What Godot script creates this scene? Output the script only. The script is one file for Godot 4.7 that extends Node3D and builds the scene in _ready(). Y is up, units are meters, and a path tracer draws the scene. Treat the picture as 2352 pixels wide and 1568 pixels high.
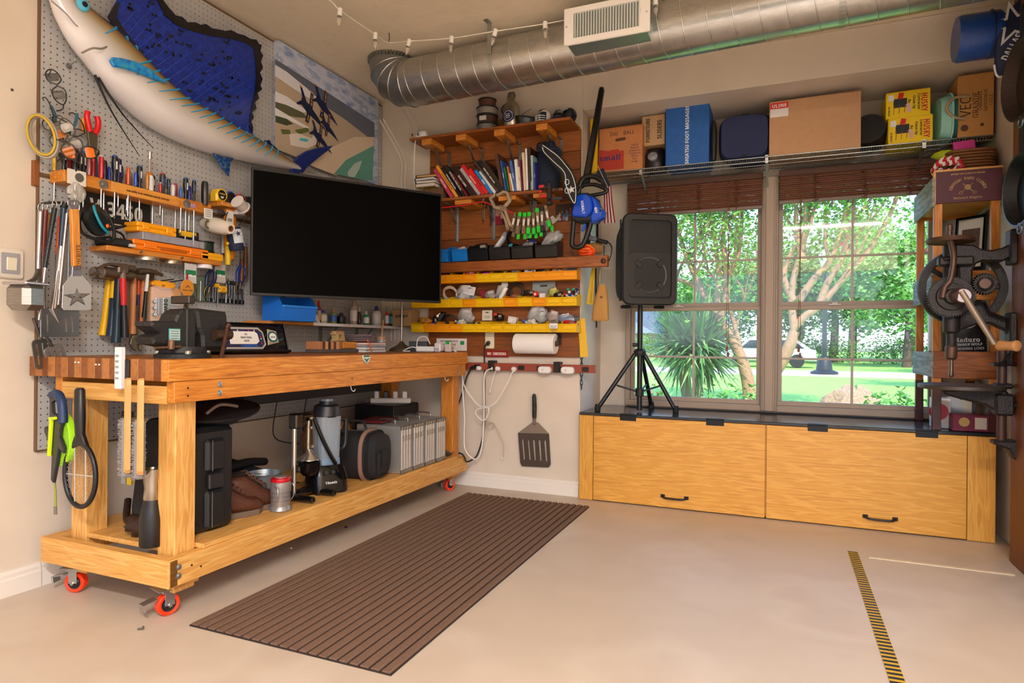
extends Node3D
# A garage workshop corner: x runs along the window wall,z towards the room,y up,metres.
const V0 := Vector3.ZERO
const LW := Vector3(0,90,0)   # faces the room from the pegboard wall
var used := {}
var mc := {}
var gc := {}
var nt := {}
var rng := RandomNumberGenerator.new()


func numbered(n: String) -> String:
	if used.has(n):
		used[n] += 1
		return "%s_%03d" % [n,used[n]]
	used[n] = 0
	return n


func top(o: Node3D,n: String,label: String,cat: String,p: Vector3,r: Vector3,grp: String) -> void:
	o.name = numbered(n)
	o.position = p
	o.rotation_degrees = r
	o.set_meta("label",label)
	o.set_meta("category",cat)
	if grp:
		o.set_meta("group",grp)
	add_child(o)


# a thing whose children are its parts
func T(n: String,label: String,cat: String,p := V0,r := V0,grp := "") -> Node3D:
	var o := Node3D.new()
	top(o,n,label,cat,p,r,grp)
	return o


# a thing that is one mesh
func O(n: String,label: String,cat: String,mesh: Mesh,mat: Material,p := V0,r := V0,grp := "") -> MeshInstance3D:
	var o := MeshInstance3D.new()
	o.mesh = mesh
	o.material_override = mat
	top(o,n,label,cat,p,r,grp)
	return o


# a part
func P(par: Node3D,n: String,mesh: Mesh,mat: Material,p := V0,r := V0,label := "") -> MeshInstance3D:
	var o := MeshInstance3D.new()
	o.name = n
	o.mesh = mesh
	o.material_override = mat
	o.position = p
	o.rotation_degrees = r
	if label:
		o.set_meta("label",label)
	par.add_child(o,true)
	return o


# a piece of the setting
func S(n: String,mesh: Mesh,mat: Material,p := V0,r := V0) -> MeshInstance3D:
	var o := MeshInstance3D.new()
	o.name = numbered(n)
	o.mesh = mesh
	o.material_override = mat
	o.position = p
	o.rotation_degrees = r
	o.set_meta("kind","structure")
	add_child(o)
	return o


func again(o: Node3D,label: String,p: Vector3,r := V0) -> Node3D:
	var c: Node3D = o.duplicate()
	c.name = numbered(String(o.name).rstrip("0123456789").rstrip("_"))
	c.position = p
	c.rotation_degrees = r
	if label:
		c.set_meta("label",label)
	add_child(c)
	return c


# ---- materials
func M(hex: String,rough := 0.6,metal := 0.0) -> StandardMaterial3D:
	var k := "%s/%.2f/%.2f" % [hex,rough,metal]
	if not mc.has(k):
		var m := StandardMaterial3D.new()
		m.albedo_color = Color(hex)
		m.roughness = rough
		m.metallic = metal
		mc[k] = m
	return mc[k]


func noise(freq: float,sd: int,cols: Array,oct := 4,size := 256,normal := false) -> NoiseTexture2D:
	var k := str([freq,sd,cols,oct,size,normal])
	if nt.has(k):
		return nt[k]
	var t := NoiseTexture2D.new()
	var n := FastNoiseLite.new()
	n.noise_type = FastNoiseLite.TYPE_SIMPLEX_SMOOTH
	n.frequency = freq
	n.seed = sd
	n.fractal_octaves = oct
	t.noise = n
	t.width = size
	t.height = size
	t.seamless = true
	t.as_normal_map = normal
	if cols.size():
		var g := Gradient.new()
		var offs := PackedFloat32Array()
		var cc := PackedColorArray()
		for i in cols.size():
			offs.append(float(i) / (cols.size() - 1))
			cc.append(Color(cols[i]))
		g.offsets = offs
		g.colors = cc
		t.color_ramp = g
	nt[k] = t
	return t


# noise-coloured surface; scale is per metre and axis,so long grain is a small scale along the board
func N(key: String,cols: Array,scale: Vector3,rough := 0.6,freq := 0.02,sd := 1,world := true,bump := 0.0,metal := 0.0,oct := 4) -> StandardMaterial3D:
	if not mc.has(key):
		var m := StandardMaterial3D.new()
		m.albedo_texture = noise(freq,sd,cols,oct)
		m.uv1_triplanar = true
		m.uv1_world_triplanar = world
		m.uv1_triplanar_sharpness = 8.0
		m.uv1_scale = scale
		m.roughness = rough
		m.metallic = metal
		if bump > 0.0:
			m.heightmap_enabled = true
			m.heightmap_texture = noise(freq,sd,[],oct)
			m.heightmap_scale = bump
		mc[key] = m
	return mc[key]


const FIR := ["7d4212","c07424","d58a34","b96d20","dc9742","a9601c"]
const PINE := ["b87a35","dda559","d0964a","e3b268","c88c42","dca45a"]
const STAIN := ["6a3410","8d4c1a","9c5822","7d4216","a5602a","6c3511"]
const OAK := ["c8882f","dca044","d2953a","e2a94e","cb8d34","dfa54a"]
const TOPW := ["5e3a1c","8a5a30","7a4c26","96663a","6b4020","8d5e34"]


# wood with its grain along axis a ("x","y" or "z")
func wood(kind: String,a: String,rough := 0.5) -> StandardMaterial3D:
	var cols: Array = {"fir": FIR,"pine": PINE,"stain": STAIN,"oak": OAK,"top": TOPW}[kind]
	var s := {"x": Vector3(0.45,5.5,5.5),"y": Vector3(5.5,0.45,5.5),"z": Vector3(5.5,5.5,0.45)}
	return N("wood" + kind + a,cols,s[a],rough,0.018,kind.length() * 7 + 3,true,0.03,0.0,5)


func clear(hex := "ffffff",alpha := 0.12,rough := 0.05) -> StandardMaterial3D:
	var k := "clear%s%.2f%.2f" % [hex,alpha,rough]
	if not mc.has(k):
		var m := StandardMaterial3D.new()
		m.albedo_color = Color(Color(hex),alpha)
		m.transparency = BaseMaterial3D.TRANSPARENCY_ALPHA
		m.roughness = rough
		mc[k] = m
	return mc[k]


# ---- shapes
func tri(st: SurfaceTool,a: Vector3,b: Vector3,c: Vector3) -> void:   # counter-clockwise seen from outside
	st.add_vertex(a)
	st.add_vertex(c)
	st.add_vertex(b)


func quad(st: SurfaceTool,a: Vector3,b: Vector3,c: Vector3,d: Vector3) -> void:
	tri(st,a,b,c)
	tri(st,a,c,d)


func begin(smooth := -1) -> SurfaceTool:
	var st := SurfaceTool.new()
	st.begin(Mesh.PRIMITIVE_TRIANGLES)
	st.set_smooth_group(smooth)
	return st


func done(st: SurfaceTool) -> ArrayMesh:
	st.generate_normals()
	return st.commit()


# chamfered box round its centre
func add_box(st: SurfaceTool,s: Vector3,at := V0,b := 0.002,tf := Transform3D()) -> void:
	var h := s / 2.0
	b = minf(b,minf(h.x,minf(h.y,h.z)) * 0.9)
	var f := func(v: Vector3) -> Vector3: return tf * (v + at)
	if b <= 0.0001:
		b = 0.0
	for ax in 3:
		for sg in [-1.0,1.0]:
			var q := []
			for k in [[-1.0,-1.0],[1.0,-1.0],[1.0,1.0],[-1.0,1.0]]:
				var v := V0
				v[ax] = sg * h[ax]
				v[(ax + 1) % 3] = k[0] * (h[(ax + 1) % 3] - b)
				v[(ax + 2) % 3] = k[1] * (h[(ax + 2) % 3] - b)
				q.append(f.call(v))
			if sg > 0:
				quad(st,q[0],q[1],q[2],q[3])
			else:
				quad(st,q[3],q[2],q[1],q[0])
	if b == 0.0:
		return
	for ax in 3:
		var u := (ax + 1) % 3
		var w := (ax + 2) % 3
		for su in [-1.0,1.0]:
			for sw in [-1.0,1.0]:
				var q := []
				for k in [[-1.0,0],[1.0,0],[1.0,1],[-1.0,1]]:
					var v := V0
					v[ax] = k[0] * (h[ax] - b)
					v[u] = su * (h[u] - (b if k[1] == 1 else 0.0))
					v[w] = sw * (h[w] - (0.0 if k[1] == 1 else b))
					q.append(f.call(v))
				if su * sw > 0:
					quad(st,q[3],q[2],q[1],q[0])
				else:
					quad(st,q[0],q[1],q[2],q[3])
	for sx in [-1.0,1.0]:
		for sy in [-1.0,1.0]:
			for sz in [-1.0,1.0]:
				var c := Vector3(sx * h.x,sy * h.y,sz * h.z)
				var i := Vector3(-sx * b,-sy * b,-sz * b)
				var p1: Vector3 = f.call(c + Vector3(0,i.y,i.z))
				var p2: Vector3 = f.call(c + Vector3(i.x,0,i.z))
				var p3: Vector3 = f.call(c + Vector3(i.x,i.y,0))
				if sx * sy * sz > 0:
					tri(st,p1,p2,p3)
				else:
					tri(st,p1,p3,p2)


func B(x: float,y: float,z: float,b := 0.002) -> ArrayMesh:
	var k := "b%.4f,%.4f,%.4f,%.4f" % [x,y,z,b]
	if not gc.has(k):
		var st := begin()
		add_box(st,Vector3(x,y,z),V0,b)
		gc[k] = done(st)
	return gc[k]


# several boxes [x,y,z,sx,sy,sz] in one part
func BS(list: Array,b := 0.002) -> ArrayMesh:
	var st := begin()
	for q in list:
		add_box(st,Vector3(q[3],q[4],q[5]),Vector3(q[0],q[1],q[2]),b)
	return done(st)


# turned shape: prof = [r0,y0,r1,y1,...] from the bottom up
func add_lathe(st: SurfaceTool,prof: Array,seg := 20,tf := Transform3D(),arc := TAU) -> void:
	var g := 1
	var n := prof.size() / 2
	for i in n - 1:
		var r0: float = prof[2 * i]
		var y0: float = prof[2 * i + 1]
		var r1: float = prof[2 * i + 2]
		var y1: float = prof[2 * i + 3]
		if i > 0:
			var d0 := Vector2(r0 - prof[2 * i - 2],y0 - prof[2 * i - 1])
			var d1 := Vector2(r1 - r0,y1 - y0)
			if absf(d0.angle_to(d1)) > 0.6:
				g += 1
		st.set_smooth_group(g)
		for j in seg:
			var a := arc * j / seg
			var b := arc * (j + 1) / seg
			var p := [tf * Vector3(r0 * cos(a),y0,-r0 * sin(a)),tf * Vector3(r0 * cos(b),y0,-r0 * sin(b)),tf * Vector3(r1 * cos(b),y1,-r1 * sin(b)),tf * Vector3(r1 * cos(a),y1,-r1 * sin(a))]
			if r0 > 0.00001:
				tri(st,p[0],p[1],p[2])
			if r1 > 0.00001:
				tri(st,p[0],p[2],p[3])


func L(prof: Array,seg := 20) -> ArrayMesh:
	var k := "l" + str(prof) + str(seg)
	if not gc.has(k):
		var st := begin()
		add_lathe(st,prof,seg)
		gc[k] = done(st)
	return gc[k]


# rod along y from 0 to h with a small chamfer
func C(r: float,h: float,seg := 16,r2 := -1.0) -> ArrayMesh:
	var q := r if r2 < 0 else r2
	var c := minf(minf(r,q),h) * 0.12
	return L([0.0,0.0,r - c,0.0,r,c,q,h - c,q - c,h,0.0,h],seg)


func frame_at(d: Vector3) -> Basis:
	var y := d.normalized()
	var x := y.cross(Vector3(0,0,1) if absf(y.z) < 0.9 else Vector3(1,0,0)).normalized()
	return Basis(x,y,x.cross(y))


func add_tube(st: SurfaceTool,pts: Array,r: float,seg := 6,r2 := -1.0,closed := false) -> void:
	var n := pts.size()
	var rings := []
	var b := Basis()
	st.set_smooth_group(1)
	for i in n:
		var d: Vector3
		if closed:
			d = pts[(i + 1) % n] - pts[(i + n - 1) % n]
		else:
			d = pts[mini(i + 1,n - 1)] - pts[maxi(i - 1,0)]
		if i == 0:
			b = frame_at(d)
		else:
			var y := d.normalized()
			var x := (b.x - y * b.x.dot(y)).normalized()
			b = Basis(x,y,x.cross(y))
		var rr := r if r2 < 0 else lerpf(r,r2,float(i) / (n - 1))
		var ring := []
		for j in seg:
			var a := TAU * j / seg
			ring.append(pts[i] + b.x * rr * cos(a) - b.z * rr * sin(a))
		rings.append(ring)
	for i in (n if closed else n - 1):
		var u: Array = rings[i]
		var w: Array = rings[(i + 1) % n]
		for j in seg:
			var k := (j + 1) % seg
			quad(st,u[j],u[k],w[k],w[j])
	if not closed:
		st.set_smooth_group(2)
		for j in range(1,seg - 1):
			tri(st,rings[0][0],rings[0][j + 1],rings[0][j])
			tri(st,rings[n - 1][0],rings[n - 1][j],rings[n - 1][j + 1])


func W(pts: Array,r: float,seg := 6,r2 := -1.0,closed := false) -> ArrayMesh:
	var st := begin()
	add_tube(st,pts,r,seg,r2,closed)
	return done(st)


# smooth curve through points
func cr(p: Array,k := 6) -> Array:
	var o := []
	for i in p.size() - 1:
		var a: Vector3 = p[maxi(i - 1,0)]
		var d: Vector3 = p[mini(i + 2,p.size() - 1)]
		for j in k:
			o.append(p[i].cubic_interpolate(p[i + 1],a,d,float(j) / k))
	o.append(p[-1])
	return o


func ring_pts(c: Vector3,u: Vector3,v: Vector3,n := 24,a0 := 0.0,a1 := TAU) -> Array:
	var o := []
	var full := is_equal_approx(a1 - a0,TAU)
	for i in (n if full else n + 1):
		var a := a0 + (a1 - a0) * i / n
		o.append(c + u * cos(a) + v * sin(a))
	return o


# flat numbers in millimetres to a polygon
func pv(a: Array) -> PackedVector2Array:
	var o := PackedVector2Array()
	for i in range(0,a.size(),2):
		o.append(Vector2(a[i],a[i + 1]) / 1000.0)
	return o


func circ(r: float,n := 20,c := Vector2.ZERO,ry := -1.0) -> PackedVector2Array:
	var o := PackedVector2Array()
	for i in n:
		o.append(c + Vector2(r * cos(TAU * i / n),(r if ry < 0 else ry) * sin(TAU * i / n)))
	return o


func rrect(w: float,h: float,r: float,n := 4) -> PackedVector2Array:
	var o := PackedVector2Array()
	for q in 4:
		var c := Vector2((w / 2 - r) * (1 if q in [0,3] else -1),(h / 2 - r) * (1 if q < 2 else -1))
		for i in n + 1:
			var a := PI / 2 * (q + float(i) / n)
			o.append(c + Vector2(cos(a),sin(a)) * r)
	return o


func star(r: float,r2 := -1.0,c := Vector2.ZERO) -> PackedVector2Array:
	var o := PackedVector2Array()
	for i in 10:
		var a := PI / 2 + TAU * i / 10
		o.append(c + Vector2(cos(a),sin(a)) * (r if i % 2 == 0 else (r * 0.39 if r2 < 0 else r2)))
	return o


# slab of an outline in x,y; from z = 0 to z = d,its front edge chamfered by b; holes cut through
func add_prism(st: SurfaceTool,poly: PackedVector2Array,d: float,b := 0.0,holes := [],tf := Transform3D()) -> void:
	if Geometry2D.is_polygon_clockwise(poly):
		poly.reverse()
	var n := poly.size()
	var inner := poly.duplicate()
	if b > 0.0:
		for i in n:
			var e0 := (poly[i] - poly[(i + n - 1) % n]).normalized()
			var e1 := (poly[(i + 1) % n] - poly[i]).normalized()
			var nn := (Vector2(-e0.y,e0.x) + Vector2(-e1.y,e1.x))
			inner[i] = poly[i] + nn.normalized() * b / maxf(0.5,nn.length() / 2.0)
	var v := func(p: Vector2,z: float) -> Vector3: return tf * Vector3(p.x,p.y,z)
	st.set_smooth_group(-1)
	var front := inner
	var back := poly
	for h in holes:
		if Geometry2D.is_polygon_clockwise(h):
			h.reverse()
		for i in h.size():
			var p: Vector2 = h[i]
			var q: Vector2 = h[(i + 1) % h.size()]
			quad(st,v.call(q,0.0),v.call(p,0.0),v.call(p,d),v.call(q,d))
		front = bridge(front,h)
		back = bridge(back,h)
	var idx := Geometry2D.triangulate_polygon(front)
	for i in range(0,idx.size(),3):
		_flat(st,front[idx[i]],front[idx[i + 1]],front[idx[i + 2]],d,v,true)
	idx = Geometry2D.triangulate_polygon(back)
	for i in range(0,idx.size(),3):
		_flat(st,back[idx[i]],back[idx[i + 1]],back[idx[i + 2]],0.0,v,false)
	for i in n:
		var k := (i + 1) % n
		quad(st,v.call(poly[i],0.0),v.call(poly[k],0.0),v.call(poly[k],d - b),v.call(poly[i],d - b))
		if b > 0.0:
			quad(st,v.call(poly[i],d - b),v.call(poly[k],d - b),v.call(inner[k],d),v.call(inner[i],d))


func _flat(st: SurfaceTool,a: Vector2,b: Vector2,c: Vector2,z: float,v: Callable,up: bool) -> void:
	var ccw := (b - a).cross(c - a) > 0
	if ccw == up:
		tri(st,v.call(a,z),v.call(b,z),v.call(c,z))
	else:
		tri(st,v.call(a,z),v.call(c,z),v.call(b,z))


# outline with a hole joined by a slit between their nearest points
func bridge(o: PackedVector2Array,h: PackedVector2Array) -> PackedVector2Array:
	var bi := 0
	var bj := 0
	var best := 1e9
	for i in o.size():
		for j in h.size():
			var l := o[i].distance_squared_to(h[j])
			if l < best:
				best = l
				bi = i
				bj = j
	var r := PackedVector2Array()
	for i in o.size() + 1:
		r.append(o[(bi + i) % o.size()])
	var e := (h[bj] - o[bi]).orthogonal().normalized() * 0.00001
	for j in h.size() + 1:
		r.append(h[(bj - j + 2 * h.size()) % h.size()] + (e if j == h.size() else Vector2.ZERO))
	r[o.size()] += Vector2.ZERO
	r[0] += e
	return r


func X(poly: PackedVector2Array,d: float,b := 0.0,holes := []) -> ArrayMesh:
	var st := begin()
	add_prism(st,poly,d,b,holes)
	return done(st)


# skin over a row of rings of points
func add_loft(st: SurfaceTool,rings: Array,caps := true,g := 1) -> void:
	st.set_smooth_group(g)
	for i in rings.size() - 1:
		var u: Array = rings[i]
		var w: Array = rings[i + 1]
		for j in u.size():
			var k := (j + 1) % u.size()
			quad(st,u[j],u[k],w[k],w[j])
	if caps:
		for e in [0,rings.size() - 1]:
			var c := V0
			for p in rings[e]:
				c += p
			c /= rings[e].size()
			st.set_smooth_group(g + 1)
			for j in rings[e].size():
				var k: int = (j + 1) % rings[e].size()
				if e == 0:
					tri(st,c,rings[e][k],rings[e][j])
				else:
					tri(st,c,rings[e][j],rings[e][k])


func LF(rings: Array,caps := true) -> ArrayMesh:
	var st := begin()
	add_loft(st,rings,caps)
	return done(st)


# ring of a rounded (superelliptic) section: centre,half extents along u and v
func sring(c: Vector3,u: Vector3,v: Vector3,n := 20,e := 2.0) -> Array:
	var o := []
	for i in n:
		var a := TAU * i / n
		var x := cos(a)
		var y := sin(a)
		o.append(c + u * signf(x) * pow(absf(x),2.0 / e) + v * signf(y) * pow(absf(y),2.0 / e))
	return o


# soft lump
func blob(s: Vector3,rough := 0.12,sd := 1,n := 10) -> ArrayMesh:
	var k := "blob" + str(s) + str(rough) + str(sd) + str(n)
	if gc.has(k):
		return gc[k]
	var no := FastNoiseLite.new()
	no.seed = sd
	no.frequency = 1.1
	var st := begin(1)
	var f := func(i: int,j: int) -> Vector3:
		var a := PI * i / n
		var b := TAU * (j % (2 * n)) / (2 * n)
		var d := Vector3(sin(a) * cos(b),-cos(a),-sin(a) * sin(b))
		return d * s * 0.5 * (1.0 + rough * 2.5 * no.get_noise_3dv(d * 1.4))
	for i in n:
		for j in 2 * n:
			if i > 0:
				tri(st,f.call(i,j),f.call(i,j + 1),f.call(i + 1,j + 1))
			if i < n - 1:
				tri(st,f.call(i,j),f.call(i + 1,j + 1),f.call(i + 1,j))
	gc[k] = done(st)
	return gc[k]


# grid surface of a function of (u,v) in 0..1,closed behind by a copy moved by off
func sheet(f: Callable,nu: int,nv: int,off := V0) -> ArrayMesh:
	var st := begin(1)
	var p := func(i: int,j: int) -> Vector3: return f.call(float(i) / nu,float(j) / nv)
	for i in nu:
		for j in nv:
			quad(st,p.call(i,j),p.call(i + 1,j),p.call(i + 1,j + 1),p.call(i,j + 1))
	if off != V0:
		st.set_smooth_group(2)
		for i in nu:
			for j in nv:
				quad(st,p.call(i,j + 1) + off,p.call(i + 1,j + 1) + off,p.call(i + 1,j) + off,p.call(i,j) + off)
		st.set_smooth_group(-1)
		for i in nu:
			quad(st,p.call(i + 1,0),p.call(i,0),p.call(i,0) + off,p.call(i + 1,0) + off)
			quad(st,p.call(i,nv),p.call(i + 1,nv),p.call(i + 1,nv) + off,p.call(i,nv) + off)
		for j in nv:
			quad(st,p.call(0,j),p.call(0,j + 1),p.call(0,j + 1) + off,p.call(0,j) + off)
			quad(st,p.call(nu,j + 1),p.call(nu,j),p.call(nu,j) + off,p.call(nu,j + 1) + off)
	return done(st)


# lettering: h is the height of a line in metres,w squeezes it
func TX(par: Node3D,s: String,h: float,hex: String,p: Vector3,r := V0,w := 1.0,font := "Droid Sans",bold := true,d := 0.0008) -> MeshInstance3D:
	var k := "t" + s + str(h) + font + str(bold)
	if not gc.has(k):
		var f := SystemFont.new()
		f.font_names = PackedStringArray([font])
		f.font_weight = 700 if bold else 400
		var t := TextMesh.new()
		t.font = f
		t.text = s
		t.font_size = 20
		t.pixel_size = h / 20.0
		t.depth = d
		t.curve_step = 2.0
		gc[k] = t
	var o := P(par,"lettering",gc[k],M(hex,0.6),p,r)
	o.scale = Vector3(w,1,1)
	return o


func V(x: float,y: float,z: float) -> Vector3:
	return Vector3(x,y,z)


func pick(a: Array) -> Variant:
	return a[rng.randi() % a.size()]



func _ready() -> void:
	rng.seed = 7
	var cam := Camera3D.new()
	cam.name = "camera"
	cam.keep_aspect = Camera3D.KEEP_HEIGHT
	cam.fov = 56.28
	cam.near = 0.05
	cam.far = 400.0
	cam.position = Vector3(2.754,1.0,3.986)
	cam.basis = Basis(Vector3.UP,0.399) * Basis(Vector3.RIGHT,0.00047) * Basis(Vector3.BACK,0.00859)
	add_child(cam)
	cam.current = true
	var e := Environment.new()
	e.background_mode = Environment.BG_SKY
	var sk := ProceduralSkyMaterial.new()
	sk.sky_top_color = Color("6fa4e6")
	sk.sky_horizon_color = Color("dbe9f5")
	sk.ground_bottom_color = Color("7c8468")
	sk.ground_horizon_color = Color("c9d4c8")
	sk.sky_energy_multiplier = 1.9
	sk.ground_energy_multiplier = 0.8
	e.sky = Sky.new()
	e.sky.sky_material = sk
	e.tonemap_mode = Environment.TONE_MAPPER_LINEAR
	e.tonemap_exposure = 1.0
	e.sdfgi_enabled = true
	e.ssao_enabled = true
	e.ssil_enabled = true
	var we := WorldEnvironment.new()
	we.name = "surroundings"
	we.environment = e
	add_child(we)
	var sun := DirectionalLight3D.new()
	sun.name = "sun"
	sun.rotation_degrees = Vector3(-50,24,0)
	sun.light_color = Color("fff3df")
	sun.light_energy = 2.2
	sun.light_angular_distance = 0.6
	sun.shadow_enabled = true
	add_child(sun)
	room()
	outdoors()
	bench()
	window_seat()
	ductwork()
	large_things()
	back_wall()
	peg_wall()
	bench_stuff()
	under_bench()
	alcove()
	right_side()


func lamp_fixture(label: String,p: Vector3,energy: float,sz: Vector2,n := "ceiling_tube_light") -> void:
	var o := T(n,label,"ceiling light",p)
	P(o,"housing",BS([[0,-0.02,0,sz.x,0.04,sz.y]],0.005),M("e8e6e0",0.5))
	var glow := StandardMaterial3D.new()
	glow.albedo_color = Color("ffffff")
	glow.emission_enabled = true
	glow.emission = Color("fff1e0")
	glow.emission_energy_multiplier = 2.0
	for s in [-1.0,1.0]:
		P(o,"tube",W([V(-sz.x / 2 + 0.04,-0.058,s * sz.y * 0.22),V(sz.x / 2 - 0.04,-0.058,s * sz.y * 0.22)],0.013,10),glow)
	var l := AreaLight3D.new()
	l.name = "tube_glow"
	l.position = V(0,-0.085,0)
	l.rotation_degrees = V(-90,0,0)
	l.area_size = sz
	l.light_color = Color("fffaf2")
	l.light_energy = energy
	l.area_range = 14.0
	l.shadow_enabled = true
	o.add_child(l)



func room() -> void:
	lamp_fixture("long white ceiling fixture with two tubes behind the camera",V(3.36,2.755,5.0),22.0,Vector2(1.3,0.16))
	unseen_flash()
	var cream := N("wallpaint",["d3c5b4","dacdbc","d6c8b7","ddd0c0"],V(0.5,0.5,0.5),0.85,0.01,4,true,0.02)
	var ceil := N("ceilpaint",["e2d2b8","e8d9c0","e9dbc2","e4d4ba"],V(0.9,0.9,0.9),0.9,0.03,9,true,0.25)
	var conc := N("floorpaint",["bfb0a0","c9baaa","c5b6a6","cdbfb0","c3b3a3"],V(0.35,0.35,0.35),0.42,0.012,5,true,0.02)
	S("floor",BS([[3.03,-0.06,3.2,6.4,0.12,7.7]],0),conc)
	S("ceiling",BS([[3.03,2.815,3.2,6.4,0.12,7.7]],0),ceil)
	S("wall_left",BS([[-0.06,1.38,3.2,0.12,2.76,7.7]],0),cream)
	S("wall_back",BS([[0.7775,1.38,-0.31,1.555,2.76,0.62]],0.004),cream)
	S("wall_header",BS([[2.69,2.63,-0.31,2.27,0.25,0.62]],0.004),cream)
	S("wall_right",BS([[5.01,1.38,0.24,2.38,2.76,1.72]],0.004),cream)
	S("wall_alcove",BS([[1.653,1.255,-0.56,0.196,2.51,0.12],[3.72,1.255,-0.56,0.2,2.51,0.12],[2.685,0.283,-0.56,1.87,0.566,0.12],[2.685,2.295,-0.56,1.87,0.43,0.12]],0),cream)
	S("wall_front",BS([[3.03,2.5,7.06,6.4,0.52,0.12],[0.35,1.12,7.06,0.94,2.24,0.12],[5.9,1.12,7.06,0.66,2.24,0.12]],0),cream)  # wall out of view; its wide opening is added to let daylight fill the room
	S("wall_far_right",BS([[6.2,1.38,3.2,0.12,2.76,7.7]],0),cream)
	# skirting: a moulded board along both walls
	var prof := pv([0,0,16,0,16,62,12,70,13,84,7,96,0,98])
	var bw := M("e4ddd4",0.4)
	var st := begin()
	add_prism(st,prof,2.2,0.0,[],Transform3D(Basis(V(1,0,0),V(0,1,0),V(0,0,1)),V(0,0,2.35)))
	S("baseboard_left",done(st),bw)
	st = begin()
	add_prism(st,prof,2.33,0.0,[],Transform3D(Basis(V(1,0,0),V(0,1,0),V(0,0,1)),V(0,0,0.016)))
	S("baseboard_left",done(st),bw)
	st = begin()
	add_prism(st,prof,1.553,0.0,[],Transform3D(Basis(V(0,0,1),V(0,1,0),V(-1,0,0)),V(1.555,0,0)))
	S("baseboard_back",done(st),bw)
	window_unit()
	# floor joint filled with cement beside the striped tape
	S("trim_1",BS([[3.42,0.002,0.56,0.56,0.006,0.03]],0.002),M("d6c3a6",0.8))
	# hazard tape: yellow strip with black bars
	var tp := T("hazard_tape","yellow and black striped floor tape running towards the camera","floor tape",V(3.08,0.0005,1.2))
	P(tp,"tape",X(pv([-22,-700,22,-700,22,700,-22,700]),0.0012),M("cfa513",0.5),V0,V(-90,0,0))
	var bar := X(pv([-21,-7,21,-5,21,8,-21,6]),0.0006)
	for i in 50:
		P(tp,"stripe",bar,M("1c1b18",0.5),V(0,0.0013,-0.686 + i * 0.028),V(-90,0,0))
	# small specks lying on the floor
	O("floor_washer","bent metal clip lying on the floor by the front caster","clip",BS([[0,0.004,0,0.02,0.006,0.008],[0.008,0.008,0,0.006,0.01,0.012]],0.002),M("8d8a84",0.3,0.9),V(0.735,0,2.459),V(0,30,0))
	O("wood_scrap","small dark scrap on the floor between bench and runner","scrap",blob(V(0.022,0.012,0.012),0.3,4,5),M("3c3128"),V(0.623,0.004,1.189))
	O("wood_scrap","tiny pale chip on the floor under the workbench","scrap",blob(V(0.014,0.008,0.008),0.3,6,5),M("d8cfc0"),V(0.597,0.003,1.576))


func unseen_flash() -> void:  # flash out of view behind the camera, kind and place chosen to light the room
	var o := T("unseen_flash","unseen flash lamp on a stand behind the camera, lighting the room","flash lamp",V(3.7,0,4.9))
	for a in 3:
		P(o,"leg",W([V(0,0.45,0),V(0.34 * cos(a * TAU / 3 + 0.4),0.01,0.34 * sin(a * TAU / 3 + 0.4))],0.012,8),M("22211f",0.4))
	P(o,"pole",C(0.014,1.4,10),M("22211f",0.4))
	var head := P(o,"lamp_head",BS([[0,0,0.05,0.3,0.3,0.1]],0.01),M("2c2c2c",0.5),V(0,1.5,0),V(12,204,0))
	var glow := StandardMaterial3D.new()
	glow.emission_enabled = true
	glow.emission = Color("f4f2ff")
	glow.emission_energy_multiplier = 3.0
	P(head,"lamp_face",BS([[0,0,-0.004,0.26,0.26,0.006]],0.002),glow)
	var l := AreaLight3D.new()
	l.name = "unseen_flash_glow"
	l.position = V(0,0,-0.02)
	l.area_size = Vector2(0.26,0.26)
	l.area_range = 14.0
	l.light_color = Color("fbf6ff")
	l.light_energy = 40.0
	l.shadow_enabled = true
	head.add_child(l)


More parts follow.
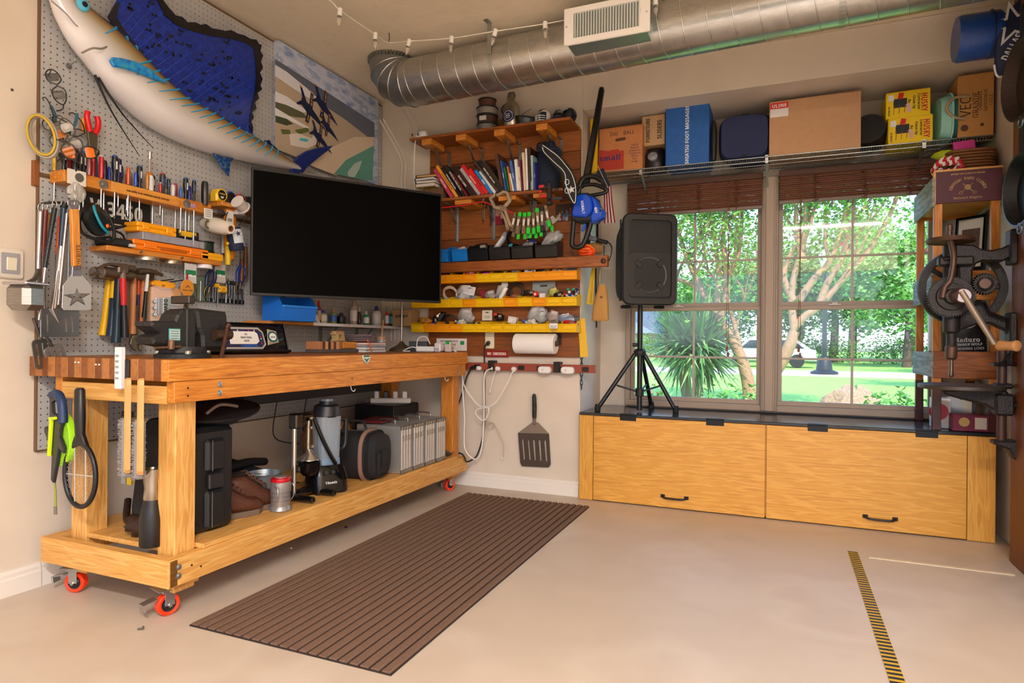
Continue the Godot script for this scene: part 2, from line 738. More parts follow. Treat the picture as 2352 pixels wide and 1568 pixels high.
func window_unit() -> void:
	var fr := M("a3907e",0.5)
	var zc := -0.5
	var o := Node3D.new()
	o.name = "window_1"
	o.set_meta("kind","structure")
	add_child(o)
	# outer frame and mullion
	P(o,"frame",BS([[1.765,1.32,zc,0.03,1.52,0.12],[3.605,1.32,zc,0.03,1.52,0.12],[2.685,0.585,zc,1.87,0.04,0.13],[2.685,2.065,zc,1.87,0.03,0.12],[2.683,1.32,zc + 0.01,0.098,1.5,0.14]],0.004),fr)
	P(o,"mullion",BS([[2.683,1.32,zc + 0.085,0.05,1.5,0.016],[2.645,1.32,zc + 0.082,0.008,1.5,0.012],[2.722,1.32,zc + 0.082,0.008,1.5,0.012]],0.003),fr)
	var gl := clear("f4fffb",0.05,0.02)
	for s in [[1.78,2.634],[2.732,3.59]]:
		var x0: float = s[0]
		var x1: float = s[1]
		var xm := (x0 + x1) / 2
		var w := x1 - x0
		for k in 2:
			var y0: float = [0.605,1.245][k]
			var y1: float = [1.245,2.05][k]
			var z: float = zc + [0.012,-0.022][k]
			var sash := P(o,"sash",BS([[x0 + 0.014,(y0 + y1) / 2,z,0.028,y1 - y0,0.03],[x1 - 0.014,(y0 + y1) / 2,z,0.028,y1 - y0,0.03],[xm,y0 + 0.014,z,w,0.03,0.032],[xm,y1 - 0.012,z,w,0.026,0.032]],0.003),fr)
			var ym: float = [0.907,1.557][k]
			P(sash,"muntin",BS([[xm,(y0 + y1) / 2,z,0.014,y1 - y0,0.012]],0.002),M("b3a596",0.5))
			P(sash,"muntin",BS([[xm,ym,z,w,0.014,0.012]],0.002),M("b3a596",0.5))
			P(sash,"pane",X(pv([int(x0 * 1000) + 20,int(y0 * 1000) + 20,int(x1 * 1000) - 20,int(y0 * 1000) + 20,int(x1 * 1000) - 20,int(y1 * 1000) - 20,int(x0 * 1000) + 20,int(y1 * 1000) - 20]),0.0),gl,V(0,0,z))
			if k == 0:
				P(sash,"latch",BS([[xm - 0.1,y1 + 0.004,z + 0.02,0.07,0.008,0.02],[xm - 0.1,y1 + 0.012,z + 0.02,0.03,0.012,0.014]],0.002),M("cfc8bc",0.4))
	# woven shades drawn up at the head,their slats and cords
	for s in [["left",1.77,2.64,1.885],["right",2.735,3.6,1.905]]:
		var b := T("woven_shade","brown woven wood shade drawn up over the %s half of the window" % s[0],"blind",V(s[1],0,zc + 0.115))
		var w: float = s[2] - s[1]
		P(b,"headrail",BS([[w / 2,2.075,-0.01,w,0.04,0.05]],0.003),M("4e2d1c"))
		var st := begin()
		for i in 15:
			add_box(st,V(w - 0.004,0.0122,0.012),V(w / 2,s[3] + i * 0.0125,0.004 * sin(i * 2.4) + 0.002),0.003)
		P(b,"slats",done(st),N("shade",["4a2413","6d3d22","5a2f1a","7c4828"],V(0.6,30,6),0.6,0.02,12))
		P(b,"bottom_rail",BS([[w / 2,s[3] - 0.012,0,w,0.02,0.022]],0.003),M("7b6a5c",0.5))
		for k in 3:
			var x: float = w * [0.24,0.55,0.82][k]
			var pts := []
			for i in 46:
				pts.append(V(x + 0.022 * sin(i * 1.9 + k) * (0.5 + 0.5 * sin(i * 0.7)),2.05 - i * 0.0042,0.02 + 0.008 * cos(i * 1.3)))
			P(b,"cord",W(pts,0.0016,5),M("6a3c22"))
		var lx: float = 0.66 if s[0] == "left" else 0.12
		P(b,"pull_cord",W(cr([V(lx,2.05,0.02),V(lx + 0.003,1.6,0.022),V(lx - 0.004,1.1,0.022),V(lx,0.98,0.022)]),0.0018,5),M("7b4526"))
		P(b,"pull_cord",W(cr([V(lx + 0.012,2.05,0.02),V(lx + 0.006,1.5,0.022),V(lx + 0.009,1.1,0.022),V(lx + 0.004,0.95,0.022)]),0.0018,5),M("7b4526"))
		P(b,"tassel",L([0.003,0,0.007,0.004,0.008,0.02,0.004,0.03,0.001,0.034],10),M("7a3f1f",0.4),V(lx,0.95,0.022))
		P(b,"tassel",L([0.003,0,0.007,0.004,0.008,0.02,0.004,0.03,0.001,0.034],10),M("7a3f1f",0.4),V(lx + 0.008,0.915,0.022))


func ductwork() -> void:
	var steel := N("duct",["a8a8a4","bcbdbb","b0b0ad","c4c5c4"],V(1.2,6,1.2),0.3,0.02,3,false,0.0,0.92)
	var o := T("spiral_duct","round galvanised spiral duct hung along the ceiling over the window","duct",V(0.65,2.578,0.627),V(0,-3.32,0))
	var r := 0.137
	var st := begin()
	add_tube(st,[V(0,0,0),V(1.5,0,0),V(3.0,0,0),V(4.3,0,0)],r,48)
	P(o,"pipe",done(st),steel)
	var pts := []
	var turns := 36
	for i in turns * 24 + 1:
		var a := TAU * i / 24.0
		pts.append(V(0.02 + i / 24.0 * 0.115,(r + 0.0005) * cos(a),(r + 0.0005) * sin(a)))
	P(o,"seam",W(pts,0.0028,6),M("d2d3d3",0.25,0.9))
	# mitred elbow rising into the ceiling
	var rings := []
	for k in 5:
		var f := PI / 2 * k / 4.0
		var c := V(-0.15 * sin(f),0.15 * (1 - cos(f)),0)
		rings.append(ring_pts(c,V(-sin(f),-cos(f),0) * -r,V(0,0,r),40))
	var prev: Array = rings[0]
	for k in range(1,5):
		P(o,"elbow_segment",LF([prev,rings[k]],false),N("elbow",["84888a","94989a","8c9092"],V(4,4,4),0.34,0.02,8,false,0,0.9))
		P(o,"elbow_seam",W(rings[k - 1],0.005,6,-1.0,true),M("b9babb",0.25,0.9))
		prev = rings[k]
	st = begin()
	for i in 40:
		var p: Vector3 = rings[4][i]
		add_box(st,V(0.012,0.03,0.006),p + V(0,0.01,0),0.001)
	P(o,"crimped_collar",done(st),M("8b8e8f",0.35,0.9))
	# hanger strap
	for hx in [0.62,2.35]:
		st = begin()
		var pr: Array = ring_pts(V(hx,0,0),V(0,0,1) * (r + 0.002),V(0,-1,0) * (r + 0.002),24,0.0,PI)
		for i in 24:
			var d: Vector3 = pr[i + 1] - pr[i]
			var m: Vector3 = (pr[i + 1] + pr[i]) / 2
			add_box(st,V(0.026,d.length() * 1.03,0.0015),V0,0.0,Transform3D(Basis(V(1,0,0),d.normalized(),V(1,0,0).cross(d.normalized())),m))
		add_box(st,V(0.026,0.17,0.0016),V(hx,0.088,r + 0.003),0)
		add_box(st,V(0.026,0.002,0.05),V(hx,0.174,r + 0.026),0)
		add_box(st,V(0.026,0.17,0.0016),V(hx,0.088,-r - 0.003),0)
		P(o,"hanger_strap",done(st),M("a4a7a4",0.35,0.85))
	# supply register on a sheet metal boot
	var g := T("air_register","white louvred air register on a sheet metal boot on the duct","vent",V(1.952,2.578,0.93),V(0,0,0))
	P(g,"boot",BS([[0,-0.005,-0.1,0.4,0.165,0.2]],0.002),N("boot",["8fa09f","9aabaa","93a3a3"],V(4,4,4),0.35,0.02,8,false,0,0.7))
	P(g,"flange",BS([[0,-0.095,-0.185,0.46,0.012,0.06],[0.222,0,-0.14,0.03,0.2,0.01]],0.001),M("a9acad",0.35,0.85))
	var w := M("ece9e4",0.35)
	P(g,"face_frame",X(rrect(0.43,0.185,0.006),0.012,0.004,[rrect(0.33,0.125,0.003)]),w,V(0,0,0))
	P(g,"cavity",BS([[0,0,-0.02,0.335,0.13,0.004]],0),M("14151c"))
	for i in 24:
		P(g,"louvre",B(0.0035,0.126,0.016,0.001),w,V(-0.16 + i * 0.0139,0,0.0),V(0,20,0))
	for i in 7:
		P(g,"rear_blade",B(0.332,0.003,0.012,0.001),w,V(0,-0.054 + i * 0.018,-0.012),V(-25,0,0))
	P(g,"damper_lever",B(0.004,0.03,0.01,0.001),w,V(0.176,0.01,0.014))
	for x in [-0.2,0.2]:
		P(g,"screw",C(0.004,0.003,8),M("b5b2ad",0.3,0.8),V(x,0,0.011),V(90,0,0))



func bench() -> void:
	var o := T("workbench","long timber workbench on red casters with a lower shelf","workbench",V0)
	var z0 := 0.12
	var z1 := 2.41
	var zc := (z0 + z1) / 2
	var ln := z1 - z0
	# laminated top: strips on edge whose ends show at the near end
	var n := 20
	for i in n:
		var x0 := 0.03 + 0.77 * i / n
		P(o,"top_strip",B(0.77 / n - 0.0006,0.076,ln,0.0012),N("topstrip%d" % (i % 4),[["6b3a16","8a5022","7c4419"],["8e5423","a5672e","97592a"],["5c2f12","7a4319","6a3715"],["9a602c","b0743a","8b5326"]][i % 4],V(5.5,5.5,0.45),0.45,0.018,i + 2,true,0.03) if i < n - 1 else wood("fir","z",0.42),V(x0 + 0.77 / n / 2,0.889,zc))
	# aprons,legs,lower frame
	P(o,"front_apron",B(0.04,0.076,2.24,0.002),wood("fir","z"),V(0.777,0.812,zc + 0.0))
	P(o,"rear_apron",B(0.04,0.076,2.24,0.002),wood("fir","z"),V(0.17,0.812,zc))
	P(o,"end_apron",B(0.6,0.064,0.04,0.002),wood("pine","x"),V(0.455,0.8,2.364))
	P(o,"end_apron",B(0.6,0.064,0.04,0.002),wood("pine","x"),V(0.455,0.8,0.17))
	for q in [[0.71,2.3],[0.23,2.3],[0.71,0.2],[0.23,0.2]]:
		P(o,"leg",B(0.089,0.69,0.089,0.004),wood("pine" if q[1] > 1 else "fir","y"),V(q[0],0.43,q[1]))
	P(o,"lower_rail",B(0.04,0.098,2.28,0.003),wood("pine","z"),V(0.78,0.177,1.26))
	P(o,"lower_rail",B(0.04,0.098,2.28,0.003),wood("pine","z"),V(0.12,0.177,1.26))
	P(o,"lower_rail",B(0.7,0.098,0.04,0.003),wood("pine","x"),V(0.45,0.1765,2.385))
	P(o,"lower_rail",B(0.62,0.098,0.04,0.003),wood("pine","x"),V(0.45,0.1765,0.14))
	# shelf boards,notched round the legs: they stop short of them
	for i in 5:
		var x := 0.17 + i * 0.135
		var zz: float = [2.34,2.255][0 if i in [1,2,3] else 1]
		P(o,"shelf_board",B(0.132,0.018,zz - 0.25,0.002),wood("pine","z",0.6),V(x + 0.02,0.235,(zz + 0.25) / 2))
	for q in [[0.71,2.3],[0.23,2.3],[0.71,0.2],[0.23,0.2]]:
		P(o,"foot_block",B(0.11,0.03,0.11,0.003),wood("pine","z"),V(q[0],0.118,q[1]))
	# bolts
	for q in [[2.19,0.829],[2.19,0.797],[0.235,0.829],[0.235,0.797],[2.365,0.196],[2.365,0.165]]:
		P(o,"bolt",L([0,0,0.011,0,0.011,0.003,0.0065,0.004,0.0065,0.008,0,0.009],12),M("b9bcbd",0.3,0.9),V(0.797 if q[1] > 0.5 else 0.8,q[1],q[0]),V(0,0,-90))
	for q in [[2.33,0.825],[2.33,0.797],[1.38,0.81],[2.31,0.185],[2.27,0.168]]:
		P(o,"nail",C(0.004,0.002,8),M("4d4f52",0.4,0.8),V(0.797 if q[1] > 0.5 else 0.8,q[1],q[0]),V(0,0,-90))
	var bd := P(o,"maker_badge",X(pv([-30,20,30,20,33,10,28,-8,0,-28,-28,-8,-33,10]),0.004,0.002),M("c9cfc4",0.3,0.7),V(0.801,0.906,1.271),LW)
	P(bd,"badge_bird",X(pv([-22,4,-6,0,0,-6,6,0,22,4,10,-6,3,-12,0,-20,-3,-12,-10,-6]),0.002),M("5a5f58",0.4,0.5),V(0,0,0.004))
	P(bd,"badge_band",X(pv([-24,17,24,17,24,10,-24,10]),0.0015),M("4c524a",0.4,0.5),V(0,0,0.0035))
	for q in [[0.71,2.335,75.0],[0.2,2.33,20.0],[0.71,0.2,70.0],[0.2,0.2,20.0]]:
		caster(o,V(q[0],0,q[1]),q[2])
	for i in 2:
		P(o,"cup_hook",W(cr([V(0.79,0.776,[1.38,0.42][i]),V(0.795,0.755,[1.38,0.42][i]),V(0.805,0.748,[1.38,0.42][i] - 0.006),V(0.81,0.76,[1.38,0.42][i] - 0.01)]),0.002,6),M("c6c8ca",0.25,0.9))


func caster(o: Node3D,p: Vector3,turn: float) -> void:
	var zinc := M("b4b8ba",0.28,0.9)
	var c := P(o,"caster",BS([[0,0.101,0,0.09,0.004,0.075],[0,0.093,0,0.05,0.014,0.05],[0,0.07,0.022,0.034,0.06,0.003],[0,0.07,-0.022,0.034,0.06,0.003],[0.012,0.088,0,0.07,0.004,0.047]],0.001),zinc,p,V(0,turn,0))
	P(c,"tyre",L([0.026,-0.013,0.036,-0.016,0.0395,-0.012,0.0405,0,0.0395,0.012,0.036,0.016,0.026,0.013],32),M("ff3c10",0.35),V(0.0,0.0405,0),V(90,0,0))
	P(c,"hub",L([0,-0.014,0.014,-0.014,0.018,-0.010,0.027,-0.012,0.027,0.012,0.018,0.010,0.014,0.014,0,0.014],24),M("17181a",0.5),V(0.0,0.0405,0),V(90,0,0))
	P(c,"axle",C(0.007,0.056,12),zinc,V(0,0.0405,-0.028),V(90,0,0))
	P(c,"brake_pedal",BS([[-0.05,0.078,0,0.05,0.004,0.04],[-0.072,0.066,0,0.006,0.026,0.04]],0.001),zinc,V0,V(0,0,12))



func window_seat() -> void:
	var o := T("window_bench","golden oak storage bench with a black top under the window","bench chest",V0)
	var k := wood("oak","x",0.4)
	P(o,"carcass",BS([[2.66,0.27,-0.22,2.18,0.54,0.53]],0.002),k,V0)
	P(o,"lid",BS([[2.665,0.548,-0.21,2.19,0.016,0.55]],0.003),N("lid",["1d2126","262b31","22272c"],V(1,1,1),0.16,0.02,6),V0)
	P(o,"end_panel",B(0.09,0.535,0.018,0.002),wood("oak","y",0.4),V(1.616,0.27,0.052))
	P(o,"end_panel",B(0.12,0.535,0.018,0.002),wood("oak","y",0.4),V(3.70,0.27,0.052))
	for d in [[1.664,2.676,2.17],[2.68,3.638,3.25]]:
		var p := P(o,"door",B(d[1] - d[0] - 0.003,0.53,0.02,0.002),k,V((d[0] + d[1]) / 2,0.272,0.054))
		P(p,"handle",W(cr([V(-0.07,0.004,0.01),V(-0.065,0,0.026),V(-0.04,-0.004,0.034),V(0.04,-0.004,0.034),V(0.065,0,0.026),V(0.07,0.004,0.01)]),0.006,8),M("151515",0.35),V(d[2] - (d[0] + d[1]) / 2,-0.2,0))
		for x in [-0.07,0.07]:
			P(p,"handle_foot",B(0.026,0.02,0.006,0.002),M("151515",0.35),V(d[2] - (d[0] + d[1]) / 2 + x,-0.197,0.012))
	for x in [1.885,2.4,2.945,3.46]:
		var h := P(o,"hinge",BS([[0,-0.012,0.0,0.1,0.036,0.004],[0,0.008,-0.02,0.1,0.004,0.04]],0.001),M("1b1b1c",0.4,0.5),V(x,0.548,0.067))
		P(h,"hinge_pin",W([V(-0.05,0.007,0.003),V(0.05,0.007,0.003)],0.005,8),M("202021",0.4,0.5))
	O("dark_gap_strip","dark strip for the shaded gap under the oak bench doors","toe strip",BS([[2.66,0.006,0.03,2.1,0.012,0.03]],0),M("1b1510",0.9))  # dark strip stands in for the shade below the doors



func large_things() -> void:
	pegboard()
	television()
	runner_mat()


func pegboard() -> void:
	var m := N("peg",["a9a9a9","b4b4b3","aeaeae","b8b8b7"],V(0.8,0.8,0.8),0.5,0.01,3)
	# perforated sheet: every hole is cut through
	for sh in [["pegboard_sheet",1.652,2.74,"grey perforated pegboard sheet behind the sailfish"],["pegboard_sheet",0.545,1.648,"grey perforated pegboard sheet behind the tools and workbench"]]:
		var o := T(sh[0],sh[3],"pegboard",V(0,0,0))
		var st := begin(-1)
		var p := 0.0254
		var r := 0.0036
		var xo := 0.016
		var z0 := 0.006
		var z1 := 2.372
		var nz := int((z1 - z0) / p)
		var ny := int((sh[2] - sh[1]) / p)
		var az: float = ((z1 - z0) - nz * p) / 2 + z0
		var ay: float = ((sh[2] - sh[1]) - ny * p) / 2 + sh[1]
		for i in nz:
			for j in ny:
				var c := V(xo,ay + (j + 0.5) * p,az + (i + 0.5) * p)
				var hole := []
				var sq := []
				for k in 8:
					var a := TAU * (k + 0.5) / 8
					hole.append(c + V(0,sin(a) * r,-cos(a) * r))
					var e := maxf(absf(sin(a)),absf(cos(a)))
					sq.append(c + V(0,sin(a) / e,-cos(a) / e) * p / 2)
				var cor := [c + V(0,p / 2,-p / 2),c + V(0,p / 2,p / 2),c + V(0,-p / 2,p / 2),c + V(0,-p / 2,-p / 2)]
				for k in 8:
					var l := (k + 1) % 8
					quad(st,hole[k],sq[k],sq[l],hole[l])
					if k % 2 == 0:
						tri(st,sq[k],cor[k / 2],sq[l])
					quad(st,hole[k],hole[l],hole[l] - V(0.005,0,0),hole[k] - V(0.005,0,0))
		P(o,"perforated_face",done(st),m)
		P(o,"edge",BS([[xo / 2,(sh[1] + sh[2]) / 2,z1 + 0.0015,xo,sh[2] - sh[1],0.003],[xo / 2,sh[1] - 0.001,(z0 + z1) / 2,xo,0.003,z1 - z0],[xo / 2,sh[2] + 0.001,(z0 + z1) / 2,xo,0.003,z1 - z0],[xo / 2,ay / 2 + sh[1] / 2,(z0 + z1) / 2,xo,ay - sh[1],z1 - z0],[xo / 2,sh[2] - (ay - sh[1]) / 2,(z0 + z1) / 2,xo,ay - sh[1],z1 - z0],[xo / 2,(sh[1] + sh[2]) / 2,z0 + (az - z0) / 2,xo,sh[2] - sh[1],az - z0],[xo / 2,(sh[1] + sh[2]) / 2,z1 - (az - z0) / 2,xo,sh[2] - sh[1],az - z0]],0),M("6d5236"))
		P(o,"dark_backing",BS([[0.005,(sh[1] + sh[2]) / 2,(z0 + z1) / 2,0.008,sh[2] - sh[1],z1 - z0]],0),M("2a1c12"))  # near-black sheet put behind the holes to make them look dark
	O("furring_strip","brown wooden batten behind the left edge of the pegboard","batten",BS([[0.01,1.655,2.383,0.02,0.1,0.02]],0.001),M("8a4f25"))


func television() -> void:
	# pulled out from the wall on its arm and turned towards the room
	var a: Vector3 = V(0.205,1.565,1.455)
	var b: Vector3 = V(0.833,1.565,0.56)
	var w := (b - a).length()
	var o := T("television","large flat black television swung out over the workbench","television",(a + b) / 2,V(0,rad_to_deg(-atan2((b - a).z,(b - a).x)),0))
	var h := 0.668
	P(o,"back_cover",BS([[0,0,-0.022,w - 0.01,h - 0.01,0.03],[0,-0.08,-0.055,w * 0.6,h * 0.6,0.05]],0.008),M("121212",0.5))
	P(o,"bezel",X(rrect(w,h,0.006),0.014,0.002,[rrect(w - 0.02,h - 0.028,0.003)]),M("1c1d1f",0.35,0.3),V(0,0,-0.008))
	var scr := StandardMaterial3D.new()
	scr.albedo_color = Color("050505")
	scr.roughness = 0.2
	scr.metallic_specular = 0.14
	P(o,"screen",BS([[0,0.001,0.0,w - 0.016,h - 0.024,0.004]],0.0),scr,V0)
	P(o,"sensor",BS([[0,-h / 2 - 0.003,0,0.04,0.008,0.012]],0.002),M("2a2a2c",0.3))
	P(o,"wall_arm",BS([[-0.05,0,-0.12,0.3,0.2,0.06],[0.0,0,-0.24,0.05,0.08,0.24]],0.006),M("1b1b1b",0.5))


func runner_mat() -> void:
	var o := T("runner_mat","brown ribbed runner mat lying on the floor beside the bench","mat",V(1.275,0,1.3))
	P(o,"mat_backing",BS([[0,0.002,0,0.83,0.004,2.14]],0.001),M("2c1f18",0.9))
	var m := N("mat",["5c4436","7a5f4d","6a5040","87695a"],V(7,7,7),0.95,0.08,4,true,0.1)
	var n := 21
	for i in n:
		var pts := []
		var x := -0.395 + 0.79 * i / (n - 1)
		P(o,"rib",rib(),m,V(x,0.003,0))


func rib() -> ArrayMesh:
	if not gc.has("rib"):
		var st := begin()
		add_prism(st,pv([-15,0,15,0,15,5,12,7,-12,7,-15,5]),2.13,0,[],Transform3D(Basis(),V(0,0,-1.065)))
		gc["rib"] = done(st)
	return gc["rib"]



func back_wall() -> void:
	var st: SurfaceTool
	# boards screwed to the wall behind the shelves and bins
	var o := T("plank_backboard","stained plank backboard on the wall behind shelves and bins","wall boards",V(0,0,0))
	var ys := [0.9,1.1,1.31,1.5,1.71,1.92,2.12,2.24,2.38]
	for i in 8:
		P(o,"plank",B(1.118,ys[i + 1] - ys[i] - 0.003,0.018,0.002),N("bk%d" % (i % 3),[["5c2c0c","8a4b18","774012","96561f"],["6a3510","9a5a22","84481a","a5652a"],["57290b","7f4516","6b3811","8e511f"]][i % 3],V(0.45,5.5,5.5),0.5,0.018,i * 3 + 2,true,0.04),V(0.434 + 0.559,(ys[i] + ys[i + 1]) / 2,0.011))
	# top shelf on four cleats with metal straps
	o = T("top_shelf","upper plank shelf with block cleats holding helmets and spools","wall shelf",V(0,2.37,0.02))
	P(o,"board",BS([[0.975,0.008,0.11,1.15,0.018,0.22]],0.002),wood("stain","x",0.45))
	var steel := M("9a9fa3",0.25,0.9)
	for x in [0.53,0.79,1.07,1.36]:
		P(o,"cleat",B(0.075,0.04,0.185,0.002),wood("fir","z",0.5),V(x,-0.021,0.12))
		P(o,"support_strut",W([V(x + 0.02,-0.045,0.13),V(x + 0.02,-0.17,0.02)],0.007,8),steel)
		P(o,"strut_bracket",BS([[x + 0.06,-0.1,0.003,0.022,0.1,0.003],[x + 0.06,-0.045,0.03,0.022,0.003,0.05]],0.001),steel)
		P(o,"screw",C(0.004,0.003,8),steel,V(x + 0.008,-0.047,0.17))
	o = T("book_shelf","lower plank shelf holding cookbooks with a red string along its edge","wall shelf",V(0,1.95,0.02))
	P(o,"board",BS([[1.04,0.0,0.1,1.0,0.02,0.2]],0.002),wood("stain","x",0.45))
	for x in [0.8,1.12,1.36]:
		P(o,"cleat",B(0.12,0.028,0.18,0.002),wood("fir","x",0.5),V(x,-0.025,0.105))
	for x in [0.66,0.94,1.24]:
		st = begin()
		add_box(st,V(0.026,0.24,0.004),V(x,-0.135,0.004),0.001)
		add_box(st,V(0.026,0.004,0.17),V(x,-0.014,0.09),0.001)
		add_box(st,V(0.01,0.24,0.01),V(x,-0.135,0.008),0.003)
		add_tube(st,[V(x,-0.13,0.01),V(x,-0.04,0.1)],0.006,6)
		P(o,"bracket",done(st),M("8d979c",0.35,0.75))
	books()
	top_shelf_things()
	clamps_and_string()
	bins()
	lower_wall()


func book(label: String,b: Vector3,t: Vector3,th: float,hex: String,title := "",thex := "ffffff",dep := 0.15) -> void:
	var h := (t - b).length()
	var d := t - b
	var o := T("book",label,"book",(b + t) / 2 - V(0,0,dep / 2),V(0,0,rad_to_deg(atan2(-d.x,d.y))),"")
	P(o,"cover",BS([[-th / 2 + 0.001,0,0,0.002,h,dep],[th / 2 - 0.001,0,0,0.002,h,dep],[0,0,dep / 2 - 0.001,th,h,0.002]],0.0008),M(hex,0.4))
	P(o,"pages",BS([[0,0,-0.003,th - 0.005,h - 0.008,dep - 0.008]],0.0005),M("e9dfc8",0.8))
	if title:
		TX(o,title,minf(th * 0.62,h * 0.9 / title.length() / 0.62),thex,V(0,0,dep / 2 + 0.0002),V(0,0,-90))


func books() -> void:
	# leaning cookbooks,spines out,left to right
	var q := [
		["pink grilling cookbook leaning at the left end of the row",V(0.714,1.963,0.2),V(0.575,2.166,0.2),0.027,"c4405e","GRILLING","f6dfe2"],
		["orange barbecue cookbook leaning beside the pink one",V(0.751,1.963,0.2),V(0.592,2.188,0.2),0.022,"f0a02c","BACKYARD BARBECUE","7a4208"],
		["thin black grilling cookbook right of the orange spine",V(0.773,1.967,0.2),V(0.632,2.176,0.2),0.021,"1b1a1a","NEW REAL GRILLING","f2f0ec"],
		["black book with a green block at its spine top",V(0.806,1.97,0.2),V(0.666,2.175,0.2),0.026,"201f20","OFFICIAL PRACTICAL","e8e8e6"],
		["dark red thin book half hidden between black spines",V(0.825,1.966,0.2),V(0.716,2.126,0.2),0.012,"8b1526","","ffffff"],
		["black smokehouse book with white title on its spine",V(0.867,1.965,0.2),V(0.709,2.171,0.2),0.028,"241914","BUILT LONE","f4efe6"],
		["dark brown book beside the black smokehouse book",V(0.893,1.963,0.2),V(0.732,2.172,0.2),0.024,"3d1c17","","c9a98a"],
		["book with a red top and grey lower spine",V(0.915,1.967,0.2),V(0.775,2.153,0.2),0.022,"a8b0b2","EAT","ffffff"],
		["tall bright red cookbook with a round dark emblem",V(0.944,1.967,0.2),V(0.788,2.172,0.2),0.024,"d61f26","EVERYDAY","ffd9cf"],
		["bright red book titled with large cream letters",V(0.972,1.971,0.2),V(0.84,2.141,0.2),0.024,"e0201c","BETTER MAN","1c1410"],
		["blue book with white title near the leaning middle",V(1.004,1.968,0.2),V(0.882,2.131,0.2),0.022,"2a7fd0","TEXAS","ffffff"],
		["white and pale blue book next to the blue spine",V(1.029,1.969,0.2),V(0.917,2.122,0.2),0.02,"cfe2ea","","2a7fd0"],
		["brown patterned book leaning high over the others",V(1.047,1.976,0.2),V(0.868,2.198,0.2),0.018,"4a3324","","c9a98a"],
		["second black grilling cookbook leaning highest of the row",V(1.066,1.98,0.2),V(0.904,2.192,0.2),0.022,"1a1718","NEW REAL GRILLING","f4f2ee"],
		["dark food photo book leaning against the brown binder",V(1.081,1.984,0.2),V(0.942,2.182,0.2),0.03,"33261c","","c9a98a"],
		["tall brown binder standing between leaning and upright books",V(1.084,1.973,0.2),V(1.032,2.227,0.2),0.022,"5a3a28","","c9a98a"],
		["narrow royal blue booklet right of the brown binder",V(1.106,1.977,0.2),V(1.067,2.175,0.2),0.014,"2a58b0","JOURNAL","dfe8ff"],
		["green spined notebook among the upright books",V(1.127,1.972,0.2),V(1.092,2.13,0.2),0.014,"1d6b33","","ffffff"],
		["thin orange topped booklet beside the green notebook",V(1.143,1.971,0.2),V(1.114,2.134,0.2),0.01,"d58a56","","ffffff"],
		["slim white leaflet book right of the orange booklet",V(1.158,1.97,0.2),V(1.132,2.087,0.2),0.012,"e8e6e2","","ffffff"],
		["blue and white paperback among the upright books",V(1.176,1.968,0.2),V(1.135,2.168,0.2),0.018,"4a6fb8","GUIDE","e8eefc"],
		["plain white book standing upright mid shelf",V(1.191,1.97,0.2),V(1.171,2.173,0.2),0.02,"efece6","","ffffff"],
		["short white book with orange foot",V(1.206,1.968,0.2),V(1.193,2.123,0.2),0.014,"e7dcc6","COOK","8c7a5c"],
		["slim purple spined book",V(1.221,1.97,0.2),V(1.201,2.167,0.2),0.012,"6d1d4c","","ffffff"],
		["cream tall book in front of the strut",V(1.239,1.968,0.2),V(1.222,2.212,0.2),0.018,"e0cba8","","ffffff"],
		["tall white folder beside the dark brown book",V(1.254,1.97,0.2),V(1.243,2.235,0.2),0.014,"eeecec","","ffffff"],
		["dark brown large book near the shelf right end",V(1.275,1.968,0.2),V(1.261,2.242,0.2),0.024,"3b281d","","ffffff"],
		["pale aqua book near the right end",V(1.287,1.967,0.2),V(1.282,2.187,0.2),0.018,"9cc6c4","","ffffff"],
		["indigo narrow book last of the upright row",V(1.305,1.966,0.2),V(1.3,2.143,0.2),0.012,"3c3a98","NOTES","d5d3f6"],
	]
	for i in q.size():
		var k: Array = q[i]
		book(k[0],k[1],k[2],k[3],k[4],k[5],k[6],0.15 - 0.004 * (i % 3))
	# books lying flat on a block of wood
	O("wood_block","rough wooden block under the flat stack of books","wood block",BS([[0,0.04,0,0.15,0.09,0.14]],0.006),N("bark",["4a3524","7a5d42","5d4530","8a6c50"],V(6,3,6),0.9,0.03,5,false,0.3),V(0.56,1.962,0.12))
	var fl := [["2b2a2c",0.024,0.0],["2a3038",0.02,3.0],["2b3036",0.02,-3.0],["3a3a3c",0.018,5.0]]
	var lab := ["lowest flat book with yellow cover on the wood block","flat book second from the bottom of the small stack","flat book third from the bottom of the small stack","top book with tan page edges on the small stack"]
	var y := 2.047
	for i in 4:
		var b := T("book",lab[i],"book",V(0.515,y,0.13),V(0,fl[i][2],0),"flat stack of books")
		var th: float = fl[i][1]
		P(b,"cover",BS([[0,0.001,0,0.15,0.002,0.2],[0,th - 0.001,0,0.15,0.002,0.2],[-0.074,th / 2,0,0.002,th,0.2]],0.0008),M("b09a28" if i == 0 else fl[i][0],0.4))
		P(b,"pages",BS([[0.002,th / 2,0,0.142,th - 0.005,0.192]],0.0005),M("c89c62" if i == 3 else "dcd8d4",0.8))
		y += th


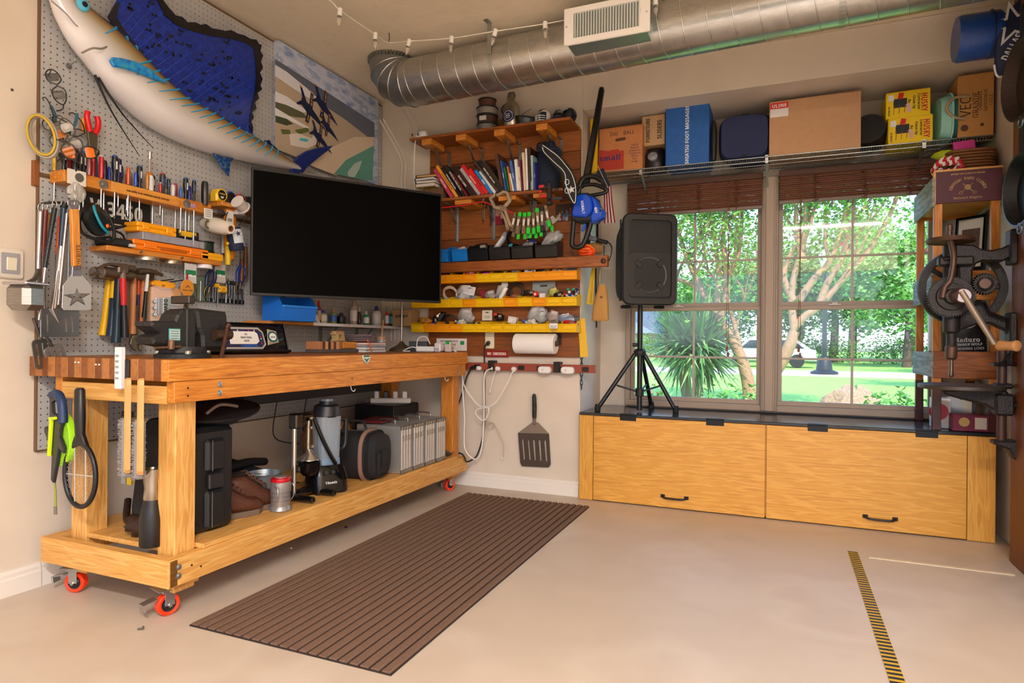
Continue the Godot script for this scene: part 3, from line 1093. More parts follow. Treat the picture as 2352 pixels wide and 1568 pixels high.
func top_shelf_things() -> void:
	var ty := 2.388
	# stacked wire spools
	var cols := ["8a8680","5a3b31","a19b90","6e4a3a"]
	for i in 4:
		var r: float = [0.073,0.071,0.074,0.062][i]
		var s := T("wire_spool",["grey wire spool at the bottom of the stack by the bottle","brown wire spool second up in the stack","pale grey wire spool third up in the stack","smaller brown wire spool on top of the stack"][i],"wire spool",V(0.935,ty + i * 0.056,0.13))
		P(s,"flange",L([0,0,r,0,r,0.004,r - 0.012,0.006,r - 0.012,0.048,r,0.05,r,0.054,0,0.054],28),M("3b3836",0.4))
		var st := begin()
		for k in 6:
			add_tube(st,ring_pts(V(0,0.01 + k * 0.0068,0),V(r - 0.009,0,0),V(0,0,r - 0.009),28),0.0042,5,-1.0,true)
		P(s,"winding",done(st),M(cols[i],0.5,0.2))
		if i == 1:
			P(s,"paper_tag",BS([[0,0.027,r - 0.002,0.05,0.03,0.002]],0),M("d8d3cc"))
	# steel growler
	var g := T("growler_bottle","brushed steel growler bottle with a round navy emblem","bottle",V(1.105,ty,0.12))
	P(g,"body",L([0,0,0.053,0,0.057,0.006,0.057,0.13,0.054,0.152,0.045,0.172,0.03,0.19,0.022,0.198,0.021,0.222,0,0.222],32),N("brushed",["a09a8e","b4aea2","a8a296"],V(2,40,2),0.28,0.02,5,false,0,0.95))
	P(g,"cap",L([0,0.222,0.024,0.222,0.025,0.226,0.025,0.244,0.02,0.25,0,0.25],24),M("8d877c",0.3,0.9))
	P(g,"swing_bail",W([V(-0.024,0.2,0.01),V(-0.028,0.23,0),V(-0.018,0.255,0),V(0.018,0.255,0),V(0.028,0.23,0),V(0.024,0.2,0.01)],0.0022,6),M("7f7a70",0.3,0.9))
	var em := P(g,"emblem",sheet(func(u: float,v: float) -> Vector3:
		var rr := u * 0.042
		var a := v * TAU
		var x := rr * cos(a)
		return V(sin(x / 0.0575) * 0.0575,0.082 + rr * sin(a),cos(x / 0.0575) * 0.0575),6,32),M("1a2450",0.4))
	P(em,"emblem_ring",W(ring_pts(V(0,0.082,0.0),V(0.031,0,0),V(0,0.031,0),32).map(func(p): return V(sin(p.x / 0.0577) * 0.0577,p.y,cos(p.x / 0.0577) * 0.0577)),0.0012,5,-1.0,true),M("f0eee8"))
	for k in [[-0.008,0.09],[0.008,0.09],[-0.008,0.074],[0.008,0.074]]:
		P(em,"emblem_letter",W(ring_pts(V(k[0],k[1],0.0578),V(0.007,0,0),V(0,0.007,0),16,0.4,5.9),0.0015,5),M("f0eee8"))
	var word := "ARTICOLAR"
	for i in 9:
		var a := deg_to_rad(150.0 - i * 15.0)
		var x := 0.0355 * cos(a)
		TX(em,word[i],0.008,"f0eee8",V(sin(x / 0.0578) * 0.0578,0.082 + 0.0355 * sin(a),cos(x / 0.0578) * 0.0578),V(0,rad_to_deg(x / 0.0578),rad_to_deg(a) - 90))
	P(g,"carry_loop",W(cr([V(-0.03,0.19,0),V(-0.06,0.17,0),V(-0.072,0.15,0),V(-0.06,0.125,0.01),V(-0.055,0.12,0)]),0.005,6),M("1b1b1d",0.6))
	O("brass_figure","small brass coloured trinket standing between spools and bottle","trinket",BS([[0,0.01,0,0.035,0.02,0.02],[0.0,0.045,0,0.02,0.05,0.016],[-0.012,0.08,0,0.018,0.02,0.012],[0.012,0.066,0,0.014,0.03,0.012]],0.006),M("8f6d1e",0.35,0.8),V(1.027,ty,0.13))
	# reel of grey cable lying tilted
	var r := T("cable_reel","black reel of grey cable lying on the upper shelf","cable reel",V(1.222,ty + 0.046,0.13),V(18,0,-14))
	for s in [-0.03,0.03]:
		P(r,"flange",L([0.012,-0.002,0.062,-0.002,0.066,0,0.062,0.002,0.012,0.002],32),M("121316",0.35),V(0,s,0))
	P(r,"winding",L([0.03,-0.028,0.046,-0.026,0.049,-0.01,0.047,0.01,0.046,0.026,0.03,0.028],28),N("cable",["4d5862","6a7680"],V(1,60,1),0.4,0.03,3,false))
	P(r,"loose_end",W(cr([V(-0.04,0.03,0.03),V(0.0,0.06,0.03),V(0.03,0.08,0.02)]),0.002,5),M("54606a"))
	mini_helmet("white miniature football helmet with a white cage",V(1.345,ty,0.15),"ece9e6","efecea","14213f")
	mini_helmet("silver miniature football helmet behind the white one",V(1.433,ty,0.1),"8b9096","5b6067","23304e")
	mini_helmet("navy miniature football helmet at the shelf right end",V(1.508,ty,0.12),"101725","15171c","e8e8e8")
	# white plug-in unit with its cord
	var c := T("smart_plug","white rounded power adapter on the upper shelf left end","power adapter",V(0.472,ty,0.19))
	P(c,"body",LF([sring(V(0,0,0),V(0.043,0,0),V(0,0,0.03),24,4),sring(V(0,0.02,0),V(0.042,0,0),V(0,0,0.03),24,4),sring(V(0.004,0.045,0),V(0.033,0,0),V(0,0,0.025),24,3),sring(V(0.005,0.05,0),V(0.02,0,0),V(0,0,0.015),24,3)]),M("edeae8",0.3))
	for x in [-0.018,0.0]:
		P(c,"socket_slot",B(0.003,0.01,0.003,0.0005),M("2b2b2b"),V(x,0.018,0.03),V(0,0,20))
	P(c,"cord",W(cr([V(-0.03,0.01,0.032),V(-0.035,-0.1,0.045),V(-0.05,-0.3,0.02),V(-0.062,-0.5,-0.03),V(-0.07,-0.75,-0.1)]),0.0035,6),M("eceae6",0.4))
	# two sensor leads and the hanging white cords below the duct
	for x in [0.46,0.505]:
		var s := T("sensor_lead","short grey lead hanging under the duct elbow, %s of the pair" % ("left" if x < 0.48 else "right"),"lead",V(x,2.455,0.3))
		P(s,"lead",W([V(0,0.06,0.12),V(0,0.0,0.02),V(0,-0.065,0)],0.0025,5),M("b5b2ae"))
		P(s,"probe_tip",C(0.005,0.016,8),M("3c3c3c",0.4),V(0,-0.08,0))
	for k in 2:
		var d := 0.03 * k
		O("hanging_cord","white cord running down the wall to the bench, %s strand" % ["left","right"][k],"cord",W(cr([V(0.28 + d,2.47,0.42),V(0.24 + d,2.3,0.1),V(0.2 + d,2.15,0.03),V(0.22 + d * 0.6,2.0,0.02),V(0.14 + d * 0.7,1.8,0.018),V(0.12 + d,1.5,0.018),V(0.12 + d,1.0,0.018)]),0.0035,6),M("ece6dc",0.5))


func mini_helmet(label: String,p: Vector3,shell: String,cage: String,stripe: String) -> void:
	var o := T("mini_helmet",label,"toy helmet",p,V(0,-14,0))
	var rings := []
	for i in 9:
		var f := deg_to_rad(-42.0 + 132.0 * i / 8.0)
		rings.append(ring_pts(V(0,0.05 + 0.047 * sin(f),0),V(0.043 * cos(f),0,0),V(0,0,-0.052 * cos(f)),24))
	var st := begin(1)
	for i in 8:
		for j in 24:
			var k := (j + 1) % 24
			var a := fposmod(float(j) + 0.5,24.0) / 24.0 * 360.0
			if i < 4 and a > 212 and a < 328:
				continue   # the face opening
			quad(st,rings[i][j],rings[i][k],rings[i + 1][k],rings[i + 1][j])
	P(o,"shell",done(st),M(shell,0.25,0.3 if shell == "8b9096" else 0.0))
	for s in [-0.008,0.0,0.008]:
		var pts := []
		for i in 12:
			var f := deg_to_rad(30.0 + 130.0 * i / 11.0)
			pts.append(V(s,0.05 + 0.0475 * sin(f),0.0525 * cos(f)))
		P(o,"stripe",W(pts,0.002,5),M(stripe,0.3))
	P(o,"padding",blob(V(0.07,0.075,0.08),0.02,2,8),M("3a3d42",0.8),V(0,0.05,-0.004))
	st = begin()
	for y in [0.012,0.026,0.04]:
		var pts := []
		for i in 9:
			var a := deg_to_rad(-62.0 + 124.0 * i / 8.0)
			pts.append(V(0.043 * sin(a),y,0.02 + 0.05 * cos(a)))
		add_tube(st,pts,0.0022,5)
	for x in [-0.014,0.014]:
		add_tube(st,[V(x,0.008,0.068),V(x * 0.9,0.03,0.071),V(x * 0.8,0.05,0.06)],0.002,5)
	P(o,"face_cage",done(st),M(cage,0.35))


func clamps_and_string() -> void:
	var s := T("red_string","red string strung under the book shelf to hold clamps","string",V0)
	P(s,"left_run",W(cr([V(0.605,1.891,0.235),V(0.797,1.899,0.225),V(0.945,1.913,0.215),V(1.017,1.886,0.22),V(1.177,1.821,0.22)]),0.0035,6),M("e5142c",0.5))
	P(s,"middle_run",W(cr([V(1.177,1.821,0.22),V(1.32,1.817,0.22),V(1.401,1.852,0.22)]),0.003,6),M("e5142c",0.5))
	P(s,"right_run",W([V(1.401,1.852,0.22),V(1.475,1.908,0.21)],0.0035,6),M("e5142c",0.5))
	# hook with a ring and small cross
	var k := T("key_ring","small brass key ring with tags hanging from a cup hook","key ring",V(0.949,1.919,0.21))
	P(k,"hook",W(cr([V(0,0.03,0),V(0.001,0.01,0),V(-0.003,0.0,0.002),V(0.003,-0.004,0.002)]),0.0018,6),M("b9b4aa",0.3,0.9))
	P(k,"ring",W(ring_pts(V(0,-0.018,0),V(0.013,0,0),V(0,0.014,0.003),20),0.0022,6,-1.0,true),M("9a7a3c",0.3,0.9))
	P(k,"second_ring",W(ring_pts(V(0,-0.042,0),V(0.011,0,0.004),V(0,0.013,0),20),0.0018,6,-1.0,true),M("9a7a3c",0.3,0.9))
	P(k,"fob",B(0.022,0.06,0.006,0.003),M("6b5a48",0.4,0.5),V(0,-0.085,0))
	P(k,"cross",BS([[0,-0.135,0,0.004,0.03,0.003],[0,-0.128,0,0.018,0.004,0.003]],0.001),M("2a2420",0.4,0.5))
	# long locking C-clamp
	var c := T("locking_clamp","large nickel locking clamp hanging open on the red string","clamp",V(1.05,1.886,0.225))
	var nick := M("b9aa93",0.3,0.75)
	P(c,"jaw_frame",X(pv([-4,65,51,89,85,77,107,28,104,9,68,-25,56,-38,25,-41,-18,-27,-53,41,-50,55,-7,74,-10,52,-28,39,-3,-8,31,-11,55,-4,80,19,67,62,52,66,9,47]),0.016,0.004),nick,V(0,0,-0.008))
	P(c,"pivot_plate",X(pv([25,-2,68,-14,80,-40,62,-55,31,-45]),0.02,0.004),M("9b8a70",0.35,0.7),V(0,0,-0.01))
	P(c,"long_handle",X(pv([50,-32,74,-39,99,-105,124,-154,112,-165,87,-141]),0.014,0.004),nick,V(0,0,-0.004))
	P(c,"release_lever",X(pv([19,-35,37,-37,75,-104,93,-166,81,-168,63,-122]),0.012,0.003),nick,V(0,0,-0.012))
	P(c,"release_lever",X(pv([31,-47,44,-48,66,-111,72,-173,66,-173,53,-116]),0.008,0.002),nick,V(0,0,-0.02))
	P(c,"rivet",C(0.005,0.024,10),M("6b604f",0.4,0.8),V(0.997,1.914,0) - V(0.948,1.939,0) + V(0,0.01,-0.012),V(90,0,0))
	# a row of spring clamps clipped on the string
	var q := [
		[V(1.189,1.815,0.235),V(1.166,1.703,0.235),"7f6f58","","leftmost bare metal spring clamp on the red string"],
		[V(1.224,1.814,0.24),V(1.201,1.686,0.24),"8a7963","top","spring clamp with green top, second from the left"],
		[V(1.255,1.81,0.235),V(1.244,1.684,0.235),"8a7963","top","spring clamp with green top, third from the left"],
		[V(1.288,1.809,0.245),V(1.283,1.686,0.245),"8a7963","both","spring clamp with green grips at both ends, fourth along"],
		[V(1.314,1.809,0.235),V(1.318,1.685,0.235),"7f6f58","foot","spring clamp with a green foot, fifth from the left"],
		[V(1.341,1.83,0.245),V(1.354,1.693,0.245),"8a7963","both","spring clamp with high green head, sixth from the left"],
		[V(1.369,1.838,0.235),V(1.376,1.696,0.235),"8a8074","dark","spring clamp with black grips near the right end"],
		[V(1.398,1.847,0.245),V(1.425,1.723,0.245),"8a7963","foot","rightmost spring clamp with two green feet"],
	]
	for i in q.size():
		var a: Vector3 = q[i][0]
		var b: Vector3 = q[i][1]
		var d := b - a
		var o := T("spring_clamp",q[i][4],"clamp",a,V(0,0,rad_to_deg(atan2(d.x,-d.y))),"spring clamps on the red string")
		var h := d.length()
		var m := M(q[i][2],0.35,0.6)
		P(o,"plate",X(pv([-9,4,9,4,11,-40,8,-70,9,int(-h * 1000),-9,int(-h * 1000),-8,-70,-11,-40]),0.004,0.001),m,V(0,0,0.006))
		P(o,"rear_plate",X(pv([-9,4,9,4,11,-40,8,-70,9,int(-h * 1000) - 14,-9,int(-h * 1000) - 14,-8,-70,-11,-40]),0.004,0.001),m,V(0,0,-0.016),V(8,0,0))
		P(o,"coil_spring",L([0.004,-0.008,0.008,-0.008,0.008,0.008,0.004,0.008],10),M("5c5448",0.4,0.8),V(0,-h * 0.5,-0.004),V(0,0,90))
		P(o,"rivet",C(0.003,0.003,8),M("3b352c",0.4),V(0,-0.02,0.01),V(90,0,0))
		P(o,"rivet",C(0.003,0.003,8),M("3b352c",0.4),V(0,-h + 0.02,0.01),V(90,0,0))
		P(o,"paper_label",BS([[0,-h * 0.45,0.0105,0.013,0.04,0.0006]],0),M("d9d2c6"))
		var grip := M("22c52e",0.45) if q[i][3] != "dark" else M("1d1d1f",0.5)
		var gm := B(0.024,0.032,0.014,0.004)
		if q[i][3] in ["top","both","dark"]:
			P(o,"grip",gm,grip,V(0,-0.008,0.005))
		if q[i][3] in ["foot","both","dark"]:
			P(o,"grip",B(0.024,0.042,0.014,0.004),grip,V(0,-h + 0.012,0.008))
		P(o,"rear_grip",B(0.022,0.036,0.012,0.004),grip if q[i][3] != "" else m,V(0.004,-h - 0.014,-0.02))
	# snapshots pinned on the planks
	var f := T("photo_print","colour snapshot of a person in a red shirt pinned on planks","photograph",V(0.972,1.858,0.022))
	P(f,"paper",B(0.121,0.131,0.001,0),M("3a2a24",0.3))
	P(f,"printed_shirt",X(pv([-52,-62,30,-62,28,-20,12,2,-14,6,-44,-14]),0.0006),M("9b1230",0.4),V(0,0,0.0006))
	P(f,"printed_face",X(circ(0.021,20,Vector2(-0.005,0.022),0.028),0.0006),M("b07a66",0.4),V(0,0,0.0009))
	P(f,"printed_face",X(circ(0.014,16,Vector2(0.03,-0.004),0.02),0.0006),M("c99a90",0.4),V(0,0,0.0009))
	f = T("photo_print","group snapshot with blue clothes pinned on planks by a strut","photograph",V(1.457,1.845,0.022))
	P(f,"paper",B(0.145,0.115,0.001,0),M("33271f",0.3))
	for i in 16:
		var x := -0.06 + 0.12 * rng.randf()
		var y := -0.045 + 0.05 * rng.randf()
		P(f,"printed_figure",X(circ(0.01,10,Vector2(x,y),0.014),0.0005),M(pick(["5c7fa6","3e5a80","8b2a38","b5a392","2f3f5a"]),0.4),V(0,0,0.0005 + 0.0001 * i))
		P(f,"printed_head",X(circ(0.005,8,Vector2(x,y + 0.019)),0.0005),M("a8806c",0.4),V(0,0,0.0006 + 0.0001 * i))
	# quick grip clamp in red and black hanging off the shelf edge
	var t := T("bar_clamp","black and red bar clamp gripping the book shelf edge","clamp",V(1.423,1.907,0.25))
	P(t,"jaw",BS([[0,0.03,0,0.03,0.11,0.028],[-0.03,0.055,0,0.07,0.026,0.026],[0.0,-0.045,0,0.036,0.03,0.03]],0.006),M("1c1c1f",0.45))
	P(t,"pad",BS([[-0.05,0.06,0,0.04,0.022,0.03],[-0.04,-0.0,0,0.05,0.018,0.026],[-0.06,0.03,0.004,0.02,0.02,0.026]],0.005),M("cf2f36",0.45))
	P(t,"handle",BS([[0.05,-0.02,0,0.07,0.02,0.024],[0.045,0.035,0,0.03,0.014,0.02]],0.006),M("3a3c40",0.45))
	# navy foam fist on the shelf
	t = T("foam_fist","navy blue foam fist standing on the book shelf","foam hand",V(1.36,1.962,0.1))
	P(t,"cuff",LF([sring(V(0,0,0),V(0.075,0,0),V(0,0,0.06),20,2.6),sring(V(0,0.14,0),V(0.078,0,0),V(0,0,0.062),20,2.6),sring(V(-0.004,0.24,0),V(0.066,0,0),V(0,0,0.055),20,2.4),sring(V(-0.004,0.27,0),V(0.068,0,0),V(0,0,0.058),20,2.4)]),N("foam",["101d33","16263f","1a2d4a"],V(9,9,9),0.8,0.05,3,false,0.1))
	for i in 4:
		P(t,"finger",W(cr([V(-0.045 + i * 0.027,0.262,-0.02),V(-0.048 + i * 0.028,0.31,0.02),V(-0.046 + i * 0.027,0.29,0.052),V(-0.044 + i * 0.026,0.255,0.05)],5),0.017,10),M("14233b",0.8))
	P(t,"thumb",W(cr([V(0.066,0.225,0.02),V(0.075,0.26,0.045),V(0.04,0.262,0.068),V(0.0,0.252,0.068)],5),0.017,10),M("14233b",0.8))


func bin_mesh(w: float,h: float,fh: float,d: float) -> ArrayMesh:
	var k := "bin%f%f%f%f" % [w,h,fh,d]
	if gc.has(k):
		return gc[k]
	var t := 0.0025
	var st := begin()
	add_box(st,V(w,t,d * 0.92),V(0,t / 2,d * 0.46),0.0008)
	add_box(st,V(w,h,t),V(0,h / 2,t / 2),0.0008)
	# leaning front wall with a rolled lip
	add_prism(st,pv([int(-w * 500),0,int(w * 500),0,int(w * 500),int(fh * 1000),int(-w * 500),int(fh * 1000)]),t,0.0008,[],Transform3D(Basis(V(1,0,0),deg_to_rad(12)),V(0,0,d * 0.92)))
	add_box(st,V(w + 0.004,0.009,0.009),V(0,fh,d * 0.92 + 0.002 + fh * 0.21),0.003)
	# side walls: high behind,swept down to the lip
	for s in [-1.0,1.0]:
		var pf := pv([0,0,int(d * 920),0,int(d * 920 + fh * 210),int(fh * 1000),int(d * 800),int(h * 930),int(d * 640),int(h * 1000),0,int(h * 1000)])
		add_prism(st,pf,t,0.0,[],Transform3D(Basis(V(0,0,1),V(0,1,0),V(-1,0,0)),V(s * w / 2 + t / 2,0,0)))
	gc[k] = done(st)
	return gc[k]


func bins() -> void:
	var yel := M("efbe00",0.4)
	var ora := M("f29c02",0.4)
	var words := ["first","second","third","fourth","fifth","sixth","seventh","eighth","ninth","tenth","eleventh","twelfth"]
	var rows := [["top",1.398,"ooooooyyyoooo".substr(0,0) + "ooooo" + "yyyoooo",0],["middle",1.232,"yyyyoyyoyoyy",0],["bottom",1.063,"yoooyyyyyyyy",0]]
	var pitch := 0.1008
	for r in rows:
		O("bin_rail","dark rail carrying the %s row of yellow bins" % r[0],"rail",BS([[0.96,0.03,0.0,1.2,0.035,0.008],[0.96,0.046,0.006,1.2,0.006,0.008]],0.001),M("2a1a10",0.6),V(0,r[1],0.025))
		for i in 12:
			if r[0] == "top" and i < 1:
				continue
			var x: float = 1.567 - pitch * (11.5 - i)
			var o := T("storage_bin","%s storage bin, %s from the left in the %s row" % ["yellow" if r[2][i] == "y" else "orange",words[i],r[0]],"bin",V(x,r[1],0.032),V0,"%s row of wall bins" % r[0])
			P(o,"tub",bin_mesh(pitch - 0.003,0.074,0.05,0.1),yel if r[2][i] == "y" else ora)
			P(o,"label_slot",BS([[0,0.03,0.103,0.07,0.022,0.002]],0.0006),yel if r[2][i] == "y" else ora,V0,V(0,0,0))
	bin_contents(pitch)
	# big blue and black bins on a beam
	O("bin_beam","long dark stained beam with a bored hole, under the black bins","beam",BS([[1.13,-0.035,0.06,1.27,0.07,0.04]],0.004),wood("stain","x",0.5),V(0,1.54,0.06))
	var bo := T("beam_socket","bored hole with bolt head at the beam's right end","bolt",V(1.74,1.503,0.142))
	P(bo,"recess",C(0.017,0.003,20),M("3d2010",0.8),V(0,0,-0.001),V(90,0,0))
	P(bo,"bolt_head",L([0,0,0.011,0,0.011,0.004,0.006,0.007,0,0.007],8),M("5a463a",0.4,0.7),V(0,0,0.001),V(90,0,0))
	var bl := M("1478d2",0.4)
	var bk := M("141416",0.35)
	var xs := [0.58,0.735,0.905,1.06,1.215,1.365,1.5]
	for i in 6:
		var w: float = 0.12 if i < 2 else 0.15
		var o := T("parts_bin",["blue parts bin half hidden by the television","bright blue parts bin beside the black bins","first black parts bin from the left on the beam","second black parts bin from the left on the beam","third black parts bin from the left on the beam","fourth black parts bin under the chainsaw handle"][i],"bin",V([0.6,0.75,0.885,1.045,1.205,1.37][i],1.542,0.04),V0,"large bins on the beam")
		P(o,"tub",bin_mesh(w - 0.004,0.105,0.07,0.12),bl if i < 2 else bk)
		P(o,"lip",BS([[0,0.072,0.126,w,0.012,0.012]],0.004),bl if i < 2 else bk)


func junk(kind: String,n: String,label: String,cat: String,p: Vector3,s: Vector3,hex: String,r := V0) -> Node3D:
	var o := T(n,label,cat,p,r)
	match kind:
		"bag":
			P(o,"plastic_film",blob(s,0.32,int(p.x * 991) % 97,8),clear(hex,0.4,0.18))
			P(o,"contents",blob(s * V(0.72,0.4,0.7),0.3,int(p.x * 771) % 89,6),M("8f8c86",0.35,0.7),V(0,-s.y * 0.2,0))
			P(o,"header",B(s.x * 0.5,s.y * 0.28,0.003,0.0008),M("e6e2dc",0.5),V(0,s.y * 0.36,s.z * 0.1),V(-15,8,12))
		"coil":
			var st := begin()
			for k in 6:
				add_tube(st,ring_pts(V(0,0.003 * k,0.004 * sin(k * 2.0)),V(s.x / 2 * (1 - 0.06 * (k % 3)),0,0),V(0,s.y / 2 * (1 - 0.05 * (k % 2)),s.z / 2),22),minf(s.x,s.z + s.y) * 0.05,5,-1.0,true)
			P(o,"loops",done(st),M(hex,0.5))
			P(o,"tie",B(s.x * 0.12,s.y * 0.2,s.z * 0.4 + 0.004,0.002),M("d8d5cf"),V(s.x * 0.46,0,0))
		"card":
			P(o,"card",B(s.x,s.y,s.z,0.0008),M(hex,0.5))
			P(o,"hang_slot",X(rrect(s.x * 0.32,s.y * 0.1,s.y * 0.04),0.0006),M("3a3530"),V(0,s.y * 0.28,s.z / 2))
			P(o,"printed_line",BS([[0,-s.y * 0.08,s.z / 2,s.x * 0.6,s.y * 0.05,0.0008],[0,-s.y * 0.22,s.z / 2,s.x * 0.5,s.y * 0.05,0.0008]],0),M("8d867c"))
		"box":
			P(o,"carton",B(s.x,s.y,s.z,0.0015),M(hex,0.5))
			P(o,"flap",B(s.x * 0.98,0.0015,s.z * 0.98,0.0005),M(hex,0.45),V(0,s.y / 2 + 0.001,0),V(0,0,2))
			P(o,"sticker",B(s.x * 0.4,s.y * 0.55,0.001,0),M("e9e6e0"),V(-s.x * 0.1,0,s.z / 2 + 0.0006))
		"pen":
			P(o,"barrel",W([V(0,-s.y / 2,0),V(0,s.y * 0.2,0)],s.x / 2,8),M("e8e6e4",0.35))
			P(o,"pen_cap",W([V(0,s.y * 0.2,0),V(0,s.y / 2,0)],s.x / 2 * 1.08,8),M(hex,0.35))
		"knob":
			P(o,"disc",L([0,0,s.x / 2 - 0.002,0,s.x / 2,0.002,s.x / 2,s.y - 0.003,s.x / 2 - 0.004,s.y,0,s.y],16),M(hex,0.35))
			P(o,"hub",C(s.x * 0.16,s.y * 1.3,10),M("cfcac2",0.3,0.6))
		_:
			P(o,"body",blob(s,0.2,int(p.x * 613) % 83,8),M(hex,0.5))
			P(o,"clip",B(s.x * 0.3,s.y * 0.3,s.z * 0.5,0.002),M("a9a49b",0.35,0.6),V(s.x * 0.12,s.y * 0.2,s.z * 0.3),V(20,30,10))
	return o


func bin_contents(pitch: float) -> void:
	var bx := func(i: float) -> float: return 1.567 - pitch * (11.5 - i)
	var y1 := 1.398
	var y2 := 1.232
	var y3 := 1.063
	# top row
	junk("coil","strap_coil","green strap loop standing in the top row at the left","strap",V(bx.call(2.6),y1 + 0.075,0.07),V(0.09,0.07,0.03),"1d5a3c",V(0,20,10))
	junk("pen","needle_tool","bright steel probe leaning out of the top row by the screen","tool",V(bx.call(2.1),y1 + 0.06,0.08),V(0.008,0.09,0.008),"c6c9cc",V(0,0,-50))
	junk("box","blue_carton","bright blue carton with white sticker on the top row","carton",V(bx.call(4.45),y1 + 0.098,0.075),V(0.125,0.034,0.05),"1f96dc",V(0,0,2))
	junk("lump","firecracker_pack","packet of red wrapped tubes in the top row","packet",V(bx.call(3.9),y1 + 0.065,0.085),V(0.085,0.035,0.06),"cf4a52")
	junk("box","pink_eraser","magenta block lying in a yellow top row bin","block",V(bx.call(5.1),y1 + 0.052,0.095),V(0.05,0.022,0.03),"d61da8",V(0,10,5))
	junk("knob","chrome_knob","shiny chrome ball knob in the top row middle","knob",V(bx.call(6.2),y1 + 0.07,0.07),V(0.022,0.02,0.02),"c4c8cc")
	junk("lump","fitting_pile","brass and grey fittings heaped in the top row","fittings",V(bx.call(6.1),y1 + 0.045,0.085),V(0.08,0.03,0.06),"9a8150")
	junk("bag","packet","crumpled grey and white packet leaning above the top row","packet",V(bx.call(7.15),y1 + 0.095,0.075),V(0.085,0.13,0.05),"b9bcc4",V(0,0,14))
	for i in 5:
		junk("card","white_card","blank white card in the fanned stack, %s from the back" % ["first","second","third","fourth","fifth"][i],"card",V(bx.call(8.1) + 0.004 * i,y1 + 0.098 - i * 0.012,0.06 + i * 0.011),V(0.075,0.07,0.004),"e4dfdc",V(-14,6,0))
	junk("lump","hinge_pile","small metal hinges in the top row, ninth bin","hinges",V(bx.call(9.05),y1 + 0.05,0.08),V(0.08,0.04,0.06),"7b6b4c")
	junk("box","yellow_battery","yellow and black battery block in the top row","battery",V(bx.call(9.35),y1 + 0.075,0.07),V(0.035,0.022,0.03),"caa21c",V(0,0,25))
	junk("lump","peach_pads","flat peach coloured pads in the top row","pads",V(bx.call(10.05),y1 + 0.06,0.085),V(0.085,0.03,0.06),"d39a76")
	var b := T("painted_ball","white ball with a dark red patch in the top row","ball",V(bx.call(10.45),y1 + 0.085,0.06))
	P(b,"ball",blob(V(0.062,0.062,0.062),0.0,1,14),M("e6e0de",0.4))
	P(b,"red_patch",blob(V(0.05,0.05,0.03),0.0,2,10),M("8e1f3c",0.4),V(-0.013,0,0.019),V(0,-30,0))
	junk("card","banknote_leaflet","folded greyish leaflet in the last top row bin","leaflet",V(bx.call(11.0),y1 + 0.08,0.075),V(0.09,0.05,0.003),"8798a4",V(-30,0,-28))
	junk("card","kraft_sleeve","tan paper sleeve behind the greyish leaflet","sleeve",V(bx.call(10.9),y1 + 0.09,0.062),V(0.06,0.06,0.003),"d9b26a",V(-10,0,-35))
	junk("pen","white_tube","white capped tube at the top row right end","tube",V(bx.call(11.4),y1 + 0.085,0.06),V(0.014,0.05,0.014),"e4e4ea",V(0,0,70))
	# middle row
	junk("coil","cord_coil","coil of beige cord heaped on the middle row","cord",V(bx.call(2.25),y2 + 0.09,0.07),V(0.1,0.09,0.05),"c9b8a4",V(0,15,0))
	junk("bag","hardware_bag","white and blue bag of hardware rising above the middle row","bag",V(bx.call(3.4),y2 + 0.1,0.07),V(0.12,0.11,0.06),"eef0f4",V(0,0,-14))
	junk("card","header_card","folded white header card with a blue stripe on the middle row","card",V(bx.call(3.75),y2 + 0.115,0.08),V(0.09,0.06,0.003),"e7e6ea",V(-8,0,-10))
	junk("bag","screw_bag","clear bag of screws in the fourth middle row bin","bag",V(bx.call(3.3),y2 + 0.06,0.095),V(0.075,0.06,0.05),"dfe6ea",V(0,0,25))
	junk("lump","bulb_fitting","grey bulb fitting in the orange middle row bin","fitting",V(bx.call(4.2),y2 + 0.058,0.09),V(0.06,0.04,0.05),"9aa0a6")
	junk("card","red_card","dark red hang card behind the middle row","card",V(bx.call(5.0),y2 + 0.092,0.052),V(0.12,0.05,0.003),"8d1a2a")
	junk("bag","bolt_bag","bag of dark bolts in the sixth middle row bin","bag",V(bx.call(5.4),y2 + 0.075,0.085),V(0.08,0.07,0.05),"b9b4b2")
	junk("bag","latch_bag","tall clear packet of chrome latches in the middle row","bag",V(bx.call(6.15),y2 + 0.1,0.075),V(0.07,0.13,0.05),"f0f2f4",V(0,0,-22))
	junk("pen","white_caulk","white tube leaning in the seventh middle row bin","tube",V(bx.call(6.3),y2 + 0.085,0.095),V(0.03,0.1,0.03),"f2f0ee",V(0,0,-30))
	junk("lump","rust_tin","rust coloured tin in the orange bin mid row","tin",V(bx.call(7.2),y2 + 0.06,0.08),V(0.075,0.05,0.06),"a5522a")
	junk("coil","black_loop","thin black cable loop arching over the middle row","cable",V(bx.call(7.1),y2 + 0.1,0.05),V(0.1,0.1,0.01),"2a2220")
	junk("lump","dark_pad","dark grey pad lying across the middle row","pad",V(bx.call(8.2),y2 + 0.09,0.075),V(0.09,0.035,0.06),"2c2926",V(0,0,-12))
	junk("card","steel_plate","punched galvanised steel plate standing behind the middle row","steel plate",V(bx.call(9.0),y2 + 0.105,0.045),V(0.16,0.115,0.003),"8b9698",V(-6,0,1))
	junk("box","red_switch","bright red switch cap in the middle row","switch",V(bx.call(8.65),y2 + 0.08,0.095),V(0.03,0.026,0.02),"e01f26",V(0,0,25))
	junk("box","white_socket","small white socket block in the tenth middle row bin","socket",V(bx.call(9.15),y2 + 0.06,0.1),V(0.04,0.045,0.03),"dfe0e6")
	junk("bag","neon_bag","clear bag with a neon yellow item in the middle row","bag",V(bx.call(9.8),y2 + 0.085,0.075),V(0.07,0.07,0.05),"e4e85a")
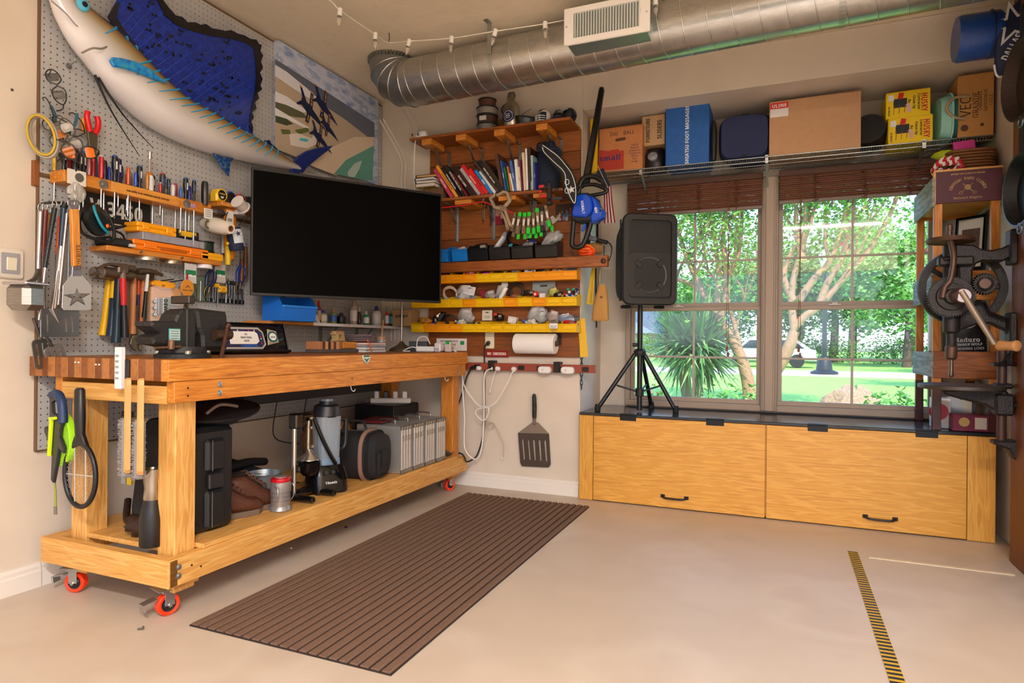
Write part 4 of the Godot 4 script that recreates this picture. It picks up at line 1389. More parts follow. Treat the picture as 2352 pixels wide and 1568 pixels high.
	junk("lump","lock_pile","black padlocks heaped in the eleventh middle row bin","padlocks",V(bx.call(10.2),y2 + 0.065,0.09),V(0.075,0.05,0.06),"1f1c1e")
	for i in 9:
		junk("knob" if i % 3 else "pen","bottle_stopper" if i % 3 else "marker_pen",["black marker with red tip in the last middle row bin","green capped stopper in the last middle bin","white round stopper in the last middle bin","blue tipped pen in the last middle bin","teal stopper in the last middle bin","black round stopper in the last middle bin","pale marker lying across the last middle bin","dark blue stopper in the last middle bin","grey round stopper in the last middle bin"][i],"marker" if i % 3 == 0 else "stopper",V(bx.call(10.75 + 0.085 * i),y2 + 0.065 + 0.018 * ((i * 5) % 3),0.075 + 0.014 * (i % 3)),V(0.018,0.06 if i % 3 == 0 else 0.016,0.018),["d8202c","159a5c","eceae8","2446b8","19a58a","1c1c20","c9d4dc","1c2a5c","8b9198"][i],V(60 if i % 3 else 10,20 * i,65 if i % 3 == 0 else 15))
	# bottom row
	junk("lump","tool_holster","orange and black case in the first bottom row bin","case",V(bx.call(0.35),y3 + 0.08,0.07),V(0.1,0.045,0.06),"e8921c",V(0,0,-8))
	junk("lump","glue_gun","black glue gun lying across the bottom row","glue gun",V(bx.call(1.35),y3 + 0.1,0.07),V(0.12,0.06,0.04),"151312",V(0,0,32))
	junk("lump","gun_grip","black pistol grip pointing down in the bottom row","grip",V(bx.call(1.25),y3 + 0.065,0.09),V(0.04,0.09,0.035),"1c1a1a",V(0,0,5))
	junk("box","pink_chalk","pink chalk stick in the second bottom row bin","chalk",V(bx.call(1.05),y3 + 0.052,0.1),V(0.04,0.016,0.016),"d66fb6",V(0,0,8))
	junk("coil","wire_tangle","tangle of thin black wire in the bottom row","wire",V(bx.call(2.4),y3 + 0.075,0.085),V(0.09,0.07,0.05),"2b2623")
	junk("bag","clear_sack","large clear bag standing behind the bottom row","bag",V(bx.call(3.45),y3 + 0.11,0.065),V(0.12,0.11,0.05),"e2dfe0",V(0,0,-10))
	junk("bag","crystal_bag","bag of glassy pieces in the fourth bottom row bin","bag",V(bx.call(3.3),y3 + 0.06,0.1),V(0.07,0.05,0.04),"e8f0f2")
	junk("card","hang_card","cream hang card with dark slot behind the bottom row","card",V(bx.call(5.0),y3 + 0.115,0.055),V(0.075,0.07,0.003),"ddd5c2")
	junk("lump","spring_pile","dark springs heaped in the fifth bottom row bin","springs",V(bx.call(4.35),y3 + 0.055,0.09),V(0.07,0.035,0.05),"3c3a2c")
	junk("lump","black_switch","black switch box with a red cap in the bottom row","switch",V(bx.call(6.0),y3 + 0.1,0.075),V(0.07,0.05,0.05),"171516")
	junk("knob","red_cap","round red cap on the black switch in the bottom row","cap",V(bx.call(5.85),y3 + 0.118,0.1),V(0.024,0.016,0.02),"c61a1c",V(80,0,0))
	junk("box","white_pad","white foam block in the seventh bottom row bin","foam block",V(bx.call(7.0),y3 + 0.08,0.08),V(0.06,0.045,0.04),"d9d3cf",V(0,0,-10))
	junk("pen","white_spray","white tube with blue end in the eighth bottom row bin","tube",V(bx.call(8.1),y3 + 0.06,0.095),V(0.022,0.075,0.022),"3a5ec0",V(0,0,62))
	junk("bag","chrome_bag","big clear bag with chrome rings rising over the bottom row","bag",V(bx.call(8.75),y3 + 0.115,0.07),V(0.13,0.13,0.06),"dfe5e8",V(0,0,12))
	junk("coil","chrome_ring","chrome ring showing in the big clear bag","ring",V(bx.call(9.1),y3 + 0.125,0.1),V(0.04,0.03,0.02),"c9ccd0",V(0,20,10))
	junk("bag","gasket_bag","bag of white washers in the ninth bottom row bin","bag",V(bx.call(8.4),y3 + 0.06,0.1),V(0.08,0.05,0.04),"f2f1ef")
	junk("bag","mixed_bag","bag of red and white parts over the tenth bottom bin","bag",V(bx.call(9.75),y3 + 0.1,0.075),V(0.09,0.08,0.05),"d8c8c4",V(0,0,-24))
	junk("bag","blue_bag","clear packet with blue parts in the eleventh bottom bin","bag",V(bx.call(10.6),y3 + 0.085,0.075),V(0.1,0.07,0.05),"a9c0e4")
	junk("lump","red_pliers","red handled pliers lying in the last bottom row bin","pliers",V(bx.call(11.0),y3 + 0.06,0.1),V(0.11,0.028,0.03),"c8141a",V(0,0,-10))
	junk("box","grey_gauge","grey gauge block behind the last bottom row bin","gauge",V(bx.call(11.1),y3 + 0.085,0.06),V(0.07,0.03,0.03),"4e585e")
	var c := T("binder_clip_note","white note held by wire clips on a bottom row bin","note",V(bx.call(10.05),y3 + 0.04,0.15))
	P(c,"note",B(0.055,0.034,0.001,0),M("e9e7e8",0.5))
	for s in [-0.008,0.012]:
		P(c,"clip_wire",W(ring_pts(V(s,-0.02,0.004),V(0.007,0,0),V(0,0.022,0),16),0.0011,5,-1.0,true),M("8d8a84",0.3,0.9))
	# in the large bins
	var yb := 1.542
	junk("bag","bead_bag","bag of gold and clear bits in the bright blue bin","bag",V(0.745,yb + 0.075,0.11),V(0.09,0.05,0.06),"d9d2bc")
	junk("lump","goggle_lens","dark shiny goggles in the first black bin","goggles",V(0.89,yb + 0.085,0.1),V(0.13,0.06,0.07),"0f1013")
	junk("box","clear_case","clear divided case standing in the second black bin","case",V(1.025,yb + 0.125,0.09),V(0.035,0.14,0.02),"98a2b0",V(0,0,-38))
	junk("coil","cable_bundle","thick bundle of black cable standing in the bins","cable",V(1.155,yb + 0.125,0.085),V(0.15,0.14,0.07),"131315",V(20,0,25))
	junk("knob","blue_roll","roll with bright blue core in the third black bin","tape",V(1.115,yb + 0.085,0.115),V(0.034,0.02,0.03),"2ab3e2",V(90,0,0))
	junk("lump","grey_hinges","grey hinge parts heaped in the third black bin","hinges",V(1.235,yb + 0.09,0.1),V(0.11,0.05,0.06),"8c8e90")
	junk("box","red_stick","thin red stick on top of the third black bin","stick",V(1.23,yb + 0.12,0.1),V(0.04,0.008,0.01),"e4242c")
	junk("coil","blue_cord","royal blue cord in the third black bin","cord",V(1.255,yb + 0.098,0.11),V(0.05,0.024,0.02),"1d3fae")
	junk("bag","clear_pouch","shiny clear pouch sticking out of the fourth black bin","pouch",V(1.385,yb + 0.12,0.095),V(0.16,0.08,0.07),"e6e9ec",V(0,0,32))
	var g := T("safety_glasses","clear safety glasses leaning upright over the fourth black bin","glasses",V(1.37,yb + 0.2,0.13),V(0,0,45))
	P(g,"lens",sheet(func(u: float,v: float) -> Vector3: return V((u - 0.5) * 0.14,(v - 0.5) * 0.045,0.02 * cos((u - 0.5) * 3.0)),10,4,V(0,0,-0.002)),clear("f2f6f8",0.25,0.08))
	P(g,"frame",W(cr([V(-0.07,0.02,0.0),V(0,0.024,0.02),V(0.07,0.02,0.0)]),0.003,6),M("dfe3e6",0.3))
	P(g,"temple",W([V(-0.07,0.02,0),V(-0.075,0.01,-0.06)],0.003,6),M("dfe3e6",0.3))


func lower_wall() -> void:
	# outlet with plugged black cord
	var o := T("wall_outlet","cream double wall outlet with one black plug","outlet",V(0.918,1.01,0.022))
	P(o,"plate",X(rrect(0.068,0.115,0.006),0.006,0.002),M("e6dcc2",0.4))
	for y in [-0.024,0.024]:
		P(o,"receptacle",X(rrect(0.034,0.028,0.01),0.003,0.001),M("eee4cb",0.4),V(0,y,0.005))
		for x in [-0.007,0.007]:
			P(o,"slot",B(0.002,0.009,0.002,0),M("2b2723"),V(x,y + 0.002,0.008))
	var c := T("black_power_cord","black power cord hanging from the cream outlet to the bench","cord",V0)
	P(c,"plug",W([V(0.912,0.992,0.03),V(0.919,0.986,0.06)],0.014,10),M("151515",0.5))
	P(c,"cable",W(cr([V(0.919,0.986,0.06),V(0.894,0.953,0.055),V(0.891,0.804,0.045),V(0.893,0.581,0.045),V(0.891,0.389,0.05),V(0.859,0.241,0.07),V(0.831,0.199,0.1),V(0.809,0.19,0.14),V(0.826,0.224,0.2),V(0.832,0.259,0.25),V(0.822,0.271,0.28)]),0.0055,8),M("151515",0.5))
	c = T("black_power_cord","black cord dropping behind the bench leg from the power strip","cord",V0)
	P(c,"cable",W(cr([V(0.796,0.814,0.06),V(0.763,0.754,0.06),V(0.747,0.667,0.08),V(0.718,0.563,0.1),V(0.689,0.474,0.12)]),0.006,8),M("141414",0.5))
	P(c,"plug",W([V(0.796,0.814,0.06),V(0.829,0.827,0.06)],0.013,8),M("151515",0.5))
	# no smoking sign
	o = T("no_smoking_sign","small dark red sign with white NO SMOKING lettering","sign",V(0.971,0.918,0.022))
	P(o,"plate",B(0.179,0.047,0.003,0.0008),M("8c1418",0.35))
	P(o,"border",X(rrect(0.172,0.048,0.002),0.0006,0,[rrect(0.168,0.044,0.002)]),M("e4d8c4"),V(0,0,0.0015))
	TX(o,"NO  SMOKING",0.027,"f0e4d0",V(0,0,0.002),V0,0.78)
	# paper towel roll on a holder
	o = T("paper_towel_roll","white paper towel roll on a holder under the bins","paper roll",V(1.278,0.989,0.09))
	P(o,"roll",L([0.018,-0.14,0.062,-0.14,0.066,-0.135,0.066,0.135,0.062,0.14,0.018,0.14],36),M("eeebe8",0.9),V0,V(0,0,90))
	P(o,"core",L([0.016,-0.141,0.02,-0.141,0.02,0.141,0.016,0.141],20),M("6d5c48",0.9),V0,V(0,0,90))
	P(o,"holder",BS([[-0.152,0.02,-0.035,0.006,0.05,0.07],[0.152,0.02,-0.035,0.006,0.05,0.07],[0,0.045,-0.066,0.31,0.04,0.006]],0.002),M("2a2a2c",0.4))
	P(o,"end_cap",C(0.014,0.01,12),M("4c443c",0.4),V(0.147,0,0),V(0,0,-90))
	# warning notice
	o = T("paper_notice","white notice with dark red print and a green square","notice",V(0.622,0.977,0.022))
	P(o,"sheet",B(0.24,0.085,0.001,0),M("e4dcd8",0.5))
	TX(o,"THIS PEAR IRRIGATION",0.016,"8b2234",V(-0.02,0.024,0.0008),V0,0.8)
	TX(o,"TIMETABLE",0.02,"8b2234",V(-0.02,0.0,0.0008))
	TX(o,"NAME",0.028,"8b2234",V(-0.02,-0.028,0.0008))
	P(o,"green_square",B(0.03,0.026,0.0012,0),M("128a4a"),V(0.085,0.012,0.001))
	# long brown metal power strip on brackets with plugs
	var s := T("power_strip","long rust brown metal power strip across the lower wall","power strip",V0)
	var a: Vector3 = V(0.741,0.831,0.045)
	var b: Vector3 = V(1.665,0.829,0.045)
	P(s,"channel",BS([[(a.x + b.x) / 2,(a.y + b.y) / 2,0.035,b.x - a.x,0.05,0.036]],0.003),M("96422e",0.45))
	for u in [V(0.84,0.827,0.055),V(0.945,0.824,0.055),V(1.164,0.826,0.055),V(1.297,0.826,0.055),V(1.447,0.827,0.055),V(1.605,0.828,0.055)]:
		P(s,"outlet_recess",BS([[u.x,a.y - 0.003,0.054,0.045,0.03,0.002]],0.0005),M("17120f",0.5))
	for u in [V(0.944,0.841,0.055),V(1.414,0.84,0.055)]:
		P(s,"strap_bracket",BS([[u.x,a.y + 0.006,0.03,0.045,0.07,0.062]],0.003),M("171514",0.4))
	var pl := M("e9e6e4",0.35)
	for q in [[V(0.862,0.819,0.06),"white round plug at the left end of the power strip"],[V(1.002,0.819,0.06),"white twin charger plugged in the power strip"],[V(1.119,0.819,0.06),"small white plug with a hanging cable mid power strip"]]:
		var p := T("wall_plug",q[1],"plug",q[0])
		P(p,"body",B(0.034,0.028,0.034,0.008),pl,V(0,0,0.012))
		P(p,"prong_base",B(0.02,0.018,0.02,0.003),M("d9d5d0",0.4),V(0,0,-0.008))
	for q in [[V(1.336,0.819,0.07),"left white rounded smart outlet on the power strip"],[V(1.493,0.82,0.07),"right white rounded smart outlet on the power strip"]]:
		var p := T("smart_outlet",q[1],"smart outlet",q[0],V0,"smart outlets on the strip")
		P(p,"body",X(rrect(0.088,0.046,0.02,6),0.03,0.006),pl,V(0,0,-0.012))
		for x in [-0.014,-0.004]:
			P(p,"slot",B(0.002,0.008,0.002,0),M("55504a"),V(x,0.004,0.018))
		P(p,"ground_hole",C(0.0022,0.002,8),M("55504a"),V(-0.009,-0.007,0.0175),V(90,0,0))
	# white cables looping down
	var wc := [
		["thick white cable looping from the bench top to the floor cord",[V(0.691,0.936,0.1),V(0.725,0.898,0.1),V(0.746,0.803,0.1),V(0.754,0.654,0.1),V(0.769,0.477,0.1),V(0.767,0.358,0.1),V(0.774,0.269,0.1),V(0.821,0.213,0.1),V(0.871,0.211,0.1),V(0.899,0.278,0.1),V(0.914,0.426,0.1),V(0.916,0.602,0.1),V(0.914,0.748,0.1),V(0.93,0.801,0.1),V(0.972,0.82,0.1)],0.005],
		["second white cable hanging from the bench top in a long bight",[V(0.685,0.942,0.12),V(0.725,0.907,0.12),V(0.75,0.818,0.12),V(0.774,0.701,0.12),V(0.837,0.615,0.12),V(0.893,0.567,0.12),V(0.951,0.564,0.12),V(0.958,0.524,0.12),V(0.926,0.473,0.12),V(0.881,0.491,0.12),V(0.861,0.525,0.12),V(0.887,0.549,0.12),V(0.935,0.558,0.12),V(1.015,0.602,0.12),V(1.092,0.726,0.12),V(1.123,0.79,0.12),V(1.141,0.813,0.12)],0.004],
		["thin white cable dangling beside the hanging black cord",[V(0.978,0.807,0.05),V(0.956,0.747,0.05),V(0.943,0.688,0.05),V(0.937,0.664,0.05)],0.0028],
		["thin beige cord tangle hanging on the lower wall",[V(0.889,0.453,0.04),V(0.915,0.431,0.04),V(0.948,0.45,0.04),V(0.967,0.434,0.04),V(0.932,0.405,0.04),V(0.892,0.423,0.04),V(0.876,0.446,0.04),V(0.908,0.454,0.04),V(0.964,0.439,0.04),V(1.007,0.365,0.04),V(1.036,0.308,0.04),V(1.034,0.235,0.04),V(1.027,0.214,0.04)],0.0022],
	]
	for q in wc:
		var w := T("white_cable",q[0],"cable",V0)
		P(w,"cable",W(cr(q[1]),q[2],6),M("ece9e6",0.45) if q[2] > 0.0025 else M("b7a78f",0.5))
		var e: Vector3 = q[1][-1]
		P(w,"connector",B(0.009,0.02,0.007,0.002),M("e6e3e0",0.4),e)
	# giant spatula on the wall
	o = T("giant_spatula","oversized steel spatula with black handle hanging on the lower wall","spatula",V(1.254,0.422,0.02))
	P(o,"blade",X(pv([-122,-34,98,-26,112,-225,97,-246,-91,-253,-104,-231]),0.003,0.0008,[pv([-93,-73,-83,-72,-70,-205,-79,-209]),pv([-52,-73,-43,-72,-29,-205,-38,-208]),pv([-15,-73,-2,-72,8,-205,-1,-208]),pv([25,-71,38,-70,48,-204,39,-208]),pv([65,-71,77,-70,88,-204,79,-208])]),M("51443a",0.5,0.3))
	P(o,"shoulder",X(pv([-122,-34,-22,42,21,45,98,-26]),0.006,0.003),M("a09488",0.35,0.7))
	P(o,"neck",BS([[0,0.055,0.012,0.022,0.05,0.012]],0.004),M("8d8076",0.35,0.7),V(-0.002,0,0))
	P(o,"handle",LF([sring(V(0.0,0.075,0.016),V(0.014,0,0),V(0,0,0.011)),sring(V(0.0,0.14,0.016),V(0.015,0,0),V(0,0,0.013)),sring(V(-0.003,0.22,0.016),V(0.014,0,0),V(0,0,0.012)),sring(V(-0.003,0.235,0.016),V(0.007,0,0),V(0,0,0.007))]),M("1a1818",0.55))
	for i in 5:
		P(o,"grip_groove",W(ring_pts(V(-0.001,0.1 + i * 0.025,0.016),V(0.0152,0,0),V(0,0,0.0132),16),0.0014,5,-1.0,true),M("33302e",0.5))



func peg_wall() -> void:
	sailfish()
	canvas_print()
	eyewear()
	screwdriver_rack()
	grill_tools()
	small_shelf()
	hammers_and_packs()
	right_cluster()


func lerp3(stops: Array,t: float) -> Color:
	for i in stops.size() - 1:
		if t <= stops[i + 1][0]:
			return Color(stops[i][1]).lerp(Color(stops[i + 1][1]),(t - stops[i][0]) / (stops[i + 1][0] - stops[i][0])).srgb_to_linear()
	return Color(stops[-1][1]).srgb_to_linear()


func sailfish() -> void:
	var o := T("sailfish_mount","mounted sailfish trophy with a tall blue spotted sail on the pegboard","fish trophy",V0)
	var back := [V(0.1,2.405,2.368),V(0.1,2.396,2.297),V(0.1,2.361,2.218),V(0.1,2.325,2.116),V(0.1,2.27,2.005),V(0.1,2.205,1.889),V(0.1,2.151,1.761),V(0.1,2.137,1.626),V(0.1,2.112,1.476),V(0.1,2.092,1.313),V(0.1,2.069,1.135),V(0.1,2.042,1.028)]
	var belly := [V(0.1,2.371,2.432),V(0.1,2.337,2.393),V(0.1,2.27,2.362),V(0.1,2.195,2.307),V(0.1,2.136,2.236),V(0.1,2.08,2.167),V(0.1,2.03,2.079),V(0.1,1.979,1.964),V(0.1,1.947,1.805),V(0.1,1.94,1.586),V(0.1,1.97,1.248),V(0.1,2.011,0.968)]
	var stops := [[0.0,"10121f"],[0.1,"17182c"],[0.16,"4a3718"],[0.3,"8f6f38"],[0.42,"a39272"],[0.55,"b9b4ac"],[0.75,"d6d3d6"],[1.0,"e2dfe2"]]
	var rings := []
	var n := 28
	for i in back.size():
		var c: Vector3 = (back[i] + belly[i]) / 2
		var u: Vector3 = (back[i] - belly[i]) / 2
		rings.append(sring(c,u,V(1,0,0) * u.length() * 0.62,n,2.1))
	var fine := []
	for i in rings.size() - 1:
		for k in 5:
			var r := []
			for j in n:
				r.append(rings[i][j].cubic_interpolate(rings[i + 1][j],rings[maxi(i - 1,0)][j],rings[mini(i + 2,rings.size() - 1)][j],k / 5.0))
			fine.append(r)
	fine.append(rings[-1])
	var st := begin(1)
	var cv := func(i: int,j: int) -> void:
		j = j % n
		st.set_color(lerp3(stops,(1.0 - cos(TAU * j / n)) / 2.0))
		st.add_vertex(fine[i][j])
	for i in fine.size() - 1:
		for j in n:
			for q in [[0,0],[1,1],[0,1],[0,0],[1,0],[1,1]]:
				cv.call(i + q[0],j + q[1])
	var fm := StandardMaterial3D.new()
	fm.vertex_color_use_as_albedo = true
	fm.roughness = 0.22
	fm.clearcoat_enabled = true
	fm.clearcoat = 0.6
	fm.clearcoat_roughness = 0.1
	P(o,"body",done(st),fm)
	P(o,"bill",W([V(0.11,2.365,2.373),V(0.12,2.417,2.431),V(0.13,2.489,2.478)],0.045,12,0.01),fm)
	# eye and gill cover
	var e: Vector3 = V(0.155,2.339,2.297)
	P(o,"eye",L([0,0,0.026,0,0.024,0.008,0.014,0.014,0,0.015],24),M("5cc0e8",0.1),e,V(0,0,-90),"pale blue eye")
	P(o,"pupil",L([0,0,0.012,0,0.01,0.006,0,0.008],20),M("0c0e18",0.1),e + V(0.012,0,0),V(0,0,-90))
	P(o,"jaw_line",W(cr([V(0.165,2.292,2.423),V(0.172,2.267,2.375),V(0.178,2.238,2.342),V(0.18,2.232,2.33)]),0.003,5),M("8a8690",0.3))
	P(o,"gill_edge",W(cr([V(0.135,2.299,2.144),V(0.155,2.242,2.173),V(0.178,2.19,2.229),V(0.182,2.17,2.275),V(0.17,2.139,2.309)]),0.004,5),M("8d8578",0.25))
	# blue bars down the flank
	var bar := M("1f9fe0",0.25)
	for b in [[0.26,0.62],[0.3,0.4],[0.335,0.38],[0.39,0.72],[0.425,0.7],[0.46,0.68],[0.5,0.66],[0.54,0.66],[0.575,0.64],[0.61,0.64],[0.64,0.64],[0.67,0.64],[0.7,0.64],[0.73,0.64],[0.76,0.66],[0.785,0.66],[0.81,0.66],[0.835,0.68],[0.86,0.7],[0.885,0.7]]:
		var line := []
		for k in 7:
			var a: float = 0.55 + (b[1] * PI - 0.9) * k / 6.0
			var fi: float = (b[0] + 0.012 * k / 6.0) * (fine.size() - 1)
			var j: float = a / TAU * n
			var p0: Vector3 = fine[int(fi)][int(j)].lerp(fine[int(fi)][int(j) + 1],j - int(j))
			var p1: Vector3 = fine[int(fi) + 1][int(j)].lerp(fine[int(fi) + 1][int(j) + 1],j - int(j))
			line.append(p0.lerp(p1,fi - int(fi)) + V(0.001,0,0))
		P(o,"blue_bar",W(line,0.006,6,0.002),bar)
	# the sail: blue membrane,dark ragged edge,rays and spots
	var sail := [-372,34,-351,84,-324,143,-269,236,-164,290,-124,247,-96,216,-68,209,-45,196,-7,206,22,194,67,215,97,216,128,235,165,230,203,242,247,254,286,276,329,277,374,288,416,288,459,302,478,286,497,290,488,252,508,236,492,196,508,169,486,132,506,106,490,66,503,47,469,15,482,-9,451,-43,464,-72,433,-102,445,-126,427,-155,440,-180,437,-228,320,-222,159,-198,24,-188,-104,-132,-220,-67,-331,-11]
	P(o,"sail",X(pv(sail),0.006,0.0),N("sail",["08163e","0b2f9c","0a2480","1238b4","071a5c"],V(5,5,5),0.2,0.02,5,false),V(0.1,2.333,1.785),LW)
	P(o,"sail_edge",X(pv([-124,247,-68,209,-45,196,-7,206,22,194,67,215,97,216,128,235,165,230,203,242,247,254,286,276,329,277,374,288,416,288,459,302,478,286,497,290,488,252,508,236,492,196,508,169,486,132,506,106,490,66,503,47,469,15,482,-9,451,-43,464,-72,433,-102,445,-126,427,-155,440,-180,434,-210,415,-183,421,-115,438,-48,456,30,462,103,454,186,441,247,392,254,287,231,166,191,47,163,-40,153,-96,172,-141,222]),0.003),M("0a0b12",0.25),V(0.107,2.329,1.791),LW)
	P(o,"sail_root",X(pv([-372,34,-331,-11,-220,-67,-204,-44,-287,5,-331,53,-316,128,-343,96]),0.003),M("0b1226",0.25),V(0.107,2.329,1.791),LW)
	var q := [-354,30,-317,154,-331,-7,-206,171,-299,-23,-163,172,-271,-38,-114,175,-242,-52,-49,177,-212,-67,10,180,-182,-86,67,189,-156,-99,144,199,-124,-115,203,207,-93,-135,258,214,-60,-152,315,220,-27,-164,368,216,7,-177,411,206,41,-186,442,185,76,-191,461,150,117,-194,468,115,159,-198,474,75,208,-208,469,30,263,-213,457,-18,320,-217,445,-79,379,-222,433,-144]
	st = begin()
	for i in range(0,q.size(),4):
		var a := V(q[i] / 1000.0,q[i + 1] / 1000.0,0.007)
		var b := V(q[i + 2] / 1000.0,q[i + 3] / 1000.0,0.007)
		add_tube(st,cr([a,a.lerp(b,0.5) + V(0.004,0.012,0.001),b],5),0.0022,5,0.001)
	P(o,"sail_rays",done(st),M("2b4fc4",0.15),V(0.1,2.333,1.785),LW)
	st = begin()
	var po := pv(sail)
	rng.seed = 31
	for i in 130:
		var p := Vector2(rng.randf_range(-0.35,0.35),rng.randf_range(-0.32,0.22))
		if Geometry2D.is_point_in_polygon(p,po) and Geometry2D.is_point_in_polygon(p + Vector2(0.03,0.03),po) and Geometry2D.is_point_in_polygon(p + Vector2(-0.03,-0.04),po):
			add_prism(st,circ(0.0062,10,p),0.0095)
			if i % 2 == 0:
				add_prism(st,circ(0.0062,10,p + Vector2(0.018,0.002)),0.0095)
	P(o,"sail_spots",done(st),M("070912",0.3),V(0.1,2.333,1.785),LW)
	# fins
	P(o,"pectoral_fin",X(pv([-95,-11,-84,8,-43,21,20,32,81,27,134,9,175,-3,102,-11,20,-13,-39,-21,-80,-30]),0.012,0.005),N("pecfin",["0a59b8","1b8fd8","4a9fb8"],V(5,5,5),0.25,0.02,5,false),V(0.2,2.15,2.123),LW,"bright blue side fin")
	P(o,"pelvic_fin",W(cr([V(0.12,2.093,2.222),V(0.1,1.97,2.132),V(0.08,1.821,1.986)]),0.006,6,0.0012),M("15151c",0.3))
	P(o,"pelvic_fin",W(cr([V(0.12,2.088,2.207),V(0.11,1.975,2.092),V(0.1,1.869,1.933)]),0.006,6,0.0012),M("15151c",0.3))
	P(o,"anal_fin",X(pv([-74,31,-14,30,56,40,37,12,26,-61,-14,-33]),0.012,0.005),N("anfin",["0b2a5c","16447e","6c7c90"],V(8,8,8),0.25,0.02,6,false),V(0.1,1.908,1.534),LW)
	P(o,"tail_fin",X(pv([-118,-60,-60,2,7,49,116,101,253,151,207,108,93,17,16,-46,-22,-92,-52,-89]),0.014,0.006),M("122c74",0.25),V(0.1,2.091,0.932),LW)
	P(o,"tail_fin",X(pv([-118,-60,-44,-82,-58,-158,-87,-216,-131,-124]),0.014,0.006),M("122c74",0.25),V(0.1,2.091,0.932),LW)
	P(o,"second_dorsal_fin",X(pv([-13,3,26,15,40,-1,118,-28,67,-30,7,-20]),0.008,0.003),M("10204e",0.3),V(0.1,2.103,1.249),LW)


func canvas_print() -> void:
	var o := T("canvas_print","canvas print of navy blue jets flying over a beach town","picture",V(0,2.485,0.699),LW)
	var f := [-441,257,543,259,521,-341,-433,-366]
	var po := pv([-405,255,590,255,590,-358,-405,-358])
	P(o,"canvas",X(po,0.036,0.002),N("cansky",["6d84b8","a9b8d8","c9cfe0","8ea4cc","d8d8e4"],V(1.2,3,3),0.7,0.012,8,false),V(0,0,0.017))
	var pr := func(n: String,px: Array,hex: String,z: float) -> void:
		P(o,n,X(pv(px),0.0006),M(hex,0.7),V(0,0,0.053 + z))
	# printed areas,flat on the canvas
	pr.call("printed_sea",[-434,134,543,77,545,-62,127,-8,-120,7,-433,56],"5d6676",0.0)
	pr.call("printed_smoke",[-434,100,-342,96,-159,62,-57,35,-120,7,-270,17,-433,36],"d9dbe2",0.001)
	pr.call("printed_town",[-433,56,-120,23,215,-8,545,-62,536,-111,310,-174,46,-323,-191,-385,-428,-381],"b5a48e",0.0005)
	pr.call("printed_scrub",[-428,-91,-339,-90,-210,-92,-157,-119,-268,-148,-427,-175],"5a5a40",0.0011)
	pr.call("printed_scrub",[-427,-190,-338,-181,-281,-193,-338,-221,-426,-229],"3f4a34",0.0011)
	pr.call("printed_scrub",[-386,-256,-309,-238,-302,-261,-372,-282],"5b6b34",0.0012)
	pr.call("printed_scrub",[-267,-225,-156,-175,-140,-196,-237,-242],"5b6b34",0.0012)
	pr.call("printed_smoke",[-432,-53,-340,-50,-157,-75,-195,-98,-339,-100,-431,-112],"dfe0e6",0.0014)
	pr.call("printed_smoke",[-431,-146,-303,-159,-133,-173,-194,-186,-338,-181,-430,-191],"e3e4e8",0.0014)
	pr.call("printed_hotel",[-316,-265,-237,-236,-117,-232,-94,-188,-55,-165,-38,-230,-154,-304,-301,-327],"d9d0c8",0.0016)
	pr.call("printed_pool",[-222,-258,-147,-246,-162,-267,-230,-276],"3fb6c0",0.002)
	pr.call("printed_beach",[-191,-385,45,-248,309,-95,545,-25,530,-97,264,-254,123,-404,-115,-402],"d6c4ac",0.0015)
	pr.call("printed_surf",[97,-399,219,-277,535,-89,524,-345,313,-376],"5f9f90",0.002)
	pr.call("printed_surf",[238,-353,311,-277,397,-231,369,-297,313,-370,248,-380],"b9cfc8",0.0024)
	# four jets with yellow trim
	var k := 0
	for j in [[0.0,0.0,1.0],[50.0,-14.0,0.95],[66.0,24.0,0.72],[28.0,44.0,0.8]]:
		var s: float = j[2]
		var c := Vector2([-190.0,-60.0,-10.0,-95.0][k],[-38.0,25.0,-100.0,-190.0][k])
		var tr := func(a: Array) -> Array:
			var r := []
			for i in range(0,a.size(),2):
				r.append(int(c.x + a[i] * s))
				r.append(int(c.y + a[i + 1] * s))
			return r
		var z := 0.003 + k * 0.002
		pr.call("printed_jet",tr.call([-20,30,40,10,120,-40,205,-110,100,-72,20,-46,-30,-10]),"131c48",z)
		pr.call("printed_tail",tr.call([-40,95,-20,88,20,15,-10,10]),"131c48",z + 0.0005)
		pr.call("printed_tail",tr.call([58,90,84,82,74,-12,44,4]),"131c48",z + 0.0005)
		pr.call("printed_wing",tr.call([30,-30,60,-45,35,-120,6,-112]),"10183e",z + 0.0005)
		pr.call("printed_wing",tr.call([-26,10,-70,-20,-60,-28,-8,-12]),"10183e",z + 0.0005)
		pr.call("printed_trim",tr.call([-42,100,-20,92,-18,84,-40,90]),"d99a14",z + 0.001)
		pr.call("printed_trim",tr.call([60,96,86,88,86,80,60,86]),"d99a14",z + 0.001)
		pr.call("printed_trim",tr.call([6,-112,35,-120,34,-112,8,-105]),"d99a14",z + 0.001)
		TX(o,"US NAVY",0.017 * s,"e0a21a",V((c.x + 66 * s) / 1000,(c.y + 40 * s) / 1000,0.0545 + z),V(0,0,82))
		TX(o,"NAVY",0.015 * s,"e0a21a",V((c.x + 34 * s) / 1000,(c.y - 78 * s) / 1000,0.0545 + z),V(0,0,75))
		k += 1


